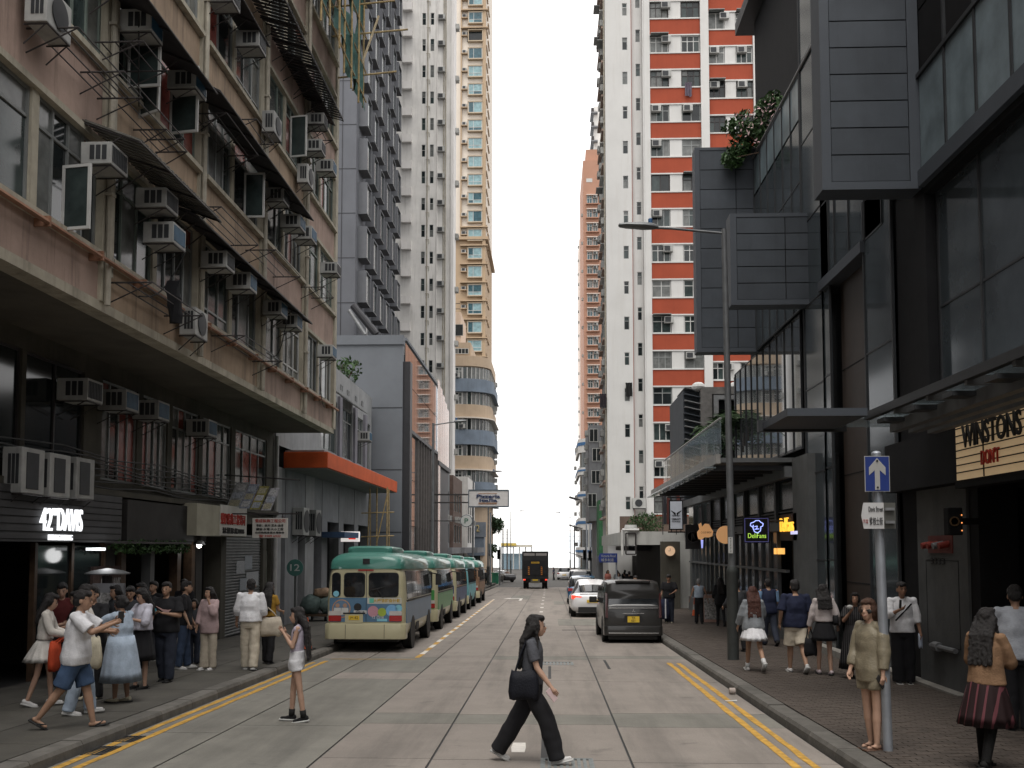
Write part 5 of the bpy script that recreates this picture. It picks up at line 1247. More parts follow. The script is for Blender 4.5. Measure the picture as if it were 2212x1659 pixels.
def palm(name, lab, c, n, L, seed, m=m_leaf):
    r = random.Random(seed); t = thing(name, lab, 'plant', c)
    MB().tube(c, Vector(c) + Vector((0, 0, .5)), .07, .05).build('stem', m_wood, t)
    for i in range(n):
        a = 6.283 * i / n + r.uniform(-.2, .2); el = r.uniform(.4, 1.3); mb = MB(); P = []; l = L * r.uniform(.7, 1.1)
        for k in range(7):
            s_ = k / 6; P.append(Vector(c) + Vector((math.cos(a) * l * s_ * math.cos(el), math.sin(a) * l * s_ * math.cos(el), .5 + l * s_ * math.sin(el) - l * .75 * s_ * s_)))
        for k in range(1, 7):
            d = (P[k] - P[k - 1]).normalized(); sd = d.cross(Vector((0, 0, 1))).normalized(); q = L * .28 * (1 - abs(k / 6 - .45))
            for g_ in (0, .5):
                o_ = P[k - 1].lerp(P[k], g_)
                for sg in (-1, 1): e_ = o_ + sd * sg * q + d * q * .5 + Vector((0, 0, -.06)); mb.quad(o_, o_ + d * .07, e_)
        mb.path(P, .012, 4); mb.build('frond', m, t)
for i, (px, py, Y) in enumerate([(1532, 952, 38.6), (1552, 938, 37.4), (1572, 925, 36.2)]):
    A = atY(px, py, Y); palm('potted_palm', f'{["nearest the slats", "middle", "right-hand"][i]} of the bushy green palms behind the terrace glass rail'.replace('nearest the slats', 'leftmost'), (A.x, Y, A.z - .45), 18, 1.7, i)
MB().box(5.4, 6.5, 35.6, 40.5, 4.66, 5.2).build('planter', m_chan, mall)
# flowering shrub on the upper terrace
tb = atX(1640, 320, WR - .15)
fs = thing('terrace_shrub', 'flowering shrub trailing over the dark fin from the upper terrace', 'plant', (WR + .3, tb.y, 14.8))
fol = MB()
for (px, py, r_, n, Y) in [(1668, 232, .55, 200, 31.0), (1612, 272, .6, 200, 31.6), (1632, 292, .55, 180, 31.7), (1582, 345, .36, 190, 31.8), (1650, 275, .5, 130, 31.2), (1597, 318, .42, 190, 31.8), (1578, 275, .35, 70, 31.8), (1672, 212, .3, 60, 31)]:
    c_ = atY(px, py, Y); q = leafmass(c_, r_, n, .12, px, (1, .8, .8)); fol.add(q.v, q.f)
fol.build('foliage', m_leaf, fs)
fw_ = MB()
for (px, py, r_, Y) in [(1640, 285, .55, 31.1), (1610, 265, .5, 31.3), (1660, 230, .4, 30.6)]:
    c_ = atY(px, py, Y); q = leafmass(c_, r_, 26, .07, px + 1); fw_.add(q.v, q.f)
fw_.build('blossom', mat('blossom_pink', (.6, .42, .42), .7), fs)
st = MB()
for px, py in ((1605, 282), (1668, 235), (1590, 340), (1640, 290)): st.tube((WR + .2, 31.2, 14.8), atY(px, py, 31.5), .03, .012, n=5)
st.build('branch', m_wood, fs)
MB().box(WR + .1, WR + .9, 29.5, 32.1, 14.9, 15.3).build('planter', m_pan, mall)
# ------------------------------------------------------------------ white tower with red bands (right)
m_ww = mat('render_white', (.52, .515, .5), .88, var=.05, scale=.4, streak=.28, dirt=(.34, .31, .27), bump=.04)
m_rd = mat('render_red', (.28, .055, .026), .85, var=.08, scale=.6, streak=.15)
rt = thing('apartment_tower', 'white apartment tower with brick-red window bands on the right', 'tower', (10, 82, gz(82)))
Y0 = 75.3; pit = 2.75
def xat(px, Y=Y0): return atY(px, 600, Y).x
def zat(py, Y=Y0, px=1400): return atY(px, py, Y).z
xL = xat(1309); xs_ = dict(n1=xat(1366), n2=xat(1390), r0=xat(1407), r1=xat(1518), r2=xat(1536), r3=xat(1634), e=xat(1646))
TOPZ = 66.0; BOT = zat(1165)
# left plain part with two columns of small windows
pw = [(xat(1347), xat(1358)), (xat(1377), xat(1387))]
hs = []; W2 = []
za0 = zat(168); zb0 = zat(221)
for k in range(-8, 18):
    for (a, b), zc in ((pw[0], za0 - pit * 1.0 * k), (pw[1], zb0 - pit * k)):
        if BOT + 1 < zc < TOPZ - 1: hs.append((a, b, zc - .5, zc + .5)); W2.append((a, b, zc - .5, zc + .5))
h1 = [h for h in hs if h[0] == pw[0][0]]; h2 = [h for h in hs if h[0] == pw[1][0]]
wall(rt, m_ww, 'S', Y0, xL, xs_['n1'], BOT, TOPZ, h1, .14)
wall(rt, m_ww, 'S', Y0 + .35, xs_['n1'], xs_['n2'], BOT + 1.0, TOPZ, h2, .14)
MB().box(xs_['n1'] - .02, xs_['n1'] + .05, Y0 + .1, Y0 + .5, BOT, TOPZ).build('red_drain', m_rd, rt)
for a, b, c, d in W2: window(rt, 'S', Y0 if a < xs_['n1'] else Y0 + .35, a, b, c, d, m_whitef if rnd.random() < .5 else m_alu, [m_g1, m_g1, m_g2, m_g3], (1,), (2, 1), depth=.1, bar=.04)
MB().box(xs_['n2'], xs_['r0'], Y0 - .15, Y0 + 1, BOT, TOPZ).build('pier', m_ww, rt)
# banded parts; red panel bands in front of white piers
zr = zat(150)  # bottom of a red band, left wing (crop row)
def wing(x0, x1, Y, zoff, nm, k0, k1):
    for k in range(k0, k1):
        zb = zoff - pit * k; zt_ = zb + 1.22
        if zb > TOPZ or zb < -1: continue
        MB().box(x0, x1, Y, Y + .3, zb, zt_).build('red_band', m_rd, rt)
        MB().box(x0 - .02, x1 + .02, Y - .06, Y + .3, zt_, zt_ + .1).build('sill', m_ww, rt); MB().box(x0 - .02, x1 + .02, Y - .05, Y + .3, zb - .1, zb).build('head_band', m_ww, rt)
        wz0, wz1 = zt_ + .1, zb + pit - .1; w = (x1 - x0); mid = w * .25
        c0, c1 = x0 + w * .38, x0 + w * .62
        MB().box(c0, c1, Y + .02, Y + .3, wz0, wz1).build('pier', m_ww, rt)
        fm = rnd.choice([m_whitef, m_whitef, m_alu, m_steel])
        for a, b in ((x0, c0), (c1, x1)):
            pm = rnd.choice([GL, [m_g1], [m_g2, m_g3, m_g3], [m_g3], [m_g1, m_g2]])
            window(rt, 'S', Y, a + .03, b - .03, wz0, wz1, fm, pm, rnd.choice([(1, 1, 1), (1, 1, 1), (1, 1)]), rnd.choice([(2, 1), (2, 1), (1,)]), depth=.16, bar=.06)
            if rnd.random() < .6: wall_ac(rt, a + rnd.choice([.1, .9]), Y + .05, wz1 - .62)
            if rnd.random() < .15: MB().box(a + .05, b - .05, Y - .5, Y + .1, wz1 + .0, wz1 + .05).build('window_hood', m_alu, rt)
wing(xs_['r0'], xs_['r1'], Y0, zr, 'left', -9, 20)
MB().box(xs_['r1'], xs_['r2'], Y0 - .2, Y0 + .6, BOT - 4, TOPZ).build('pier', m_ww, rt)
wing(xs_['r2'], xs_['r3'], Y0 + .2, zat(173) , 'right', -9, 20)
MB().box(xs_['r3'], xs_['e'], Y0 - .05, Y0 + .6, BOT - 4, TOPZ).build('pier', m_ww, rt)
MB().box(xL + .05, xs_['e'], Y0 + .6, 83.2, -2.2, TOPZ).build('core', m_ww, rt)
# street side, seen at a graze: ledges, air conditioners and cages
XS = xL + .04
for k in range(-8, 19):
    z = za0 - pit * k
    if z < 3 or z > TOPZ: continue
    for q in range(3):
        y = Y0 + .7 + q * 2.4
        MB().box(XS - .28, XS, y, y + 2.2, z - 1.1, z - .95).build('side_ledge', m_ww if q % 2 else m_pink, rt)
        window(rt, 'W', XS, y + .2, y + 2.0, z - .9, z + .7, m_alu, [m_g1, m_g2], (1, 1), (1,), depth=-.03)
        if rnd.random() < .75: wall_ac(rt, XS, y + rnd.uniform(.9, 1.6), z - rnd.uniform(-.1, .8), -math.pi / 2)
        if rnd.random() < .12: MB().box(XS - .6, XS - .05, y + .1, y + 1.5, z + .75, z + .8).build('window_hood', m_alu, rt)
MB().tube((XS - .1, Y0 + .3, BOT), (XS - .1, Y0 + .3, TOPZ), .07).build('drain_pipe', m_pipe, rt); MB().tube((xs_['n2'] + .06, Y0 - .2, BOT), (xs_['n2'] + .06, Y0 - .2, TOPZ), .06).build('drain_pipe', m_ww, rt)
# washing hung from two windows
for px, py, c_, lab in [(1486, 190, (.12, .1, .13), 'dark washing hanging from a window high on the red-banded tower'), (1358, 838, (.02, .02, .02), 'black garment hanging from a small window on the white wall'), (1302, 862, (.03, .025, .03), 'dark cloth hanging at the street corner of the white tower')]:
    A = atY(px, py, Y0 - .15); mb = MB(); n = 7
    pts = [[(A.x - .25 + .5 * i / n + rnd.uniform(-.02, .02), Y0 - .2 - .08 * math.sin(i * 2.1), A.z + .4 - j * .2 - (.15 * rnd.random() if j == 5 else 0)) for j in range(6)] for i in range(n + 1)]
    for i in range(n):
        for j in range(5): mb.quad(pts[i][j], pts[i + 1][j], pts[i + 1][j + 1], pts[i][j + 1])
    tag(mb.build('washing', mat('cloth_' + str(px), c_, .9)), lab, 'washing')
# podium canopy with plants
m_cnw = mat('canopy_concrete', (.42, .42, .40), .85, var=.1, scale=1, streak=.35)
pd = thing('shop_canopy', 'pale concrete shop canopy with planters at the foot of the white tower', 'canopy', (5, 56, 2.6))
Yk = 51.0; A = atY(1352, 1148, Yk); B = atY(1455, 1176, Yk); xk = xat(1352, Yk)
MB().box(xk, WR + 2, Yk, Yk + .25, B.z - .02, A.z).build('front_beam', m_cnw, pd); MB().box(xk + .1, WR + 2, Yk + .25, 74, B.z + .1, B.z + .4).build('slab', m_cnw, pd)
MB().box(xat(1332, 56), xat(1332, 56) + .25, Yk + .3, 74, B.z - .02, A.z + .02).build('side_beam', m_cnw, pd)
pf = MB(); pf.path([(xk - .3, Yk - .05, B.z - .55), (xk - .3, Yk - .05, A.z + .08), (xk + .55, Yk - .05, A.z + .08)], .07, 8); pf.build('white_pipe', m_ww, pd)
gf = MB(); x_ = xk - .12; gf.path([(x_, Yk - .05, B.z - .5), (x_, Yk - .05, A.z - .1), (x_ + .5, Yk - .05, A.z - .1), (x_ + .5, Yk - .05, B.z - .5), (x_, Yk - .05, B.z - .5)], .05, 4); gf.build('frame', m_steel, pd)
MB().box(WR - 1.1, WR + .4, 49.6, 50.2, gz(50), 2.55).build('door_surround', m_cnw, pd)
MB().box(xat(1335, 62), WR + 4, 62, 62.3, A.z - .2, zat(1115, 62)).build('panel_wall', mat('panel_brown', (.10, .07, .055), .85, var=.2), pd)
MB().box(WR - .3, WR + 3, 50.5, 74, -1.5, 2.4).build('shop_interior', m_dk, pd)
for (px, py, r_, n, Y, lab) in [(1395, 1130, .65, 700, 53, 'bushy green shrub on the pale concrete canopy')]:
    c_ = atY(px, py, Y); t = thing('canopy_shrub', lab, 'plant', (c_.x, Y, A.z)); q = leafmass(c_, r_, n, .09, 9, (1.6, 1, .9)); q.build('foliage', m_leaf, t)
    s = MB(); [s.tube((c_.x, Y, A.z - .1), (c_.x + rnd.uniform(-.7, .7), Y, c_.z + rnd.uniform(0, .6)), .02, .008, 5) for _ in range(7)]; s.build('stem', m_wood, t)
    for k in range(40):
        pass
c_ = atY(1362, 1140, 52); t = thing('plant_pot', 'round white pot at the left end of the canopy planting', 'pot', (c_.x, 52, A.z)); MB().lathe([(.2, A.z), (.34, A.z + .2), (.3, A.z + .36), (.24, A.z + .36), (.2, A.z + .3)], (c_.x, 52, 0), 16).build('pot', m_whitef, t, smooth=True)
MB().lathe([(.22, A.z + .29), (.01, A.z + .3)], (c_.x, 52, 0), 12).build('soil', m_wood, t)
# drying clothes jumble on the terrace edge
cj = thing('clothes_rail', 'rail of dark hanging clothes and bags above the pale canopy', 'clothes rail', (6.2, 47.5, A.z))
for k in range(7):
    x = xat(1428, 47.5) + k * .16; MB().box(x, x + .12, 47.4, 47.7, A.z + .1 + rnd.uniform(0, .2), A.z + 1.5 + rnd.uniform(-.1, .2)).build('garment', mat(f'garment_{k % 3}', [(.03, .03, .035), (.1, .03, .025), (.08, .07, .08)][k % 3], .9), cj)
MB().tube((xat(1426, 47.5), 47.55, A.z + 1.65), (xat(1455, 47.5), 47.55, A.z + 1.65), .02).build('rail', m_steel, cj); 
for x in (xat(1426, 47.5), xat(1455, 47.5)): MB().tube((x, 47.55, A.z - .2), (x, 47.55, A.z + 1.65), .02).build('post', m_steel, cj)
# clock and shop door under the canopy
ck_ = thing('wall_clock', 'round warm-lit wall clock under the pale canopy', 'clock', (WR - .5, 47, 1.5))
c_ = atY(1447, 1190, 48.8); MB().lathe([(.24, 48.8), (.24, 48.87), (.2, 48.9)], (c_.x, 0, c_.z), 24, 'y').build('face', mat('clock_face_lit', (.7, .47, .3), .6, emit=.5, var=.03), ck_)
MB().box(c_.x - .008, c_.x + .008, 48.78, 48.79, c_.z, c_.z + .13).build('hand', m_blk, ck_); MB().box(c_.x - .1, c_.x, 48.78, 48.79, c_.z - .008, c_.z + .008).build('hand', m_blk, ck_)
MB().box(c_.x - .45, c_.x + .5, 48.92, 49.1, gz(49), 2.5).build('backing_pier', m_mez, pd)
# the big outdoor unit at the foot of the white wall
ow = thing('air_conditioner', 'white outdoor unit with round fan at the foot of the white tower wall', 'air conditioner', (xat(1362), Y0 - .5, zat(1098)))
b_ = MB().box(0, .95, 0, .4, 0, .75).build('casing', m_ac, ow, world=False); g_ = MB().lathe([(.28, -.002), (.28, -.02), (.1, -.025)], (.42, 0, .38), 18, 'y').build('fan_guard', m_acd, ow, world=False); MB().box(0, .95, .02, .5, -.06, 0).build('bracket', m_steel, ow, world=False)
# ------------------------------------------------------------------ farther right: orange tower, pale tower, concrete block, blue-striped corner block
m_org = mat('tile_orange', (.36, .2, .14), .8, var=.05, scale=.4); m_orw = mat('tile_pale', (.60, .50, .44), .8, var=.05)
ot = thing('apartment_tower', 'orange-brown tiled tower far down the street on the right', 'tower', (12, 196, -2))
Y0 = 190.0; x0 = xat(1260, Y0); x1 = xat(1300, Y0) + 4
ztop = zat(345, Y0)
MB().box(x0, x1, Y0, 210, -2, ztop).build('wall', m_org, ot)
for k in range(26):
    z = zat(430, Y0) - 2.78 * k
    if z < 14: break
    xa0, xa1 = xat(1268, Y0), xat(1293, Y0)
    for i in range(2):
        a = xa0 + (xa1 - xa0) * i / 2; b = a + (xa1 - xa0) / 2 - .12
        window(ot, 'S', Y0, a, b, z - .75, z + .75, m_whitef, [m_teald, m_g2, m_g3], (1, 1), (2, 1), depth=-.02, bar=.08)
    MB().box(xa0 - .2, xa1 + .1, Y0 - .6, Y0, z - 1.0, z - .85).build('floor_band', m_org, ot); MB().box(xa0 - .1, xa1 + .1, Y0 - .5, Y0, z + .8, z + .95).build('floor_band', m_orw, ot)
    wall_ac(ot, xa0 + 1.2, Y0 - .1, z + .25)
    if k % 2: wall_ac(ot, x0, Y0 + 2, z, -math.pi / 2)
MB().box(xat(1267, Y0), xat(1280, Y0), Y0 - .03, Y0, zat(392, Y0), zat(384, Y0)).build('sign_panel', m_whitef, ot)
MB().box(xat(1267, Y0), x1, Y0 + 2, 205, ztop, ztop + 3).build('roof_block', m_org, ot)
pt = thing('apartment_tower', 'thin pale tower sliver just left of the orange-brown tower', 'tower', (9, 235, -2))
MB().box(xat(1251, 230), xat(1275, 230), 230, 245, -2, zat(515, 230)).build('wall', m_orw, pt)
for k in range(20): wall_ac(pt, xat(1251, 230), 232 + k % 3, zat(530, 230) - 3 * k, -math.pi / 2)
bt = thing('apartment_tower', 'dark-balconied tower edge rising behind the orange-brown tower', 'tower', (11, 219, -2))
MB().box(xat(1284, 215), xat(1310, 215), 215, 229, -2, zat(228, 215)).build('wall', m_wt, bt)
for k in range(16):
    z = zat(245, 215) - 3.2 * k; MB().box(xat(1277, 215), xat(1292, 215), 214, 219, z - .1, z + .15).build('balcony_slab', m_gr, bt); MB().box(xat(1278, 215), xat(1284, 215), 214.2, 218.8, z + .15, z + 1.1).build('balcony_rail', m_steel, bt)
gc = thing('tenement_block', 'bare grey concrete tenement end wall between the white tower and striped corner block', 'building', (8, 92, -2))
Y0 = 90.0; xx0 = xat(1270, Y0); MB().box(xx0, xat(1330, Y0), Y0, 99, zat(1125, Y0), zat(918, Y0)).build('wall', m_gr, gc)
MB().box(xx0 + .6, xat(1330, Y0), Y0 + .5, 99, -2.2, zat(1125, Y0)).build('base', m_gr, gc)
for px, py in ((1280, 940), (1286, 982), (1284, 1030), (1276, 1080)): window(gc, 'S', Y0, xat(px, Y0) - .4, xat(px, Y0) + .4, zat(py, Y0) - .6, zat(py, Y0) + .6, m_whitef, [m_g1], (1, 1), (1,), depth=-.02)
for k in range(6): wall_ac(gc, xx0, Y0 + 1 + k, zat(940 + k * 28, Y0), -math.pi / 2)
MB().box(xat(1290, 86), xat(1300, 86), 86, 89.8, zat(1200, 86), zat(1080, 86)).build('green_scaffold_net', mat('net_bright_green', (.06, .19, .09), .8, var=.25), gc)
m_sbl = mat('stripe_blue', (.045, .12, .25), .8, var=.08)
sb2 = thing('corner_building', 'white curved corner block with blue stripes at the far junction', 'building', (8, 128, -2))
Y0 = 124.0; xl = xat(1247, Y0); xr_ = xat(1296, Y0)
def rband(z0, z1, off, m, nm):
    pts = []
    for i in range(9):
        t = math.pi / 2 * i / 8; pts.append((xl + 2.5 - (2.5 + off) * math.sin(t), Y0 + 2.5 - (2.5 + off) * math.cos(t)))
    ring = [(xr_, Y0 - off)] + pts + [(xl - off, Y0 + 14), (xr_, Y0 + 14)]
    return MB().prism(ring, lambda u, v, w: (u, v, w), z0, z1).build(nm, m, sb2, smooth=.5)
zq = lambda py: zat(py, Y0)
rband(-2, zq(1245), 0, m_dk, 'shop_level')
for k, (t_, b_) in enumerate([(1205, 1240), (1132 + 12, 1182), (1082, 1118), (1024, 1060), (975, 1008)]):
    rband(zq(b_), zq(t_), -.25, [m_g2, m_g1, m_g2, m_g1, m_g2][k], 'window_ribbon')
    lo = zq(t_); hi = zq([1182 + 22, 1118 + 26, 1060 + 22, 1008 + 16, 930][k]) if k < 4 else zq(945)
    hi = zq([1182, 1118, 1060, 1008, 945][k]); h = hi - lo
    rband(lo, lo + h * .5, 0, m_ww, 'band'); rband(lo + h * .5, lo + h * .74, .04, m_sbl, 'blue_stripe'); rband(lo + h * .74, hi, 0, m_ww, 'band')
    if k < 3:
        for q in range(4): MB().box(xl + 1.2 + q * .7, xl + 1.32 + q * .7, Y0 - .02, Y0 + .1, zq(b_), zq(t_)).build('mullion', m_whitef, sb2)
        MB().obox((xl - .3, Y0 + 3, zq(t_) + .4), (.8, 0, -.25), (0, 2, 0), (0, 0, .04)).build('window_hood', m_awn, sb2)
rband(zq(1245), zq(1240), .3, m_sbl, 'shop_awning')
for k in range(7): wall_ac(sb2, xl, Y0 + 4 + k % 3 * 2, zq(1180 - k * 35), -math.pi / 2)
# dark shop row on the right kerb side between canopy and junction
sr = thing('shop_row', 'row of dark small shops under the tower toward the junction', 'building', (8, 88, -2))
MB().box(6.3, 12, 75, 112, -2.4, 1.6).build('shopfronts', m_dk, sr); MB().box(4.9, 6.3, 76, 100, 1.5, 1.9).build('awning', m_awn, sr)
MB().box(5.0, 6.3, 62.6, 75, 2.0, 2.3).build('awning', m_awn, sr)
# ------------------------------------------------------------------ vehicles
m_tyre = mat('tyre_rubber', (.015, .015, .015), .85, var=.1); m_rim = mat('wheel_rim', (.25, .25, .26), .4, .7, var=.1)
m_cgd = mat('car_glass', (.012, .014, .016), .05, spec=.7, var=.1, coat=.3)
m_bcr = mat('bus_cream', (.41, .38, .25), .4, var=.05, coat=.3); m_bgn = mat('bus_green', (.052, .18, .145), .38, var=.06, coat=.4)
m_trim = mat('black_trim', (.018, .018, .018), .6, var=.1); m_chr = mat('chrome', (.6, .6, .6), .2, .9, var=0)
m_lred = mat('lamp_red', (.30, .02, .02), .25, var=.1, spec=.6); m_lclr = mat('lamp_clear', (.45, .42, .4), .2, spec=.6); m_lamb = mat('lamp_amber', (.5, .18, .02), .3)
m_lrl = mat('lamp_red_lit', (1, .06, .03), .3, var=0, emit=1.2)
m_ply = mat('plate_yellow', (.62, .42, .04), .5, var=.05)
def sup(hw, zc, hh, e, n=28, y=0., cx=0.):
    out = []
    for i in range(n):
        t = 2 * math.pi * i / n; c, s = math.cos(t), math.sin(t)
        out.append((cx + hw * math.copysign(abs(c) ** e, c), y, zc + hh * math.copysign(abs(s) ** e, s)))
    return out
def wheel(parent, x, y, r=.36, w=.22, side=1):
    t = MB().lathe([(r * .62, -w / 2), (r * .93, -w / 2), (r, -w / 2 + .03), (r, w / 2 - .03), (r * .93, w / 2), (r * .62, w / 2)], (0, 0, 0), 24, 'x')
    o = t.build('wheel', m_tyre, parent, smooth=True, world=False); o.location = (x, y, r)
    q = MB().lathe([(r * .6, side * w * .36), (r * .56, side * w * .46), (r * .2, side * w * .4), (.04, side * w * .46)], (0, 0, 0), 18, 'x').build('rim', m_rim, o, smooth=True, world=False)
    return o
def place(t, x, y, rz=0.): t.location = (x, y, gz(y)); t.rotation_euler = (-math.atan(SLOPE) if y < FLAT else 0, 0, rz)
def flat(mb, name, m, parent): return mb.build(name, m, parent, world=False)
def minibus(label, x, y, lower, wrap, idx):
    t = thing('minibus', label, 'minibus', (0, 0, 0), 0, 'green-roofed minibuses queuing at the left kerb')
    L, hw = 6.95, 1.03
    st = [(0, .93, .38, 2.15), (.05, .985, .35, 2.2), (.18, 1.02, .33, 2.28), (.5, hw, .32, 2.3), (1.2, hw, .32, 2.3), (5.6, hw, .32, 2.3), (6.3, 1.01, .33, 2.26), (6.75, .97, .36, 2.1), (6.9, .9, .42, 1.6), (6.95, .82, .5, 1.2)]
    rings = []
    for yy, w, zb, zt in st:
        n = 36; pts = []
        for i in range(n):
            a = 2 * math.pi * i / n; c, s = math.cos(a), math.sin(a); e = .26
            px = w * math.copysign(abs(c) ** e, c); pz_ = (zb + zt) / 2 + (zt - zb) / 2 * math.copysign(abs(s) ** e, s)
            if pz_ > 1.25: px *= 1 - .07 * (pz_ - 1.25)
            pts.append((px, yy, pz_))
        rings.append(pts)
    MB().loft(rings).build('body', lower, t, smooth=.6, world=False)
    # green roof shell
    rr = []
    for yy, w, zt, zh in [(-.012, .80, 2.14, .22), (.03, .90, 2.14, .31), (.16, .95, 2.14, .39), (.5, .975, 2.14, .44), (1.5, .985, 2.14, .46), (5.3, .985, 2.14, .46), (6.1, .95, 2.14, .40), (6.6, .88, 2.13, .28), (6.8, .8, 2.12, .12)]:
        rr.append([(w * 1.005 * math.copysign(abs(math.cos(a)) ** .5, math.cos(a)), yy, zt + zh * abs(math.sin(a)) ** .6) for a in [math.pi * i / 20 for i in range(21)]])
    MB().loft(rr).build('roof', m_bgn, t, smooth=.7, world=False)
    pod = [sup(.62 * k, 2.62, .13 * k2, .45, 24, yy) for yy, k, k2 in ((.55, .8, .55), (.62, .95, .9), (.9, 1, 1), (2.5, 1, 1), (2.85, .96, .8), (2.95, .85, .4))]
    MB().loft(pod).build('roof_unit', m_bgn, t, smooth=.7, world=False)
    flat(MB().box(-.08, .1, -.03, .08, 2.27, 2.4), 'rear_camera', m_trim, t)
    # rear windows
    def rrect(x0, x1, z0, z1, r=.09):
        pts = []
        for cx, cz, a0 in ((x1 - r, z1 - r, 0), (x0 + r, z1 - r, 90), (x0 + r, z0 + r, 180), (x1 - r, z0 + r, 270)):
            pts += [(cx + r * math.cos(R(a0 + k * 30)), cz + r * math.sin(R(a0 + k * 30))) for k in range(4)]
        return pts
    def rp(x0, x1, z0, z1, name, m, d0=-.016, d1=.03, r=.09): return flat(MB().prism(rrect(x0, x1, z0, z1, r), lambda u, v, w: (u, w, v), d0, d1), name, m, t)
    for x0, x1 in ((-.86, -.66), (-.55, -.03), (.09, .84)): rp(x0 - .015, x1 + .015, 1.415, 2.045, 'window_seal', m_trim, -.012); rp(x0, x1, 1.43, 2.03, 'rear_window', m_cgd, -.02)
    # rear panel paint / advert, bumper, lamps, plate, seams
    rp(-.93, .93, .78, 1.40, 'rear_panel', wrap, -.010, .02, .03)
    bp2 = [[(w * s_, yy + (.0), z) for s_, z in ((-1, .34), (1, .34), (1, .74), (-1, .74))] for yy, w in ((-.07, .93), (.02, 1.045), (.35, 1.05))]
    MB().loft(bp2).build('bumper', m_bcr if lower is m_bcr or idx else lower, t, bevel=.03, smooth=.7, world=False)
    for sg in (-1, 1):
        x0, x1 = sorted((sg * .62, sg * .945))
        rp(x0, x1, .95, 1.06, 'lamp', m_lclr, -.03, .03, .02); rp(x0, x1, .80, .945, 'lamp', m_lred, -.032, .03, .02)
    rp(-.52, -.06, .76, .98, 'plate_recess', m_bcr, -.025, .02, .02); rp(-.43, -.15, .83, .945, 'number_plate', m_ply, -.03, .02, .01)
    lettering(['JM 82', 'LV 317', 'MF 60', 'KU 551', 'LB 2'][idx], .095, m_blk, t, (-.29, -.032, .885), ext=.003)
    flat(MB().box(-.57, 0, -.03, .0, .985, 1.02), 'handle', m_trim, t)
    flat(MB().tube((.46, -.03, 1.4), (.3, -.035, 1.62), .012).tube((.12, -.036, 1.58), (.5, -.036, 1.68), .012), 'wiper', m_trim, t)
    for sg in (-1, 1): flat(MB().box(sg * .8 - .13, sg * .8 + .13, 1.95, 1.97, .08, .42), 'mudflap', m_trim, t); flat(MB().box(sg * .5 - .006, sg * .5 + .006, -.074, -.06, .36, .72), 'bumper_seam', m_trim, t)
    flat(MB().box(-.2, .2, -.02, .02, 2.09, 2.125), 'brake_lamp', m_lred, t)
    for x_ in (.02, ): flat(MB().box(x_ - .006, x_ + .006, -.0155, 0, .78, 2.1), 'door_seam', m_trim, t)
    if idx == 0:   # printed advert on the first bus
        def disc(cx, cz, r, m, d, nm='advert_disc'): flat(MB().lathe([(r, -.0125 - d), (r, -.008)], (cx, 0, cz), 26, 'y'), nm, m, t)
        mp = lambda n_, c: mat('print_' + n_, c, .5, var=.08)
        disc(-.62, 1.12, .235, mp('orange', (.45, .22, .08)), .001); disc(-.62, 1.12, .215, mp('navy', (.10, .16, .24)), .002)
        for dx in (-.1, .09): flat(MB().lathe([(.055, -.017), (.055, -.01)], (-.62 + dx, 0, 1.2), 16, 'y'), 'printed_figure', mp('skin', (.32, .2, .14)), t); flat(MB().prism([(-.1, -.15), (.1, -.15), (.085, .03), (-.085, .03)], lambda u, v, w: (-.62 + dx + u, w, 1.11 + v), -.0165, -.01), 'printed_figure', mp('shirt', (.45, .45, .43)), t)
        disc(-.2, 1.16, .1, mp('black', (.02, .02, .02)), .001)
        for cx, cz, r, n_, c in ((.2, 1.05, .14, 'pink', (.42, .22, .26)), (.43, 1.03, .11, 'lime', (.28, .36, .05)), (.68, 1.07, .15, 'sky', (.16, .34, .55)), (.86, 1.13, .09, 'aqua', (.18, .42, .52))): disc(cx, cz, r, mp(n_, c), .001 if n_ != 'lime' else .003)
        rp(.05, .93, 1.245, 1.395, 'advert_strip', mp('offwhite', (.45, .45, .4)), -.0135, 0, .01)
        lettering('大腸癌篩查計劃', .1, mp('gold', (.4, .27, .05)), t, (.55, -.015, 1.32), ext=.002, bold=.002)
        flat(MB().box(.1, .22, -.0155, -.01, 1.265, 1.385), 'advert_emblem', mp('green', (.1, .4, .3)), t)
        rp(-.3, .04, .985, 1.075, 'advert_strip', mp('white', (.5, .5, .5)), -.0135, 0, .01); lettering('即睇行動', .06, m_blk, t, (-.13, -.015, 1.03), ext=.002)
        lettering('12 西環', .1, mp('white', (.5, .5, .5)), t, (.32, -.0135, .9), ext=.002)
        rp(.3, .56, .8, .86, 'advert_strip', mp('aqua', (.18, .42, .52)), -.0135, 0, .01)
        disc(-.76, 1.5, .075, mp('aqua', (.18, .42, .52)), .01)
    # sides: window strip with pillars, lower panels, wheels
    for sg in (-1, 1):
        xs = lambda z: sg * (1.03 * (1 - .07 * max(0, z - 1.25)) + .004)
        def sp(y0, y1, z0, z1, name, m, d=.0):
            mb = MB(); x0, x1 = xs(z0) + sg * d, xs(z1) + sg * d
            mb.add([(x0, y0, z0), (x0, y1, z0), (x1, y1, z1), (x1, y0, z1), (x0 - sg * .03, y0, z0), (x0 - sg * .03, y1, z0), (x1 - sg * .03, y1, z1), (x1 - sg * .03, y0, z1)], [(0, 1, 2, 3), (7, 6, 5, 4), (0, 4, 5, 1), (1, 5, 6, 2), (2, 6, 7, 3), (3, 7, 4, 0)])
            return flat(mb, name, m, t)
        for k in range(5): sp(.42 + k * 1.12, .42 + k * 1.12 + 1.07, 1.36, 2.08, 'side_window', m_cgd, .004)
        sp(6.1, 6.55, 1.36, 1.95, 'side_window', m_cgd, -.02)
        sp(.25, 6.1, .72, 1.28, 'side_panel', wrap, .002)
        sp(.3, 6.2, 1.29, 1.33, 'belt_strip', m_trim, .004)
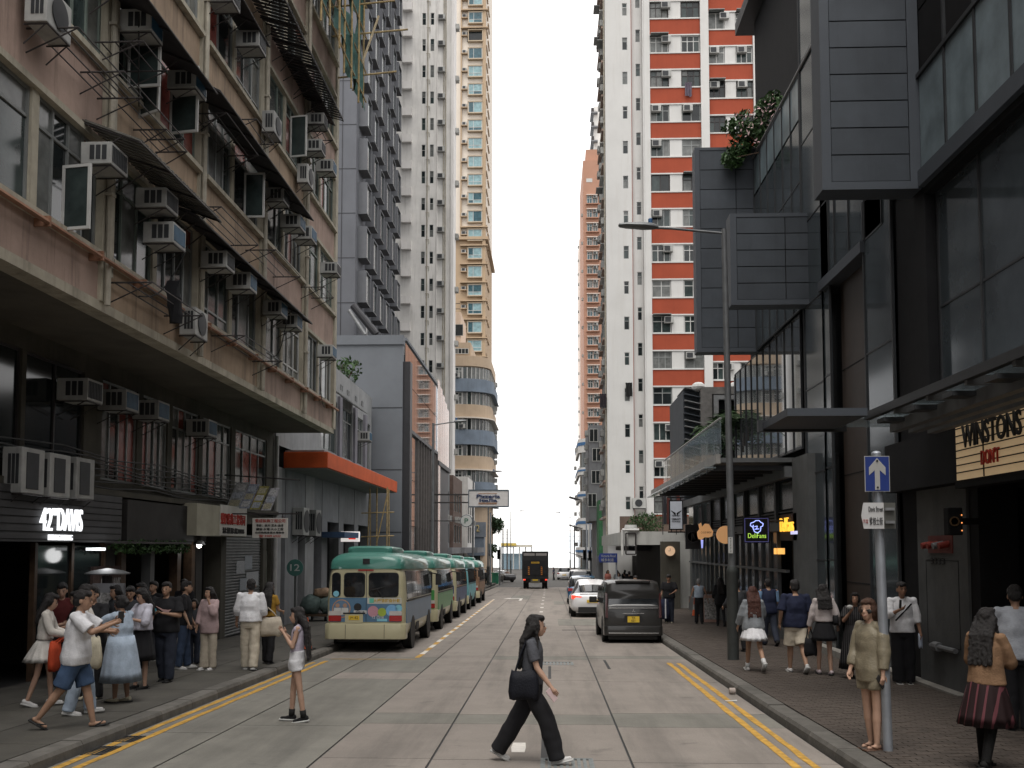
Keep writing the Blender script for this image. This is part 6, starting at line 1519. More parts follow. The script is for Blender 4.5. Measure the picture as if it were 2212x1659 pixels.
        for wy in (1.55, 5.45):
            flat(MB().lathe([(.46, sg * 1.0), (.46, sg * 1.042)], (0, wy, .42), 24, 'x'), 'wheel_arch', m_trim, t)
            wheel(t, sg * .9, wy, .375, .24, sg)
        sp(2.3, 2.9, .45, .66, 'side_vent', m_trim, .004)
        mr = MB().tube((sg * .95, 6.55, 2.0), (sg * 1.2, 6.75, 1.95), .02); mr.box(sg * 1.2 - .09, sg * 1.2 + .09, 6.72, 6.8, 1.6, 1.95); flat(mr, 'mirror', m_trim, t)
    flat(MB().box(-.8, .8, .3, 6.5, .25, .4), 'chassis', m_trim, t)
    place(t, x, y, R(.6)); return t
wr0 = mat('wrap_blue', (.075, .15, .235), .42, var=.12, scale=1.5, coat=.2); wr1 = mat('wrap_green', (.05, .22, .06), .42, var=.1, coat=.2)
wr2 = mat('wrap_navy', (.06, .08, .15), .42, var=.3, scale=4); wr3 = mat('wrap_teal', (.13, .33, .36), .45, var=.2, scale=3); wr4 = mat('wrap_brown', (.20, .12, .075), .5, var=.3, scale=5)
bus_lab = ['nearest minibus, blue advert with portraits on its rear', 'second minibus in the queue, green rear panel', 'third minibus in the queue, navy rear panel', 'fourth minibus in the queue, teal side', 'farthest minibus in the queue, brown side']
for i, (x, y, lo, wr) in enumerate([(-4.72, 25.6, m_bcr, wr0), (-4.8, 33.7, m_bcr, wr1), (-4.9, 41.7, m_bcr, wr2), (-5.05, 49.7, wr3, wr3), (-5.12, 58.7, wr4, wr4)]): minibus(bus_lab[i], x, y, lo, wr, i)

def car(label, x, y, rz, body, glass, sts, gh, name='car', cat='car', wheels=((.75, .33), (3.4, .33)), hw=.88, group='cars on the street'):
    """sts: (y, halfwidth, zbottom, ztop) lower body; gh: (y, halfwidth_bottom, halfwidth_top, z0, z1) greenhouse"""
    t = thing(name, label, cat, (0, 0, 0), 0, group)
    MB().loft([sup(w, (a + b) / 2, (b - a) / 2, .38, 30, yy) for yy, w, a, b in sts]).build('body', body, t, smooth=.9, world=False)
    if gh:
        rings = []
        for yy, w0, w1, z0, z1 in gh: rings.append([(-w0, yy, z0), (-w1 - .04, yy, z0 + (z1 - z0) * .75), (-w1 + .04, yy, z1 - .02), (-w1 * .5, yy, z1 + .012), (0, yy, z1 + .02), (w1 * .5, yy, z1 + .012), (w1 - .04, yy, z1 - .02), (w1 + .04, yy, z0 + (z1 - z0) * .75), (w0, yy, z0)])
        MB().loft(rings).build('glasshouse', glass, t, smooth=.8, world=False)
        rr = [[(p[0] * 1.004, p[1], p[2] + .006) for p in r[2:7]] + [(p[0] * .98, p[1], p[2] - .03) for p in r[2:7]][::-1] for r in rings[1:-1]]
        MB().loft(rr).build('roof', body if glass is not body else glass, t, smooth=.8, world=False)
    for wy, r in wheels:
        for sg in (-1, 1): wheel(t, sg * (hw - .12), wy, r, .22, sg)
    place(t, x, y, rz); return t
# grey people carrier, rear view
mg = mat('paint_grey', (.03, .029, .028), .3, .15, var=.05, coat=.35)
hw = .845
van = thing('people_carrier', 'dark grey people carrier parked at the right kerb, yellow rear plate', 'van', (0, 0, 0))
sts = [(0, .79, .34, 1.05), (.03, .825, .27, 1.12), (.12, .842, .22, 1.16), (.4, hw, .2, 1.17), (3.6, hw, .2, 1.15), (4.3, .82, .22, 1.05), (4.65, .74, .28, .85), (4.72, .6, .36, .7)]
MB().loft([sup(w, (a + b) / 2, (b - a) / 2, .3, 36, yy) for yy, w, a, b in sts]).build('body', mg, van, smooth=.8, world=False)
rings = []
for yy, w0, w1, z0, z1 in [(.05, .80, .70, 1.0, 1.55), (.13, .82, .725, 1.0, 1.74), (.4, .835, .74, 1.0, 1.81), (2.6, .835, .735, 1.0, 1.80), (3.3, .83, .70, 1.0, 1.66), (4.2, .79, .62, .98, 1.12)]:
    rings.append([(-w0, yy, z0), (-w1 - .055, yy, z0 + (z1 - z0) * .7), (-w1, yy, z1 - .06), (-w1 * .8, yy, z1 - .01), (0, yy, z1 + .015), (w1 * .8, yy, z1 - .01), (w1, yy, z1 - .06), (w1 + .055, yy, z0 + (z1 - z0) * .7), (w0, yy, z0)])
MB().loft(rings).build('upper_body', mg, van, smooth=.8, world=False)
def vq(pts, name, m, d=.012): return flat(MB().prism(pts, lambda u, v, w: (u, w - (v - 1.0) * -.0 + max(0, (v - 1.0)) * .14, v), -d, .05), name, m, van)
vq([(-.72, 1.03), (.72, 1.03), (.70, 1.3), (.635, 1.62), (.5, 1.665), (-.5, 1.665), (-.635, 1.62), (-.70, 1.3)], 'rear_window', m_cgd, -.012)
for sg in (-1, 1):
    flat(MB().prism([(sg * .73, .72), (sg * .81, .74), (sg * .80, 1.45), (sg * .745, 1.42)], lambda u, v, w: (u, w + max(0, v - 1) * .12, v), -.02, .06), 'tail_lamp', mat('lamp_smoked', (.05, .012, .012), .15, spec=.6), van)
    for k in range(3): flat(MB().add([(sg * (.846 - .005), .5 + k * 1.05, 1.14), (sg * .846, 1.45 + k * 1.05, 1.14), (sg * .795, 1.4 + k * 1.05, 1.6), (sg * .79, .55 + k * 1.05, 1.62), (sg * .75, .5 + k * 1.05, 1.14), (sg * .75, 1.45 + k * 1.05, 1.14), (sg * .72, 1.4 + k * 1.05, 1.6), (sg * .72, .55 + k * 1.05, 1.62)], [(0, 1, 2, 3), (7, 6, 5, 4), (0, 4, 5, 1), (1, 5, 6, 2), (2, 6, 7, 3), (3, 7, 4, 0)]), 'side_window', m_cgd, van)
    mrr = MB().box(sg * .98 - .12, sg * .98 + .12, 3.35, 3.5, 1.05, 1.24); mrr.tube((sg * .8, 3.4, 1.08), (sg * .95, 3.42, 1.1), .03); mrr.build('mirror', m_trim, van, bevel=.03, world=False)
    for wy in (.8, 3.75): flat(MB().lathe([(.39, sg * .8), (.39, sg * .853)], (0, wy, .36), 24, 'x'), 'wheel_arch', m_trim, van); wheel(van, sg * .76, wy, .33, .2, sg)
flat(MB().box(-.7, .7, -.035, .03, 1.0, 1.022), 'chrome_strip', m_chr, van); flat(MB().box(-.3, .3, -.03, .02, .845, .862), 'chrome_strip', m_chr, van)
flat(MB().prism([(-.3, .62), (.3, .62), (.24, .8), (-.24, .8)], lambda u, v, w: (u, w, v), -.006, .03), 'plate_recess', m_trim, van)
flat(MB().box(-.17, .17, -.028, 0, .6, .77), 'number_plate', m_ply, van)
lettering('YX', .085, m_blk, van, (0, -.03, .73), ext=.003); lettering('621', .085, m_blk, van, (0, -.03, .648), ext=.003)
for k in range(3):
    a = R(90 + 120 * k); c_ = (.026 * math.cos(a), .925 + .026 * math.sin(a)); pr = [(c_[0] + .026 * math.cos(a + R(q)) * (1 if q in (0, 180) else .58), c_[1] + .026 * math.sin(a + R(q)) * (1 if q in (0, 180) else .58)) for q in (0, 90, 180, 270)]
    flat(MB().prism(pr, lambda u, v, w: (u, w, v), -.034, 0), 'emblem_diamond', m_chr, van)
bpr = [[(w * s_, yy, z) for s_, z in ((-1, .22), (1, .22), (1, .5), (-1, .5))] for yy, w in ((-.07, .76), (.0, .84), (.3, .862))]
MB().loft(bpr).build('bumper', mg, van, bevel=.03, smooth=.7, world=False)
flat(MB().box(-.72, .72, -.085, -.02, .285, .31), 'chrome_strip', m_chr, van)
flat(MB().box(-.7, .7, .1, 4.3, .1, .25), 'underbody', m_trim, van)
flat(MB().box(-.5, .5, .03, .3, 1.745, 1.79), 'roof_spoiler', mg, van)
place(van, 2.43, 29.0, R(.5))
# white electric hatchback
mwp = mat('paint_white', (.72, .72, .73), .25, var=.02, coat=.6)
ev = car('white electric hatchback with red tail lamps, parked ahead of the grey van', 1.88, 43.3, R(.3), mwp, m_cgd,
   [(0, .78, .42, .86), (.05, .86, .32, .98), (.2, .91, .25, 1.06), (.6, .935, .2, 1.06), (3.6, .93, .2, .98), (4.3, .88, .22, .86), (4.68, .74, .3, .7), (4.74, .6, .38, .6)],
   [(.28, .82, .50, .95, 1.1), (.9, .85, .56, .95, 1.38), (1.8, .86, .60, .95, 1.61), (2.6, .86, .60, .95, 1.60), (3.3, .84, .56, .95, 1.3), (4.0, .8, .5, .92, .98)], hw=.935, wheels=((.85, .35), (3.75, .35)))
ev.name = 'electric_hatchback'
for sg in (-1, 1): flat(MB().prism([(sg * .45, .90), (sg * .9, .96), (sg * .9, .8), (sg * .8, .79), (sg * .72, .87), (sg * .5, .86)], lambda u, v, w: (u, w + abs(u) * .10, v), -.06, .1), 'tail_lamp', m_lrl, ev)
flat(MB().box(-.62, .62, -.03, .12, .22, .45), 'diffuser', m_trim, ev); flat(MB().box(-.25, .25, -.035, .03, .64, .76), 'number_plate', m_ply, ev); lettering('ZX 892', .1, m_blk, ev, (0, -.037, .7), ext=.003)
flat(MB().box(-.55, .55, .05, .1, 1.0, 1.02), 'boot_lip', m_trim, ev)
# white half cover seen on its rear glass roof is left as paint
mbl = mat('paint_blue', (.03, .10, .20), .25, var=.03, coat=.6); msv = mat('paint_silver', (.36, .34, .32), .3, .4, var=.03, coat=.5); mbk = mat('paint_black', (.012, .012, .014), .2, var=.02, coat=.6)
SUV = [(0, .78, .42, .95), (.06, .86, .3, 1.02), (.25, .9, .24, 1.08), (.6, .92, .2, 1.08), (3.3, .92, .2, 1.04), (4.1, .88, .22, .98), (4.4, .76, .3, .85)]
SUVG = [(.12, .82, .64, .98, 1.2), (.3, .84, .68, .98, 1.55), (1.0, .85, .7, .98, 1.64), (2.2, .85, .7, .98, 1.62), (2.8, .84, .62, .98, 1.4), (3.4, .8, .55, .96, 1.08)]
SED = [(0, .74, .42, .86), (.06, .84, .3, .95), (.3, .88, .22, .98), (3.6, .88, .2, .92), (4.3, .84, .22, .8), (4.6, .7, .3, .7)]
SEDG = [(.75, .76, .5, .9, .98), (1.4, .8, .58, .9, 1.34), (2.1, .8, .6, .9, 1.42), (2.7, .8, .58, .9, 1.36), (3.5, .78, .5, .88, .95)]
c1 = car('blue hatchback half hidden ahead of the white electric car', 1.98, 57.5, 0, mbl, m_cgd, SUV, SUVG, hw=.9, wheels=((.8, .34), (3.4, .34)))
c2 = car('silver van with wide rear window, farthest parked at the right kerb', 2.28, 72, 0, msv, m_cgd, [(a, b * .96, c, d + .15) for a, b, c, d in SUV], [(a, b * .95, c * 1.08, d + .1, e + .3) for a, b, c, d, e in SUVG], name='van', cat='van', hw=.86, wheels=((.8, .34), (3.4, .34)))
flat(MB().prism([(-.68, 1.1), (.68, 1.1), (.62, 1.62), (-.62, 1.62)], lambda u, v, w: (u, w + (v - 1.1) * .3, v), -.03, .08), 'rear_window', m_cgd, c2)
c3 = car('white car driving off at the far junction', 1.95, 128, R(-3), mwp, m_cgd, SUV, SUVG, hw=.92, wheels=((.8, .34), (3.4, .34)))
c4 = car('white saloon crossing the far junction on the left', -7.2, 131, R(78), mwp, m_cgd, SED, SEDG, hw=.88, wheels=((.8, .33), (3.6, .33)))
c5 = car('black car beside the truck at the far junction', -4.6, 119, R(35), mbk, m_cgd, SED, SEDG, hw=.88, wheels=((.8, .33), (3.6, .33)))
for cc in (c1, c3):
    for sg in (-1, 1): flat(MB().box(min(sg * .62, sg * .88), max(sg * .62, sg * .88), -.01, .12, .78, .95), 'tail_lamp', m_lred, cc)
    flat(MB().box(-.25, .25, -.03, .03, .6, .72), 'number_plate', m_ply, cc)
# box truck
mtk = mat('truck_dark', (.032, .032, .034), .6, var=.15)
tk = thing('box_truck', 'dark box truck with tail lift driving away in the left lane', 'truck', (0, 0, 0))
flat(MB().box(-1.26, 1.26, 0, 5.6, .98, 3.55), 'cargo_box', mtk, tk)
for a, b, c, d in ((-1.28, -1.2, .98, 3.6), (1.2, 1.28, .98, 3.6), (-1.28, 1.28, 3.52, 3.62), (-1.28, 1.28, .95, 1.05)): flat(MB().box(a, b, -.05, .1, c, d), 'box_frame', m_trim, tk)
for a, b in ((-1.12, -.06), (.06, 1.12)): flat(MB().box(a, b, -.03, 0, 3.2, 3.46), 'top_panel', mat('truck_pale_panel', (.32, .3, .29), .6), tk)
flat(MB().box(-1.15, 1.15, -.09, -.02, 1.3, 2.75), 'tail_lift', mat('lift_black', (.022, .022, .024), .5, .3, var=.2), tk)
for sg in (-1, 1):
    sb_ = flat(MB().box(sg * .62 - .08, sg * .62 + .08, -.11, -.09, 1.35, 2.15), 'warning_board', m_lamb, tk)
    for k in range(4): flat(MB().prism([(-.08, 0), (.08, .1), (.08, .18), (-.08, .08)], lambda u, v, w: (sg * .62 + u, w, 1.4 + k * .19 + v), -.115, -.11), 'warning_stripe', m_trim, sb_)
    flat(MB().box(sg * 1.05 - .1, sg * 1.05 + .1, -.05, .02, .82, .94), 'tail_lamp', m_lrl, tk)
    for dx in (0, .28): wheel(tk, sg * (1.05 - dx), 1.1, .42, .24, sg)
    wheel(tk, sg * .95, 6.3, .42, .24, sg)
flat(MB().box(-.4, .4, -.1, -.09, 2.45, 2.62), 'sign_plate', mat('plate_amber', (.5, .3, .03), .5), tk); lettering('LONG VEHICLE', .1, m_blk, tk, (0, -.102, 2.53), ext=.002)
flat(MB().box(-.26, .26, -.06, 0, .78, .92), 'number_plate', m_ply, tk); flat(MB().box(-.45, .45, -.04, .3, .55, 1.0), 'under_panel', mat('truck_under', (.12, .11, .09), .8), tk)
flat(MB().box(-1.1, 1.1, .2, 6.5, .6, .98), 'chassis', m_trim, tk); flat(MB().box(-1.1, 1.1, 5.75, 7.2, .6, 2.6), 'cab', mat('truck_cab', (.3, .3, .3), .5), tk)
for x_ in (-.03, .03): flat(MB().box(x_ - .01, x_ + .01, -.02, 0, 1.0, 3.5), 'door_seam', m_trim, tk)
place(tk, -1.33, 97, 0)
# ------------------------------------------------------------------ street furniture
m_lp = mat('lamp_post_grey', (.12, .125, .13), .55, .3, var=.15, scale=4, streak=.2); m_lpd = mat('lamp_base_dark', (.055, .06, .058), .6, .2, var=.15)
m_spp = mat('sign_pole_grey', (.28, .30, .33), .5, .4, var=.15)
def lamp(label, x, y, ht, arm, tilt=0., thick=1.):
    b = pz(y) if not -5.5 < x < 3.2 else gz(y); t = thing('street_lamp', label, 'street lamp', (x, y, b), 0, 'street lamps along the road')
    MB().lathe([(.15 * thick, b), (.15 * thick, b + 1.95), (.16 * thick, b + 1.97), (.12 * thick, b + 2.08)], (x, y, 0), 18).build('base', m_lpd, t, smooth=True)
    MB().tube((x, y, b + 2.0), (x + tilt, y, b + ht), .1 * thick, .07 * thick, 14).build('pole', m_lp, t, smooth=True)
    zt = b + ht; sg = 1 if arm > 0 else -1; xt = x + tilt
    MB().path([(xt, y, zt - .1), (xt + arm * .5, y, zt + .03), (xt + arm * .72, y, zt + .06)], .03, 8).build('arm', m_lp, t, smooth=True)
    h0 = xt + arm * .62; h1 = xt + arm
    rings = [[(h0 + (h1 - h0) * k, y + w * math.cos(a), zt + .06 + .05 * k + h * (math.sin(a) if math.sin(a) > 0 else math.sin(a) * .6)) for a in [2 * math.pi * i / 14 for i in range(14)]] for k, w, h in ((0, .05, .05), (.12, .1, .09), (.35, .17, .1), (.8, .16, .07), (.97, .1, .05), (1, .03, .02))]
    MB().loft(rings).build('lamp_head', mat('lamp_head_grey', (.14, .145, .15), .45, .3), t, smooth=True)
    MB().lathe([(.05, zt + .14), (.05, zt + .25), (.03, zt + .27)], (h0 + (h1 - h0) * .2, y, 0), 10).build('sensor', mat('sensor_blue', (.03, .09, .2), .5), t)
    MB().box(xt + arm * .75, xt + arm * .97, y - .1, y + .1, zt + .03, zt + .05).build('diffuser', m_lclr, t) if False else None
    return t
A = atY(1563, 495, 22.5); lamp('tall street lamp on the right pavement with arm over the road', 4.09, 22.5, A.z - pz(22.5), atY(1335, 480, 22.5).x - A.x, A.x - 4.09, .85)
MB().box(4.09 - .05, 4.09 + .05, 22.38, 22.4, 1.6, 2.3)
nb = MB().box(3.99, 4.09, 22.36, 22.37, atY(1580, 1195, 22.3).z, atY(1580, 1160, 22.3).z).build('number_strip', m_whitef, None); tag(nb, 'white number strip stuck on the right street lamp post', 'number plate')
for i, ch in enumerate('47232'): lettering(ch, .07, m_blk, nb, (0, -.006, nb.dimensions.z * (.9 - .19 * i)), ext=.002)
lamp('street lamp behind the second minibus', -5.95, 50.7, 9.4, 1.7, .03, .9)
lamp('street lamp crossing the far hanging restaurant sign', -5.95, 78, 9.4, 2.3, .03, .85)
lamp('pale street lamp near the far junction by the rounded corner building', -6.1, 100, 9.4, 2.0, .02, .9)
lamp('thin street lamp far beyond the junction, left of the truck', -5.8, 152, 9.5, 2.2, 0, .8)
lamp('thin street lamp far beyond the junction, right side', 3.4, 160, 9.5, -2.4, 0, .8)
# one way sign with street name plate
pl_ = thing('sign_pole', 'grey pole with blue one-way arrow sign and white street name plate', 'road sign', (3.81, 11.53, pz(11.53)))
tp_ = atY(1892, 985, 11.53); MB().tube((3.81, 11.53, pz(11.5)), (tp_.x, 11.53, tp_.z + .03), .055, .055, 14).build('pole', m_spp, pl_, smooth=True)
MB().ell((tp_.x, 11.53, tp_.z + .03), .056, .056, .03).build('cap', m_spp, pl_, smooth=True)
Ys = 11.44; A = atY(1866, 985, Ys); B = atY(1922, 1062, Ys)
m_sb = mat('sign_blue', (.016, .035, .17), .5, var=.06); m_sw = mat('sign_reflective_white', (.33, .33, .32), .5, var=.08)
MB().box(A.x, B.x, Ys, Ys + .006, B.z, A.z).build('arrow_plate', m_sw, pl_); MB().box(A.x + .008, B.x - .008, Ys - .003, Ys, B.z + .008, A.z - .008).build('arrow_field', m_sb, pl_)
w_, h_ = B.x - A.x, A.z - B.z
MB().prism([(.4, .05), (.6, .05), (.6, .6), (.83, .46), (.83, .68), (.5, .94), (.17, .68), (.17, .46), (.4, .6)], lambda u, v, w: (A.x + u * w_, w, B.z + v * h_), Ys - .007, Ys - .003).build('arrow', m_sw, pl_)
for v in (.12, .86): MB().lathe([(.012, Ys - .014), (.012, Ys - .006)], (A.x + w_ / 2, 0, B.z + v * h_), 10, 'y').build('bolt', m_blk, pl_)
# street name plate: pointed, angled to the street, with brackets behind
A = atY(1858, 1086, Ys); B = atY(1908, 1142, Ys); w_, h_ = B.x - A.x, A.z - B.z
m_snp = mat('plate_white', (.5, .5, .5), .5, var=.05)
MB().prism([(0, .5), (.1, 1), (1, 1), (1, 0), (.1, 0)], lambda u, v, w: (A.x + u * w_, w, B.z + v * h_), Ys - .02, Ys - .012).build('name_plate', m_snp, pl_)
C = atY(1932, 1085, Ys); MB().box(B.x, C.x, Ys - .015, Ys - .01, B.z + .0, A.z).build('back_plate', mat('plate_back', (.10, .10, .09), .6, .2), pl_)
for v in (.25, .75): MB().box(B.x + .01, C.x - .02, Ys - .05, Ys - .015, B.z + v * h_ - .015, B.z + v * h_ + .015).build('bracket', m_galv, pl_)
s_text('Davis Street', m_blk, pl_, 1875, 1907, 1094, 1105, Ys - .021, .003); s_text('爹核士街', m_blk, pl_, 1877, 1906, 1117, 1134, Ys - .021, .003); s_text('17-23', m_red, pl_, 1863, 1874, 1122, 1130, Ys - .021, .003)
# minibus stop number 12
p12 = thing('stop_sign_pole', 'thin pole with round green number 12 minibus stop sign', 'stop sign', (-7.99, 30.9, pz(30.9)))
c_ = atY(638, 1226, 30.9); MB().tube((c_.x, 30.9, pz(30.9)), (c_.x, 30.9, c_.z), .035).build('pole', m_lpd, p12)
MB().lathe([(.26, 30.83), (.26, 30.86)], (c_.x, 0, c_.z), 28, 'y').build('disc', mat('sign_dark_green', (.03, .10, .085), .5), p12); fit_text('12', m_sw, p12, c_.x - .15, c_.x + .15, c_.z - .1, c_.z + .11, 30.83, 'S', .006, .01)
# cone, bags, boards
def cone(label, x, y):
    b = pz(y); t = thing('traffic_cone', label, 'traffic cone', (x, y, b), 0, 'traffic cones')
    MB().box(x - .2, x + .2, y - .2, y + .2, b, b + .04).build('base', m_trim, t)
    for r0, r1, z0, z1, m in ((.15, .115, .04, .28, 'o'), (.115, .085, .28, .5, 'w'), (.085, .045, .5, .8, 'o')):
        MB().lathe([(r0, b + z0), (r1, b + z1)], (x, y, 0), 18).build('cone_band', mat('cone_orange', (.55, .10, .03), .6) if m == 'o' else m_sw, t, smooth=True)
cone('orange and white traffic cone on the left pavement behind the girl', -6.05, 24.8)
cone('orange traffic cone by the pale doorway on the right pavement', 6.1, 42.0)
rub = thing('handcart', 'handcart loaded with green sacks and bundles by the grey pillars', 'handcart', (-8.7, 37.6, pz(37.6)))
b = pz(37.6); MB().box(-9.3, -8.2, 37.2, 38.4, b + .2, b + .27).build('deck', m_wood, rub)
for x, y in ((-9.1, 37.4), (-8.4, 37.4), (-9.1, 38.2), (-8.4, 38.2)): MB().lathe([(.1, x - .03), (.1, x + .03)], (0, y, b + .1), 12, 'x').build('wheel', m_tyre, rub)
def blob(c, r, seed, name, m, parent):
    mb = MB().ell(c, *r, 18, 12); q = random.Random(seed); k = [q.uniform(4, 9) for _ in range(4)]
    mb.v = [(x + r[0] * .09 * math.sin(k[0] * z / r[2] + y * 6), y + r[1] * .09 * math.sin(k[1] * x / r[0] + z * 5), z + r[2] * .07 * math.sin(k[2] * x / r[0])) for x, y, z in mb.v]
    return mb.build(name, m, parent, smooth='all')
m_sack = mat('sack_green', (.10, .14, .13), .7, var=.3, scale=6, bump=.5)
blob((-9.0, 37.7, b + .62), (.42, .4, .38), 1, 'sack', m_sack, rub); blob((-8.4, 37.8, b + .6), (.38, .4, .36), 2, 'sack', m_sack, rub); blob((-8.6, 37.9, b + 1.05), (.4, .35, .2), 3, 'bundle', mat('bundle_brown', (.25, .17, .11), .8, var=.4, scale=6), rub); blob((-8.1, 38.0, b + .75), (.25, .3, .45), 4, 'bundle', mat('cardboard', (.24, .18, .12), .85, var=.3), rub)
def aboard(label, x, y, w, h, m, rz=0.):
    t = thing('sandwich_board', label, 'sandwich board', (x, y, pz(y)), rz, 'sandwich boards on the pavements')
    for s_ in (-1, 1): flat(MB().add([(-w / 2, s_ * .22, 0), (w / 2, s_ * .22, 0), (w / 2, s_ * .03, h), (-w / 2, s_ * .03, h), (-w / 2, s_ * .22 + .02, 0), (w / 2, s_ * .22 + .02, 0), (w / 2, s_ * .03 + .02, h), (-w / 2, s_ * .03 + .02, h)], [(0, 1, 2, 3), (7, 6, 5, 4), (0, 4, 5, 1), (1, 5, 6, 2), (2, 6, 7, 3), (3, 7, 4, 0)]), 'panel', m, t)
    flat(MB().add([(-w * .4, -.215, .12), (w * .4, -.215, .12), (w * .4, -.06, h * .9), (-w * .4, -.06, h * .9)], [(0, 1, 2, 3)]), 'poster', mat('poster_print_' + str(int(abs(x * 10))), (.34, .33, .32), .7, var=.6, scale=14), t)
    return t
aboard('pale poster board standing behind the queue, near the pink-shirted woman', -7.95, 21.6, .75, 1.25, mat('board_blue', (.1, .14, .2), .7), R(8))
aboard('upright poster board with food picture in front of the dark shop', -8.4, 18.8, .6, 1.75, mat('board_grey', (.2, .2, .21), .7))
aboard('pink poster board on the right pavement behind the old woman', 6.0, 37.6, .6, 1.0, mat('board_pink', (.4, .24, .2), .7))
aboard('dark chalk board leaning by the pale door on the right pavement', 6.3, 39.5, .55, 1.1, mat('board_brown', (.08, .06, .05), .7))
tr = MB().lathe([(.05, 0), (.055, .005), (.055, .1), (.05, .1), (.045, .01)], (0, 0, 0), 16, 'x').build('paper_cup', mat('cup_paper', (.35, .3, .27), .7), None, world=False); tr.location = (3.12, 17.6, gz(17.6) + .06); tag(tr, 'crushed paper cup lying in the right gutter', 'litter')
pr_ = MB().quad((-.1, -.04, .01), (.1, -.05, .012), (.11, .05, .02), (-.09, .04, .008)).build('paper_scrap', m_whitef, None, world=False); pr_.location = (2.98, 16.7, gz(16.7)); tag(pr_, 'white paper scrap on the right yellow lines', 'litter')
# traffic lights
def signal(label, x, y, pxx, pyy, hgt, red=False):
    t = thing('traffic_light', label, 'traffic light', (x, y, gz(y)), 0, 'traffic lights at the junction'); c_ = atY(pxx, pyy, y)
    MB().tube((c_.x + .1, y + .2, gz(y)), (c_.x + .1, y + .2, max(c_.z + 1.2, gz(y) + hgt)), .07).build('pole', m_lp, t)
    MB().box(c_.x - .18, c_.x + .18, y, y + .2, c_.z - .2, c_.z + .85).build('housing', m_trim, t)
    for k, m in ((0, mat('signal_green_lit', (.1, 1, .75), .4, var=0, emit=3)), (.32, m_trim), (.64, m_trim)):
        MB().lathe([(.12, y - .02), (.12, y)], (c_.x, 0, c_.z + k), 14, 'y').build('lens', m, t)
        MB().lathe([(.14, y - .15), (.14, y - .01), (.13, y - .01), (.13, y - .15)], (c_.x, 0, c_.z + k + .01), 14, 'y').build('visor', m_trim, t)
signal('green traffic light at the far left corner of the junction', -5.9, 109, 1077, 1204, 3.6)
signal('left one of two green traffic lights before the striped corner block', 4.4, 104, 1262.5, 1205, 4)
signal('right one of two green traffic lights before the striped corner block', 5, 104, 1274, 1207, 4)
for pxx, y, top, lab in ((1086, 140, 1143, 'left of two dark tram poles beyond the junction'), (1095, 144, 1143, 'right of two dark tram poles beyond the junction'), (1240, 135, 1135, 'dark tram pole before the striped corner block'), (1266, 106, 1048, 'left of two tall grey poles before the striped corner block'), (1274, 107, 1048, 'right of two tall grey poles before the striped corner block'), (1059, 101, 1108, 'tall grey pole by the rounded corner building')):
    t_ = atY(pxx, top, y); o = thing('tall_pole', lab, 'pole', (t_.x, y, gz(y)), 0, 'tall poles at the junction')
    MB().tube((t_.x, y, gz(y)), (t_.x, y, t_.z), .1, .08, 10).build('shaft', m_steel if pxx in (1086, 1095, 1240) else m_spp, o); MB().lathe([(.16, gz(y)), (.16, gz(y) + .5), (.1, gz(y) + .6)], (t_.x, y, 0), 12).build('base', m_lpd, o); MB().ell((t_.x, y, t_.z), .1, .1, .06).build('finial', m_lpd, o)
for i, (py0, py1, y) in enumerate([(1100, 1085, 138), (1122, 1110, 140), (1148, 1140, 142), (1160, 1166, 144), (1152, 1156, 146)]):
    a_ = atY(1058, py0, y); b_ = atY(1300, py1, y); pts = [a_.lerp(b_, k / 12) + Vector((0, 0, -.35 * math.sin(math.pi * k / 12))) for k in range(13)]
    o = MB().path(pts, .02, 4).build('tram_wire', m_wire, None); tag(o, f'{ORD[i]} overhead tram wire from the top across the far junction', 'wire', 'overhead tram wires')
# green street box, railing, sign boards at left far end
gbx = thing('utility_cabinet', 'dark green roadside cabinet by the far left corner', 'cabinet', (-6.6, 112, gz(112))); y = 111.0
a_ = atY(1062, 1239, y); b_ = atY(1076, 1262, y); zb = gz(y)
MB().box(a_.x, b_.x, y, y + .6, zb, a_.z).build('case', mat('cabinet_green', (.02, .13, .075), .6), gbx, bevel=.02); MB().box(a_.x - .06, b_.x + .06, y - .06, y + .66, a_.z, a_.z + .1).build('lid', MATS['cabinet_green'], gbx); MB().box((a_.x + b_.x) / 2 - .01, (a_.x + b_.x) / 2 + .01, y - .012, y, zb + .1, a_.z - .05).build('door_seam', m_trim, gbx)
rl = thing('pedestrian_railing', 'grey pedestrian railing at the far left corner', 'railing', (-5.8, 113, gz(113)))
for k in range(9): x = -6.1 + k * .12; MB().tube((x, 112.2, zb), (x, 112.2, zb + 1.0), .02, n=5).build('baluster', m_galv, rl)
MB().tube((-6.15, 112.2, zb + 1.0), (-5.1, 112.2, zb + 1.0), .03).build('top_rail', m_galv, rl)
# hanging restaurant sign and round sign
Yz = 66.0
pzs = thing('hanging_signboard', 'white hanging restaurant signboard with bold dark lettering above the road', 'shop sign', (-4.4, Yz, 5))
A = atY(1013, 1060, Yz); B = atY(1097, 1093, Yz)
MB().box(A.x, B.x, Yz, Yz + .25, B.z, A.z).build('panel', mat('sign_offwhite', (.5, .48, .47), .6, var=.06), pzs)
for a, b, c, d in ((A.x - .05, B.x + .05, A.z, A.z + .08), (A.x - .05, B.x + .05, B.z - .08, B.z), (A.x - .06, A.x, B.z, A.z), (B.x, B.x + .06, B.z, A.z)): MB().box(a, b, Yz - .03, Yz + .28, c, d).build('frame', mat('frame_bluegrey', (.08, .10, .12), .6), pzs)
s_text('Pizzeria', mat('letter_navy', (.03, .04, .09), .6, var=0), pzs, 1029, 1080, 1068, 1076, Yz, .02, .03); s_text('Italia', MATS['letter_navy'], pzs, 1035, 1074, 1077, 1084, Yz, .02, .03)
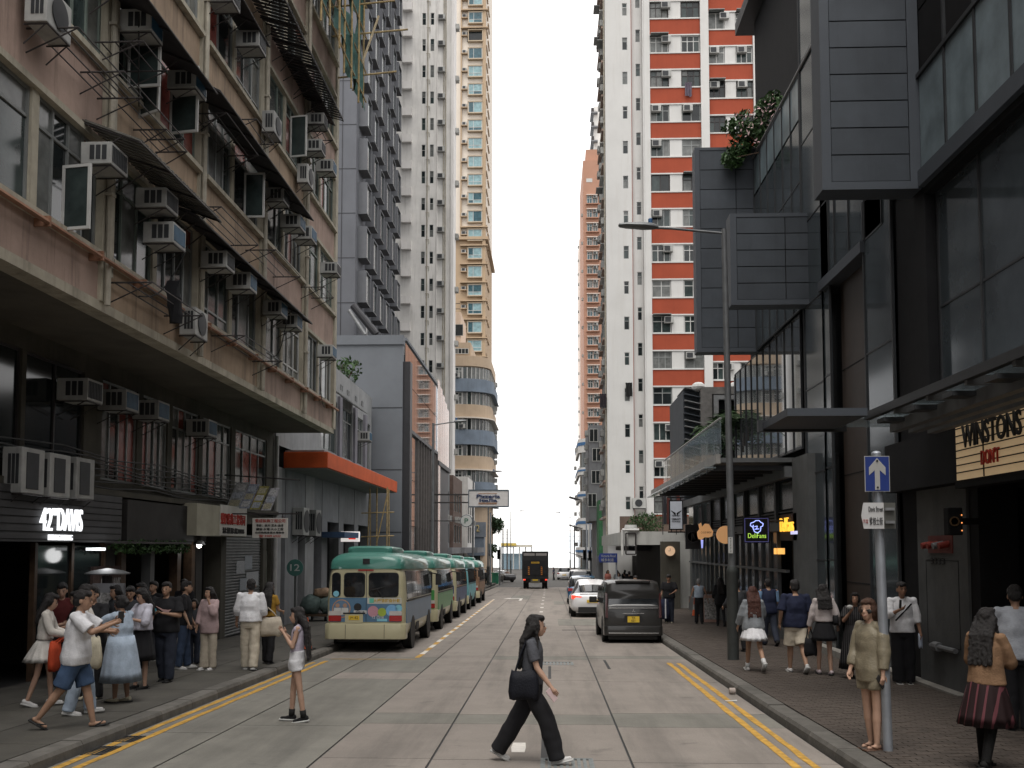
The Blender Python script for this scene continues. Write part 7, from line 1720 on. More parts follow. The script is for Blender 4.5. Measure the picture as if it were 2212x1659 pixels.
for py in (1065.5, 1086, 1088): a_ = atY(1033, py, Yz); b_ = atY(1073, py + 1, Yz); MB().box(a_.x, b_.x, Yz - .02, Yz, b_.z, a_.z).build('rule', mat('letter_tan', (.3, .14, .07), .6, var=0), pzs)
MB().box(-7.7, A.x, Yz + .08, Yz + .16, A.z - .3, A.z - .2).build('arm', m_steel, pzs); MB().box(-7.7, A.x, Yz + .08, Yz + .16, B.z + .2, B.z + .28).build('arm', m_steel, pzs)
Yr = 64.0; c_ = atY(1007, 1125, Yr); rs = thing('round_sign', 'round white hanging sign with a letter P', 'shop sign', (c_.x, Yr, c_.z - .5))
MB().lathe([(.36, Yr), (.36, Yr + .12)], (c_.x, 0, c_.z), 28, 'y').build('disc', m_whitef, rs); MB().lathe([(.4, Yr + .01), (.4, Yr + .11), (.36, Yr + .11), (.36, Yr + .01)], (c_.x, 0, c_.z), 28, 'y').build('rim', MATS['frame_bluegrey'], rs)
fit_text('P', mat('letter_green', (.03, .12, .07), .6, var=0), rs, c_.x - .12, c_.x + .12, c_.z - .16, c_.z + .16, Yr, 'S', .01); MB().box(-7.7, c_.x - .36, Yr + .04, Yr + .08, c_.z - .03, c_.z + .03).build('arm', m_steel, rs)
# blue street direction sign, right
Yv = 58.0; vs = thing('direction_sign', 'blue street direction sign with pale lettering on a post by the parked cars', 'road sign', (4.2, Yv, pz(Yv)))
A = atY(1292, 1195, Yv); B = atY(1333, 1215, Yv)
h_ = A.z - B.z; w_ = B.x - A.x
MB().prism([(0, .5), (.07, 1), (1, 1), (1, 0), (.07, 0)], lambda u, v, w: (A.x + u * w_, w, B.z + v * h_), Yv, Yv + .05).build('panel', m_sb, vs)
s_text('Victoria Road', m_sw, vs, 1298, 1329, 1198, 1203.5, Yv, .01); s_text('域多利道', m_sw, vs, 1298, 1325, 1206, 1213, Yv, .01)
MB().tube((B.x - .05, Yv + .1, pz(Yv)), (B.x - .05, Yv + .1, A.z), .05).build('post', m_spp, vs)
# trees at the junction, far pier and hills
def tree(label, c, r, n, seed, sz=.28):
    t = thing('street_tree', label, 'tree', (c[0], c[1], gz(c[1])), 0, 'trees at the junction'); rr = random.Random(seed)
    MB().tube((c[0], c[1], gz(c[1])), (c[0], c[1], c[2]), .16, .09).build('trunk', m_wood, t)
    f = MB()
    for k in range(9):
        p = Vector(c) + Vector((rr.uniform(-1, 1), rr.uniform(-1, 1), rr.uniform(-.8, .9))) * r * .65; q = leafmass(p, r * .5, n // 9, sz, seed * 20 + k, (1, 1, .7)); f.add(q.v, q.f)
        MB().tube((c[0], c[1], c[2] - r * .6), p, .05, .015, 5).build('limb', m_wood, t)
    f.build('crown', m_leafd, t)
for px, py, y, r, lab in ((1062, 1130, 118, 1.6, 'small bushy tree against the rounded corner building'), (1050, 1195, 112, 1.5, 'low dark tree by the far left traffic light')):
    c_ = atY(px, py, y); tree(lab, (c_.x, y, c_.z), r, 800, px)
m_hill = mat('far_hills', (.5, .53, .56), 1, var=.03)
hm = MB(); xs = np.linspace(-3500, 3500, 60); hh = [60 + 70 * abs(math.sin(x * .0013 + 1)) + 30 * math.sin(x * .005) for x in xs]
hm.loft([[(x, 9000, -5) for x in xs], [(x, 9000 + 300, h * .9) for x, h in zip(xs, hh)], [(x, 9800, -5) for x in xs]], cap=False, closed=False)
tag(hm.build('hills', m_hill, None), kind='structure')
fp = thing('pier_shelter', 'low pale pier shelter with yellow roof edge by the water', 'building', (-14, 190, -2)); y = 190.0
a_ = atY(1082, 1168, y); b_ = atY(1148, 1182, y)
MB().box(a_.x, b_.x, y, y + 8, b_.z, b_.z + .5).build('roof', mat('pier_roof', (.6, .58, .5), .7), fp); MB().box(a_.x, (a_.x + b_.x) / 2, y - .3, y, b_.z + .3, b_.z + .8).build('roof_edge', mat('pier_yellow', (.6, .45, .1), .7), fp)
for k in range(6): x = a_.x + (b_.x - a_.x) * k / 5; MB().tube((x, y + .3, -2), (x, y + .3, b_.z), .12).build('column', m_whitef, fp)
MB().box(a_.x, b_.x, y + 3, y + 3.1, -2, b_.z - 1.2).build('screen', mat('pier_screen', (.3, .42, .5), .5), fp)
# ------------------------------------------------------------------ people
def cloth(name, c, **k):
    k.setdefault('rough', .85); k.setdefault('var', .16); k.setdefault('scale', 7); k.setdefault('bump', .35); k.setdefault('spec', .15)
    return mat('cloth_' + name, c, **k)
SKIN = [mat('skin_a', (.40, .25, .18), .6, var=.06, scale=12), mat('skin_b', (.33, .20, .135), .6, var=.06, scale=12), mat('skin_c', (.26, .145, .095), .6, var=.06, scale=12)]
m_hair = mat('hair_black', (.014, .012, .012), .5, var=.3, scale=30, bump=.6, spec=.35); m_hairb = mat('hair_brown', (.07, .035, .022), .5, var=.3, scale=30, bump=.6); m_haira = mat('hair_auburn', (.06, .022, .015), .5, var=.3, scale=30, bump=.6); m_hairg = mat('hair_grey', (.25, .25, .25), .6, var=.25, scale=30, bump=.5)
m_eye = mat('eye_dark', (.01, .01, .01), .3, var=0); m_lip = mat('lip', (.28, .10, .08), .5, var=0)
def rot(v, ax, deg): return Matrix.Rotation(R(deg), 3, ax) @ v
def cap(mb, p0, p1, r0, r1, n=10):
    """closed tapered capsule"""
    p0, p1 = Vector(p0), Vector(p1); d = p1 - p0; L = d.length
    if L < 1e-5: d = Vector((0, 0, 1)); L = 1e-5
    d = d / d.length; a = d.orthogonal().normalized(); b = d.cross(a); rings = []
    prof = [(-math.pi / 2 * k, p0, r0) for k in (.97, .6, .25)] + [(math.pi / 2 * k, p1, r1) for k in (.25, .6, .97)]
    for ph, c, r in prof:
        rings.append([c + d * r * math.sin(ph) + (a * math.cos(t) + b * math.sin(t)) * r * math.cos(ph) for t in [2 * math.pi * i / n for i in range(n)]])
    mb.loft(rings); return mb
def ering(c, rx, ry, yaw=0., n=24, pleat=0., np_=12, ph=0.):
    out = []
    for i in range(n):
        t = 2 * math.pi * i / n; k = 1 + pleat * math.sin(np_ * t + ph)
        v = Vector((rx * k * math.cos(t), ry * k * math.sin(t), 0)); out.append(Vector(c) + rot(v, 'Z', yaw))
    return out
def solid(mb, name, m, parent, vox, it=5, fac=.5, extra=None):
    me = mb.mesh(name); me.materials.append(m)
    o = bpy.data.objects.new(name, me); COL.objects.link(o); o.parent = parent
    if vox:
        q = o.modifiers.new('remesh', 'REMESH'); q.mode = 'VOXEL'; q.voxel_size = vox; q.use_smooth_shade = True
        if it: s = o.modifiers.new('smooth', 'SMOOTH'); s.iterations = it; s.factor = fac
        if name in FOLD and vox < .02:
            dm = o.modifiers.new('folds', 'DISPLACE'); dm.texture = FOLD[name][0]; dm.strength = FOLD[name][1]; dm.mid_level = .5 if name == 'hair' else .3; dm.texture_coords = 'LOCAL'
    TOBAKE.append((o, extra, m)); return o
TOBAKE = []; FOLD = {}
for _n, _sc, _st in (('top', .16, .022), ('trousers', .16, .028), ('shorts', .14, .024), ('hair', .035, .022)):
    _t = bpy.data.textures.new('folds_' + _n, 'CLOUDS'); _t.noise_scale = _sc; _t.noise_depth = 1; FOLD[_n] = (_t, _st)
def person(label, x, y, rz, H=1.65, skin=0, hair='short', hairm=None, top=None, sleeve=.45, hem=.88, loose=.02, bottom=None, btype='trousers', blen=.1, bw=1., shoe=None, sock=None,
           armL=(0, 6, 8, 0), armR=(0, 6, 8, 0), legL=(0, 0), legR=(0, 0), lean=0., head=(0, 0), build=1., group='pedestrians', base=None, vox=None, feet='shoe', face=True, neck=.0, twist=0., flip=False):
    """arm = (flex, abduct, elbow, inward); leg = (hip flex, knee flex); facing local +Y"""
    dist = math.hypot(x, y); vox = vox or max(.0105, min(.03, dist * .00085)); s = H / 1.70; fem = hair in ('long', 'mid', 'verylong', 'bun')
    sw = (.165 if fem else .195) * build ** .5; hp = .088
    pel = Vector((0, 0, .90)); sp = lambda t: pel + rot(Vector((0, 0, t)), 'X', -lean)     # along the spine
    nb = sp(.53); hd = sp(.53) + rot(Vector((0, .035, .155)), 'X', -lean * .5)
    J = {}
    for sg, arm, nm in ((-1, armL, 'L'), (1, armR, 'R')):
        fl, ab, el, inn = arm
        sh = sp(.50) + rot(Vector((sg * sw, -.005, 0)), 'Z', twist); d = rot(Vector((0, 0, -1)), 'X', fl + lean * 0); d = rot(d, 'Y', -sg * ab)
        eb = sh + d * .285; f = rot(Vector((0, 0, -1)), 'X', fl + el); f = rot(f, 'Y', -sg * ab); f = rot(f, 'Z', sg * inn)
        wr = eb + f * .245; J[nm] = (sh, eb, wr, f)
    for sg, leg, nm in ((-1, legL, 'l'), (1, legR, 'r')):
        hf, kf = leg; hi = pel + Vector((sg * hp, 0, -.02)); d = rot(Vector((0, 0, -1)), 'X', hf); kn = hi + d * .42
        d2 = rot(Vector((0, 0, -1)), 'X', hf - kf); an = kn + d2 * .40; J[nm] = (hi, kn, an, hf - kf)
    def foot(nm):
        an = J[nm][2]; a = J[nm][3]; pitch = max(-50, min(25, a)) * .9
        return an, rot(Vector((0, 1, 0)), 'X', pitch), rot(Vector((0, 0, -1)), 'X', pitch)
    low = min(min((an + dn * .08).z, (an + fw_ * .17 + dn * .075).z) for an, fw_, dn in (foot('l'), foot('r')))
    dz = -low
    S = lambda v: Vector((v.x, v.y, v.z + dz)) * s
    b = MB()
    def C(p, q, r0, r1): cap(b, S(p), S(q), r0 * s, r1 * s)
    bl = build
    for t_, rx, ry in ():
        pass
    tor = [(-.10, .135, .10), (-.04, .165, .115), (.06, .158, .11), (.18, .128, .095), (.30, .148, .108), (.40, .162, .108), (.47, .15, .088), (.51, .10, .07), (.55, .055, .055)]
    b.loft([ering(S(sp(t)), rx * bl * s, ry * bl * s, twist * max(0, t) * 2) for t, rx, ry in tor])
    C(sp(.483) - Vector((sw * .8, 0, 0)), sp(.483) + Vector((sw * .8, 0, 0)), .042, .042)
    C(nb, hd + Vector((0, -.02, -.05)), .055, .05)
    hy, hp_ = head
    def HV(x_, y_, z_): return hd + rot(rot(Vector((x_, y_, z_)), 'X', hp_), 'Z', hy)
    # head: cranium, jaw, nose, ears
    def hell(c, rx, ry, rz): 
        k = len(b.v); b.ell((0, 0, 0), rx * s, ry * s, rz * s, 14, 9)
        for i in range(k, len(b.v)): b.v[i] = tuple(S(HV(*c)) + rot(rot(Vector(b.v[i]), 'X', hp_), 'Z', hy))
    hell((0, -.012, .035), .078, .098, .098); hell((0, .028, -.02), .062, .072, .088); hell((0, .05, -.075), .04, .045, .04)
    hell((0, .105, -.012), .013, .02, .022); hell((0, .1, -.055), .026, .014, .012)
    for sg in (-1, 1): hell((sg * .08, -.01, -.01), .012, .022, .032)
    for nm in 'LR':
        sh, eb, wr, f = J[nm]; C(sh, eb, .048 * bl, .038 * bl); C(eb, eb.lerp(wr, .35), .038 * bl, .04 * bl); C(eb.lerp(wr, .35), wr, .04 * bl, .027)
    for nm in 'lr':
        hi, kn, an, a = J[nm]; C(hi, kn, .085 * bl, .055 * bl); C(kn, kn.lerp(an, .33), .052 * bl, .056 * bl); C(kn.lerp(an, .33), an, .056 * bl, .036)
        _, fw_, dn = foot(nm); C(an + dn * .045 - fw_ * .03, an + dn * .055 + fw_ * .13, .032, .024)
    # hands: palm in the remeshed body, fingers appended as tubes
    ext = MB()
    for nm, sg in (('L', -1), ('R', 1)):
        sh, eb, wr, f = J[nm]; side = f.cross(Vector((0, 1, 0)) if abs(f.y) < .8 else Vector((0, 0, 1))).normalized(); up_ = side.cross(f).normalized()
        if nm == 'R': side = -side
        cap(b, S(wr + f * .02), S(wr + f * .075), .026 * s, .03 * s)
        for k, (off, ln) in enumerate(((-.024, .062), (-.008, .072), (.008, .068), (.023, .054))):
            p0 = wr + f * .075 + up_ * off; p1 = p0 + f * ln * .5 + side * .006; p2 = p1 + (f * .75 + side * .5).normalized() * ln * .5
            cap(ext, S(p0), S(p1), .0095 * s, .0088 * s, 6); cap(ext, S(p1), S(p2), .0088 * s, .0075 * s, 6)
        p0 = wr + f * .035 - up_ * .025; p1 = p0 + (f * .7 - up_ * .7).normalized() * .035; p2 = p1 + (f * .95 - up_ * .2).normalized() * .03
        cap(ext, S(p0), S(p1), .0115 * s, .01 * s, 6); cap(ext, S(p1), S(p2), .01 * s, .008 * s, 6)
    body = solid(b, 'person', SKIN[skin], None, vox, 4, .5, ext); tag(body, label, 'person', group)
    z0 = (base if base is not None else (gz(y) if KL < x < KR else pz(y) + .008)); body.location = (x, y, z0); body.rotation_euler = (0, 0, R(rz))
    if face and dist < 30:
        for sg in (-1, 1):
            e = MB(); e.ell(S(HV(sg * .031, .092, .012)), .012 * s, .008 * s, .007 * s, 8, 6); solid(e, 'eye', m_eye, body, 0)
            e = MB(); cap(e, S(HV(sg * .017, .098, .034)), S(HV(sg * .05, .088, .036)), .005 * s, .003 * s, 6); solid(e, 'eyebrow', m_hair, body, 0)
        e = MB(); cap(e, S(HV(-.02, .1, -.052)), S(HV(.02, .1, -.052)), .007 * s, .007 * s, 6); solid(e, 'mouth', m_lip, body, 0)
    # clothing
    if top is not None:
        t = MB(); lo = loose
        lv = [(hem - .90, None)] + [(q, None) for q in (.0, .1, .2, .3, .4, .46, .50, .525) if q > hem - .90 + .03]
        rings = []
        for q, _ in lv:
            i = max(0, min(len(tor) - 2, next((k for k in range(len(tor) - 1) if tor[k + 1][0] >= q), len(tor) - 2))); a, c_ = tor[i], tor[i + 1]; u = max(0, min(1, (q - a[0]) / (c_[0] - a[0])))
            rx, ry = a[1] + (c_[1] - a[1]) * u, a[2] + (c_[2] - a[2]) * u
            g_ = lo * (1.15 if q < .2 else .85 if q < .35 else .4 if q < .45 else .2)
            if q < .3: rx = max(rx, .15)
            rings.append(ering(S(sp(q)), (rx * bl + g_) * s, (ry * bl + g_) * s, 0, 28, .012 + lo * .25 if q < .35 else 0, 7, q * 9))
        t.loft(rings); cap(t, S(sp(.49) - Vector((sw * .85, 0, 0))), S(sp(.49) + Vector((sw * .85, 0, 0))), (.06 + lo * .15) * s, (.06 + lo * .15) * s); cap(t, S(sp(.515) - Vector((sw * .45, 0, 0))), S(sp(.515) + Vector((sw * .45, 0, 0))), .054 * s, .054 * s)
        for nm in 'LR':
            sh, eb, wr, f = J[nm]
            if sleeve > 0:
                ls = min(1, sleeve / .5); e_ = sh.lerp(eb, ls); cap(t, S(sh), S(sh.lerp(eb, ls * .5)), (.05 * bl + lo * .22) * s, (.052 * bl + lo * .5) * s); t.tube(S(sh.lerp(eb, ls * .3)), S(e_), (.05 * bl + lo * .4) * s, (.05 * bl + lo * .75) * s, 12)
                if sleeve > .5: ls = (sleeve - .5) / .5; cap(t, S(eb), S(eb), (.05 * bl + lo * .6) * s, (.05 * bl + lo * .6) * s); t.tube(S(eb), S(eb.lerp(wr, ls)), (.05 * bl + lo * .7) * s, (.036 + lo * .6) * s, 12)
        solid(t, 'top', top, body, vox, 4, .45)
    if bottom is not None:
        t = MB()
        if btype in ('trousers', 'shorts'):
            t.loft([ering(S(sp(q)), rx * bl * s, ry * bl * s) for q, rx, ry in ((-.13, .15, .115), (-.08, .172, .125), (0, .178, .128), (.08, .168, .12), (.16, .148, .11))])
            for nm in 'lr':
                hi, kn, an, a = J[nm]; w = bw
                if btype == 'shorts': e_ = hi.lerp(kn, blen); t.tube(S(hi.lerp(kn, -.08)), S(e_), .098 * bl * s, (.085 * w) * bl * s, 14)
                else:
                    t.tube(S(hi.lerp(kn, -.08)), S(kn), .098 * bl * s, (.068 * w) * bl * s, 14); cap(t, S(kn), S(kn), .066 * w * bl * s, .066 * w * bl * s)
                    e_ = kn.lerp(an, 1 - blen * .3 + .1); t.tube(S(kn), S(e_), .067 * w * bl * s, .062 * w * s, 14)
            solid(t, 'trousers' if btype == 'trousers' else 'shorts', bottom, body, vox, 4, .45)
        else:   # skirt or dress skirt: open pleated cone following the thighs
            zt, n = .10 if btype == 'skirt' else .16, 5; zb = -blen; rings = []; kf = (J['l'][1] + J['r'][1]) / 2 - pel
            for k in range(n + 1):
                u = k / n; q = zt + (zb - zt) * u; c_ = pel + Vector((0, kf.y * max(0, -q) / .45 if q < 0 else 0, q))
                sp_ = abs(J['l'][1].y - J['r'][1].y) * .3 * u
                w0 = 0 if btype == 'skirt' else loose * 1.1; rx = (.148 + w0 + (.045 + .075 * bw) * u ** .8) * bl; ry = (.108 + w0 + (.05 + .075 * bw) * u ** .8) * bl + sp_
                rings.append(ering(S(c_), rx * s, ry * s, 0, 60, .045 * u * bw, 13, .3))
            inner = [[p + (S(pel) - p).normalized() * .006 for p in r] for r in rings[::-1]]
            t.loft(rings + inner, cap=True); solid(t, 'skirt', bottom, body, 0)
    for nm in 'lr':
        an, fw_, dn = foot(nm)
        if feet == 'shoe' and shoe is not None:
            t = MB(); cap(t, S(an + dn * .035 - fw_ * .035), S(an + dn * .05 + fw_ * .05), .043 * s, .04 * s); cap(t, S(an + dn * .052), S(an + dn * .058 + fw_ * .145), .037 * s, .03 * s)
            o = solid(t, 'shoe', shoe, body, max(vox * .9, .008), 3, .4)
            q = MB(); up_ = -dn; sd = fw_.cross(up_)
            q.obox(S(an + dn * .078 + fw_ * .055), sd * .042 * s, fw_ * .13 * s, up_ * .012 * s); qo = solid(q, 'sole', m_whitef if shoe.name in ('cloth_shoe_white', 'cloth_shoe_black_low') else m_trim, body, 0)
        elif feet == 'sandal':
            q = MB(); up_ = -dn; sd = fw_.cross(up_); q.obox(S(an + dn * .08 + fw_ * .055), sd * .045 * s, fw_ * .135 * s, up_ * .01 * s)
            for k in (-1, 1): q.tube(S(an + dn * .035 + fw_ * .12), S(an + dn * .07 + fw_ * .03 + sd * k * .042), .011 * s, n=6)
            solid(q, 'sandal', shoe or m_trim, body, 0)
        if sock is not None: kn = J[nm][1]; t = MB(); t.tube(S(an + dn * .02), S(an.lerp(kn, .22)), .046 * s, .048 * s, 12); solid(t, 'sock', sock, body, 0)
    # hair
    h = MB(); hm = hairm or m_hair
    def hc(c, rx, ry, rz):
        k = len(h.v); h.ell((0, 0, 0), rx * s, ry * s, rz * s, 16, 10)
        for i in range(k, len(h.v)): h.v[i] = tuple(S(HV(*c)) + rot(rot(Vector(h.v[i]), 'X', hp_), 'Z', hy))
    hc((0, -.028, .052), .088, .1, .094); hc((0, -.05, .0), .084, .072, .08); hc((0, .045, .1), .07, .05, .038)
    if hair == 'short': hc((0, -.07, -.03), .07, .045, .05); hc((.02, .07, .09), .05, .03, .03)
    else:
        for sg in (-1, 1): hc((sg * .07, -.01, .0), .026, .06, .075)
        L_ = {'mid': .22, 'long': .36, 'verylong': .55, 'bun': .02}[hair]
        if hair != 'bun': hc((0, -.05, -.1), .082, .062, .12)
        if hair == 'bun': hc((0, -.125, .02), .05, .05, .05)
        else:
            for k in range(-3, 4):
                a0 = HV(k * .026, -.075 + abs(k) * .012, .0); a1 = hd + Vector((k * .03, -.14 - neck, -.16)) + rot(Vector((0, 0, 0)), 'Z', hy); a2 = a1 + Vector((k * .008 + .01 * math.sin(k * 2.3), -.045, -L_ + .03 * math.sin(k * 3.1) + .05)) + rot(Vector((0, 0, 0)), 'X', 0)
                cap(h, S(a0), S(a1), .056 * s, .052 * s); cap(h, S(a1), S(a2), .05 * s, .022 * s)
            if hair != 'mid':
                for sg in (-1, 1): cap(h, S(HV(sg * .085, .0, -.02)), S(hd + Vector((sg * .12, .03, -.26))), .026 * s, .016 * s)
    solid(h, 'hair', hm, body, vox, 3, .4)
    RZ = Matrix.Rotation(R(rz), 3, 'Z')
    body_w = lambda v: Vector((x, y, z0)) + RZ @ S(v)
    return body, {k: [body_w(p) if isinstance(p, Vector) else p for p in v] for k, v in J.items()}, body_w
def held(name, label, cat, p, m, kind, d=(0, 0, 1), parent=None, s=1., extra=None):
    p = Vector(p); t = thing(name, label, cat, p)
    if kind == 'phone':
        d = Vector(d).normalized(); a = d.orthogonal().normalized(); b_ = d.cross(a)
        MB().obox(p, a * .037, b_ * .005, d * .076).build('case', m, t, bevel=.003); MB().obox(p + b_ * .006, a * .033, b_ * .001, d * .07).build('screen', mat('phone_screen', (.02, .02, .025), .1), t)
    else:
        w, dp, h = kind; q = MB(); n = 20; rings = []
        for z, k in ((0, .8), (.04, .98), (.3, 1.04), (.7, .96), (1, .82)):
            rings.append([p + Vector((w / 2 * k * math.copysign(abs(math.cos(a)) ** .6, math.cos(a)), dp / 2 * k * math.copysign(abs(math.sin(a)) ** .6, math.sin(a)), h * z - h + .02 * math.sin(3 * a + z * 5))) for a in [2 * math.pi * i / n for i in range(n)]])
        q.loft(rings).build('bag_body', m, t, smooth='all')
        if extra:
            for k in (-1, 1):
                e = Vector(extra); pts = [p + Vector((k * w * .3, 0, -.02)), p.lerp(e, .5) + Vector((k * w * .22, 0, 0)), e + Vector((k * .03, .02 * k, 0)), ]
                MB().path(pts + [p + Vector((k * w * .3, dp * .4, -.02))], .011, 6).build('strap', m if parent is None else parent, t)
    return t
white = cloth('white', (.62, .62, .64)); offw = cloth('offwhite', (.52, .49, .45)); black = cloth('black', (.014, .014, .016)); dgrey = cloth('charcoal', (.04, .042, .046)); navy = cloth('navy', (.018, .022, .045))
denim = cloth('denim', (.045, .065, .11)); denimd = cloth('denim_dark', (.03, .035, .05)); beige = cloth('beige', (.40, .35, .28)); cream = cloth('cream', (.45, .40, .32)); lblue = cloth('light_blue', (.36, .43, .52)); pinkc = cloth('pink', (.42, .31, .31)); yelc = cloth('mustard', (.30, .17, .03)); greyc = cloth('grey_marl', (.20, .215, .23)); olive = cloth('olive_satin', (.19, .165, .115), rough=.45, spec=.4); tan = cloth('tan_knit', (.20, .12, .07)); bluesh = cloth('blue_shorts', (.055, .09, .16))
sw_ = cloth('shoe_white', (.55, .54, .53)); sbk = cloth('shoe_black', (.015, .015, .015)); sbl = cloth('shoe_black_low', (.016, .016, .017)); scr = cloth('shoe_cream', (.45, .41, .31))
QU = 'people queuing on the left pavement'; RWK = 'walkers on the right pavement'; FAR = 'people near the far junction'
# 1 the woman crossing
P, J, W = person('woman in grey tee and wide black trousers striding across the road', -.2, 11.45, -97, 1.66, 0, 'long', None, cloth('heather_grey', (.085, .088, .10)), .36, .92, .018, black, 'trousers', 0, 1.5, sw_, None,
   (-14, 8, 6, 0), (16, 8, 22, 0), (-26, 6), (27, 12), 2, (8, -4), 1., 'people on the road', vox=.0105)
held('shoulder_bag', 'large black shoulder bag slung at the crossing woman\'s hip', 'bag', W(Vector((.2, -.06, 1.09))), cloth('bag_nylon', (.012, .013, .018), rough=.6), (.34, .15, .3), extra=W(Vector((.12, -.01, 1.44))))
held('phone', 'pale phone in the crossing woman\'s lowered hand', 'phone', J['R'][2] + Vector((.02, -.03, -.1)), mat('phone_pink', (.5, .38, .38), .4), 'phone', (.6, .1, -.8))
# 2 girl on the road
P, J, W = person('girl in white shorts with waist-long black hair standing on the road', -3.62, 14.3, 95, 1.58, 0, 'verylong', None, cloth('lilac_top', (.42, .38, .45)), 0, 1.02, .006, white, 'shorts', .3, 1.12, sbl, cloth('sock_black', (.02, .02, .02)),
   (14, 4, 128, 20), (12, 8, 122, 20), (-9, 0), (8, 5), -3, (10, -6), .95, 'people on the road', vox=.011, neck=.01)
# 3 man taking a photo
P, J, W = person('man in white tee, blue shorts and sandals raising a phone', -6.1, 12.75, -78, 1.75, 1, 'short', None, white, .42, .80, .045, bluesh, 'shorts', .88, 1.2, m_trim, None,
   (52, 8, 62, 28), (48, 10, 62, 28), (16, 4), (-22, 14), 3, (0, -6), 1.1, QU, feet='sandal', vox=.011)
held('phone', 'black phone held up by the man in the white tee', 'phone', (J['R'][2] + J['L'][2]) / 2 + Vector((.1, 0, .07)), m_trim, 'phone', (0, .1, 1))
P, J, W = person('man in white shirt and pale blue trousers half hidden behind the photographing man', -6.55, 13.9, -70, 1.76, 1, 'short', None, offw, .45, .86, .035, lblue, 'trousers', 0, 1.2, sw_, None, (20, 8, 60, 20), (20, 8, 60, 20), (8, 3), (-8, 5), 0, (0, -8), 1.05, QU)
held('tote_bag', 'cream canvas tote bag with dark straps hanging by the photographing man', 'bag', W(Vector((.24, .1, 1.02))), cloth('tote', (.48, .44, .34)), (.34, .12, .42), extra=W(Vector((.17, 0, 1.44))), parent=black)
P, J, W = person('young woman in white sweater and white frilled skirt at the left edge of the queue', -7.52, 14.7, -75, 1.62, 0, 'mid', None, offw, .95, 1.0, .022, cloth('frill_white', (.5, .48, .45)), 'skirt', .24, 1.5, sw_, None, (18, 6, 55, 20), (20, 6, 55, 20), (10, 6), (-10, 8), 4, (0, -20), .92, QU)
held('shopping_bag', 'orange-red bag held by the woman in the white skirt', 'bag', W(Vector((.2, .2, .98))), cloth('bag_orange', (.42, .06, .025)), (.1, .3, .42), extra=J['R'][2])
P, J, W = person('man in black shirt and black trousers facing the camera in the queue', -7.14, 15.5, 172, 1.72, 1, 'short', None, black, .4, .82, .03, black, 'trousers', 0, 1.15, scr, None, (30, 6, 70, 25), (30, 6, 70, 25), (0, 0), (3, 0), 2, (0, -18), 1.05, QU)
P, J, W = person('woman in a long pale blue dress reaching a phone forward', -6.55, 15.15, 72, 1.58, 1, 'bun', None, lblue, .38, .92, .05, lblue, 'dress', .58, .75, scr, None, (58, 8, 30, 15), (58, 8, 30, 15), (2, 0), (-4, 2), 0, (0, 2), 1.12, QU, vox=.012)
held('phone', 'phone at the outstretched hands of the woman in the blue dress', 'phone', (J['R'][2] + J['L'][2]) / 2 + Vector((-.1, 0, .03)), m_trim, 'phone', (0, .2, 1))
P, J, W = person('woman in white puff-sleeve blouse and long black skirt looking at her phone', -6.9, 16.8, 150, 1.66, 0, 'mid', None, cloth('blouse_lilac', (.50, .49, .56)), .62, 1.0, .05, black, 'skirt', .42, .9, sbk, None, (25, 10, 80, 30), (25, 10, 80, 30), (0, 0), (6, 4), 0, (0, -22), .95, QU)
P, J, W = person('man in black tee with bright chest print standing with hands at his phone', -6.9, 17.85, 178, 1.74, 1, 'short', None, black, .42, .84, .04, denimd, 'trousers', 0, 1.25, sbk, None, (18, 12, 82, 40), (18, 12, 82, 40), (4, 0), (-6, 2), 0, (4, -2), 1.18, QU)
for nm_, pts, c_ in (('printed_swoosh', [(-.1, .0), (-.06, -.05), (0, -.05), (.12, .06), (.02, .0), (-.05, -.01)], (.5, .32, .3)), ('printed_scribble', [(.1, -.06), (.2, -.06), (.22, 0), (.12, .02)], (.05, .25, .32))):
    o = MB().prism(pts, lambda u, v, w: (u * 1.3 - .03, w, 1.28 * 1.02 + v), .168, .185).build(nm_, mat('print_' + nm_, c_, .8), P, world=False)
P, J, W = person('man in black with blue jeans in profile behind the chest-print man', -7.4, 20.1, -80, 1.72, 1, 'short', None, black, .45, .84, .03, denim, 'trousers', 0, 1.15, sw_, None, (5, 6, 20, 0), (5, 6, 20, 0), (4, 0), (-4, 4), 0, (0, 0), 1.05, QU)
P, J, W = person('small child with dark headband beside the poster board', -7.5, 20.95, 175, 1.35, 1, 'mid', None, dgrey, .5, .9, .02, denimd, 'trousers', 0, 1.1, sbk, None, (20, 6, 60, 20), (20, 6, 60, 20), (0, 0), (0, 0), 0, (10, 0), .9, QU)
P, J, W = person('woman in long pink shirt and beige trousers with a hand at her mouth', -6.85, 20.0, 165, 1.62, 1, 'mid', None, pinkc, .9, .74, .045, beige, 'trousers', 0, 1.25, sw_, None, (35, 8, 125, 30), (4, 8, 14, 0), (0, 0), (5, 2), 0, (-10, 0), .98, QU)
P, J, W = person('man in white shirt and cream trousers seen from behind at the kerb', -6.0, 19.95, 8, 1.76, 1, 'short', None, white, .72, .90, .045, cream, 'trousers', 0, 1.35, sw_, None, (6, 10, 18, 5), (0, 8, 20, 0), (7, 2), (-7, 5), 0, (10, 2), 1.06, QU, vox=.012)
held('tote_bag', 'large beige slouch bag carried by the man in cream trousers', 'bag', J['R'][2] + Vector((.12, 0, .08)), cloth('bag_beige', (.42, .37, .30)), (.46, .22, .36), extra=J['R'][1] + Vector((.06, 0, .05)))
P, J, W = person('woman with long dark hair and mustard top ahead of the man in white', -5.98, 21.2, -15, 1.68, 1, 'long', None, yelc, .3, .98, .02, black, 'trousers', 0, 1.2, sbk, None, (10, 6, 60, 10), (10, 8, 70, 10), (5, 2), (-5, 4), 0, (-20, 0), .95, QU)
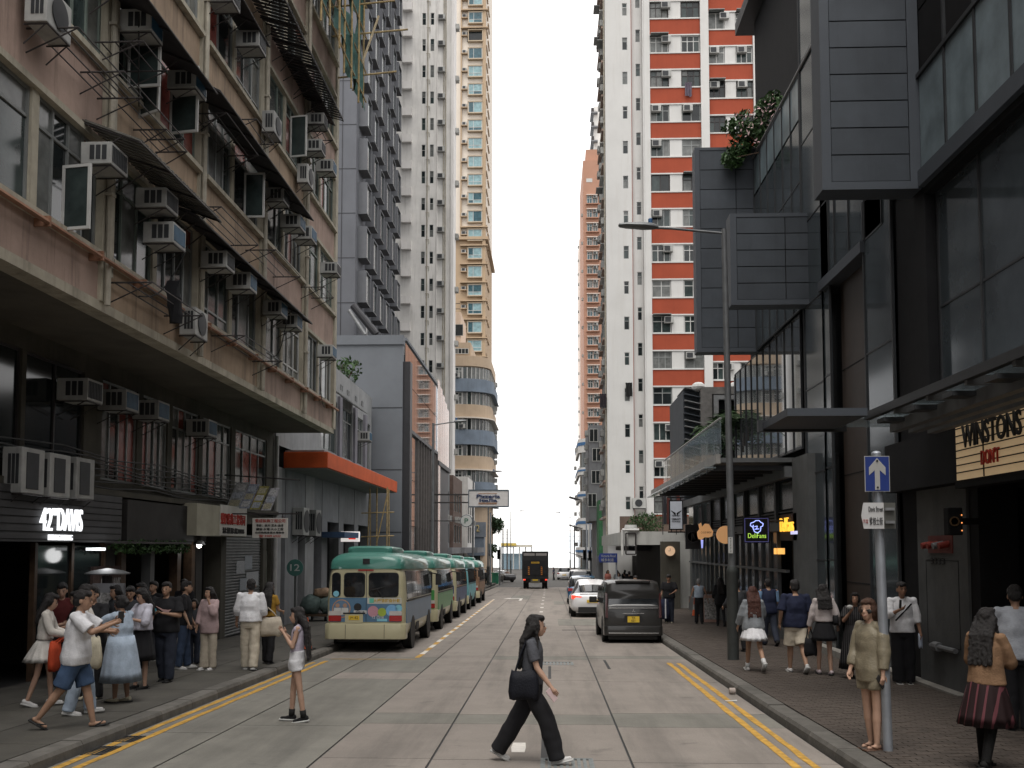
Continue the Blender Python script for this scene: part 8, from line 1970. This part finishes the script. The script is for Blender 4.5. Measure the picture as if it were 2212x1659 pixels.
person('person in grey jeans standing back against the dark shop', -8.75, 21.9, 160, 1.7, 1, 'short', None, black, .5, .85, .03, cloth('grey_jeans', (.12, .12, .135)), 'trousers', 0, 1.1, sw_, None, (10, 6, 40, 10), (10, 6, 40, 10), (0, 0), (0, 0), 0, (0, 0), 1, QU)
person('person in dark top by the patio heater', -8.2, 18.7, 150, 1.68, 1, 'mid', None, dgrey, .6, .86, .03, black, 'trousers', 0, 1.1, sbk, None, (14, 6, 50, 10), (14, 6, 50, 10), (0, 0), (0, 0), 0, (0, -10), 1, QU)
person('dark figure in the doorway behind the small child', -8.7, 23.6, 170, 1.72, 2, 'short', None, black, .5, .86, .03, black, 'trousers', 0, 1.1, sbk, None, (4, 6, 20, 0), (4, 6, 20, 0), (0, 0), (0, 0), 0, (0, 0), 1, QU)
for i, (x, y, rz_, tp_c, lab) in enumerate([(-7.9, 16.6, 130, black, 'dark-clothed man behind the blue dress woman'), (-7.75, 18.3, 190, dgrey, 'dark-haired person looking down between the poster board and the chest-print man'), (-8.3, 20.2, 150, navy, 'person in navy deep in the queue by the shop posts'), (-8.5, 17.2, 200, cloth('maroon', (.09, .02, .02)), 'person in maroon by the restaurant window')]):
    person(lab, x, y, rz_, 1.62 + .04 * i, i % 3, 'short' if i % 2 else 'mid', None, tp_c, .45, .85, .03, black, 'trousers', 0, 1.15, sbk, None, (20, 6, 60, 20), (25, 6, 60, 20), (0, 0), (3, 0), 2, (0, -15), 1, QU)
# right pavement
P, J, W = person('girl in grey sweater and white mini skirt with auburn hair walking away', 4.05, 20.05, 2, 1.66, 1, 'long', m_haira, greyc, .9, .80, .06, white, 'skirt', .26, 1.15, sw_, cloth('sock_white', (.55, .55, .55)), (10, 12, 20, 0), (25, 10, 40, 0), (14, 2), (-22, 28), 2, (0, 0), .98, RWK, vox=.012)
P, J, W = person('man in navy tee and cream shorts walking away', 4.83, 19.85, 0, 1.78, 1, 'short', None, navy, .46, .84, .045, cream, 'shorts', .9, 1.35, sw_, None, (-8, 14, 30, 30), (4, 10, 16, 0), (10, 3), (-18, 22), 0, (0, 0), 1.14, RWK, vox=.012)
P, J, W = person('woman in pale blouse and black shorts with long dark hair walking away', 5.27, 19.45, -3, 1.68, 0, 'mid', None, cloth('blouse_pale', (.46, .41, .40)), .95, 1.0, .03, black, 'skirt', .26, .8, cloth('shoe_pink', (.5, .42, .44)), None, (4, 12, 8, 0), (-8, 14, 40, 0), (8, 2), (-6, 6), 0, (-30, 0), .95, RWK, vox=.012)
held('handbag', 'black handbag hanging from the left hand of the woman in black shorts', 'bag', J['L'][2] + Vector((.02, 0, -.22)), black, (.24, .1, .32), extra=J['L'][2] + Vector((0, 0, -.04)))
held('shoulder_bag', 'small black bag under the right arm of the woman in black shorts', 'bag', W(Vector((.2, -.04, 1.12))), black, (.1, .26, .17), extra=W(Vector((.14, 0, 1.42))))
P, J, W = person('man in dark vest and light blue sleeves walking away by the wall', 5.76, 26.5, 5, 1.72, 1, 'short', None, navy, 0, .82, .05, denimd, 'trousers', 0, 1.2, sbk, None, (0, 10, 16, 0), (6, 8, 50, 20), (10, 4), (-16, 20), 2, (0, 0), 1.08, RWK)
for nm in 'LR':
    sh, eb, wr, f = J[nm]; o = MB().tube(sh, sh.lerp(eb, .95), .062, .055, 12).build('sleeve', cloth('sky_sleeve', (.2, .32, .5)), P); o.parent = P; o.matrix_parent_inverse = (Matrix.Translation(P.location) @ Matrix.Rotation(R(5), 4, 'Z')).inverted(); o.location = P.location if False else (0, 0, 0)
    me_ = o.data; me_.transform(Matrix.Translation((P.location if False else Vector((0, 0, 0)))))
P, J, W = person('woman in black pinstripe dress holding a tissue by the dark wall', 5.72, 18.95, 165, 1.55, 2, 'bun', None, bands('pinstripe', '0c0c0e', '6a6668', 0, .035, .12), .4, .95, .035, MATS['pinstripe'], 'dress', .72, 1.1, sbk, None, (20, 10, 30, 10), (25, 14, 115, 35), (0, 0), (3, 0), 0, (-8, 4), 1.08, RWK, vox=.013)
tis = MB().ell(J['R'][2] + Vector((-.02, -.05, .1)), .06, .03, .04).build('tissue', m_whitef, None); tag(tis, 'white tissue in the hand of the woman in the pinstripe dress', 'tissue')
P, J, W = person('woman in olive satin shirt, shorts and sunglasses leaning by the sign pole', 3.7, 11.7, 118, 1.66, 0, 'mid', m_hairb, olive, .92, .76, .03, olive, 'shorts', .5, 1.2, mat('sandal_brown', (.1, .05, .03), .6), None, (4, 8, 6, 10), (8, 6, 18, 20), (2, 0), (-2, 4), 0, (20, -2), 1.08, RWK, feet='sandal', vox=.0105)
for sg in (-1, 1):
    c_ = Vector((.035 * sg, .105, 1.585 + .02)); c_ = rot(c_ - Vector((0, 0, 1.6)), 'Z', 20) + Vector((0, 0, 1.6))
    MB().ell(c_ * (1.66 / 1.7), .036, .02, .027, 12, 8).build('sunglass_lens', m_trim, P, world=False, smooth='all')
held('phone', 'black phone in the lowered hand of the woman in olive satin', 'phone', J['L'][2] + Vector((-.03, 0, -.1)), m_trim, 'phone', (.5, .2, -.8))
P, J, W = person('man in white shirt and wide black trousers standing at the pier with a phone', 6.3, 18.15, 172, 1.76, 2, 'short', None, white, .72, .86, .035, black, 'trousers', 0, 1.55, sbl, None, (4, 8, 14, 0), (30, 8, 85, 35), (0, 0), (3, 0), 0, (6, -4), 1.02, RWK, vox=.0125)
for nm_, a_, b_ in (('bag_strap', Vector((-.14, .13, 1.42)), Vector((.14, .155, 1.12))),): MB().tube(a_, b_, .014).build(nm_, black, P, world=False)
held('phone', 'phone in the raised hand of the man in the white shirt by the pier', 'phone', J['R'][2] + Vector((0, -.03, .1)), m_trim, 'phone', (.1, .1, 1))
held('water_bottle', 'clear water bottle in the lowered hand of the man in the white shirt', 'bottle', J['L'][2] + Vector((0, 0, -.05)), mat('bottle_plastic', (.4, .45, .55), .15, spec=.6), (.07, .07, .24))
skm = bands('skirt_print', '1c0a0c', '5a3036', 0, .09, .22)
P, J, W = person('woman with black hair, tan cardigan and dark red patterned skirt at the right edge', 4.5, 10.55, -52, 1.6, 0, 'long', None, tan, .92, .9, .03, skm, 'skirt', .44, 1.2, sbk, cloth('legging', (.012, .012, .012)), (14, 10, 60, 25), (20, 10, 70, 30), (6, 4), (-10, 10), 3, (0, 0), 1.05, RWK, vox=.0105)
for nm in 'lr':
    hi, kn, an, a = J[nm]; o = MB().tube(kn, an, .062, .045, 12).build('legging', MATS['cloth_legging'], None); M_ = P.matrix_basis.inverted(); o.data.transform(M_ @ Matrix.Translation(o.location)); o.parent = P; o.location = (0, 0, 0)
P, J, W = person('man in pale shirt seen from behind in the bar entrance', 5.95, 13.0, -20, 1.8, 1, 'short', None, cloth('shirt_bluewhite', (.36, .38, .42)), .95, .84, .05, black, 'trousers', 0, 1.2, sbk, None, (15, 8, 40, 10), (20, 8, 50, 10), (0, 0), (0, 0), 10, (0, -25), 1.05, RWK)
P, J, W = person('grey-haired woman in dark top and pale vest walking away down the pavement', 5.38, 36.2, 0, 1.58, 1, 'short', m_hairg, lblue, 0, .98, .04, black, 'trousers', 0, 1.25, sbk, None, (6, 16, 16, 0), (-6, 16, 16, 0), (6, 2), (-8, 6), 0, (0, 0), 1, RWK)
person('woman in long black coat with long hair walking away', 5.93, 34.9, 0, 1.66, 1, 'long', None, black, .9, .72, .05, black, 'trousers', 0, .9, sbk, None, (10, 10, 30, 10), (10, 10, 30, 10), (8, 3), (-12, 14), 0, (0, 0), 1, RWK)
person('dark-clothed man half hidden behind the street lamp', 4.6, 24.6, 20, 1.7, 1, 'short', None, dgrey, .9, .84, .04, black, 'trousers', 0, 1.1, sbk, None, (20, 8, 50, 10), (10, 8, 40, 10), (6, 2), (-6, 6), 0, (-30, 0), 1.02, RWK)
P, J, W = person('man in black tee carrying a big navy bag beside the grey van', 4.39, 36.8, 165, 1.74, 2, 'short', None, black, .42, .86, .04, denimd, 'trousers', 0, 1.2, scr, None, (20, 16, 50, 40), (4, 8, 20, 0), (0, 0), (4, 2), 4, (0, -22), 1.12, RWK)
bb = held('laundry_bag', 'big navy bag with white straps carried beside the grey van', 'bag', J['R'][2] + Vector((0, -.1, -.06)), navy, (.62, .3, .72), extra=J['R'][2]); 
for dx in (-.14, .14): MB().box(bb.location.x + dx - .02, bb.location.x + dx + .02, bb.location.y - .17, bb.location.y - .15, bb.location.z - .68, bb.location.z + .02).build('white_band', white, bb)
person('man in white tee bending behind the grey van', 4.3, 46, 120, 1.72, 1, 'short', None, white, .42, .86, .035, black, 'trousers', 0, 1.1, sbk, None, (40, 6, 30, 10), (40, 6, 30, 10), (5, 10), (0, 10), 38, (0, -10), 1.05, RWK)
# distant people
fc = [(4.6, 66, 170, white, denim), (5.2, 69, 20, black, black), (4.9, 72, 160, greyc, beige), (5.6, 74, 0, dgrey, denimd), (4.4, 75, 190, cloth('coral', (.4, .15, .12)), black), (5.3, 78, 150, offw, black), (-6.6, 70, 0, black, denim), (-6.9, 76, 170, white, black), (-7.0, 84, 160, pinkc, black), (-6.7, 92, 10, cloth('orange_vest', (.5, .15, .05)), black), (-7.2, 98, 0, greyc, denim), (-6.5, 104, 180, dgrey, black), (.6, 127, 100, navy, black), (-8.5, 124, 40, white, denimd), (-9.5, 127, 120, black, black), (4.8, 60, 0, black, black)]
wh = ['white top', 'black top', 'grey top', 'charcoal top', 'coral top', 'cream top']
labs = ['person in white top by the far dark shops', 'person in black walking off past the far shops', 'person in grey top facing the camera by the far shops', 'person in charcoal farthest along the right pavement but one', 'person in coral top near the far right kerb', 'person in cream top farthest on the right pavement', 'person in black beside the last minibus', 'person in white beyond the last minibus', 'person in pink beyond the minibuses', 'person in orange vest by the far left shops', 'person in grey walking to the far left corner', 'dark person waiting at the far left corner', 'lone pedestrian on the road right of the truck', 'person in white crossing beyond the junction', 'person in black crossing beyond the junction', 'dark person near the blue direction sign']
for i, ((x, y, rz, tp, bt_), lab) in enumerate(zip(fc, labs)):
    a = rnd.uniform(-12, 16); person(lab, x, y, rz, rnd.uniform(1.58, 1.76), i % 3, 'short' if i % 2 else 'mid', None, tp, .5, .84, .035, bt_, 'trousers', 0, 1.2, sbk, None, (a, 8, 25, 0), (-a, 8, 25, 0), (a, 3), (-a, 8), 2, (0, 0), 1.02, FAR, face=False)
# ---- bake the remeshed figures in one evaluation
bpy.context.view_layer.update()
dg = bpy.context.evaluated_depsgraph_get()
baked = []
for o, ext, m in TOBAKE:
    if o.modifiers: baked.append((o, ext, m, bpy.data.meshes.new_from_object(o.evaluated_get(dg))))
    else:
        for p in o.data.polygons: p.use_smooth = True
for o, ext, m, me in baked:
    o.modifiers.clear(); old = o.data
    if ext is not None and ext.v:
        bm = bmesh.new(); bm.from_mesh(me); tmp = ext.mesh('tmp'); bm.from_mesh(tmp); bm.to_mesh(me); bm.free(); bpy.data.meshes.remove(tmp)
    for p in me.polygons: p.use_smooth = True
    if not me.materials: me.materials.append(m)
    o.data = me; bpy.data.meshes.remove(old)
bpy.context.view_layer.update()
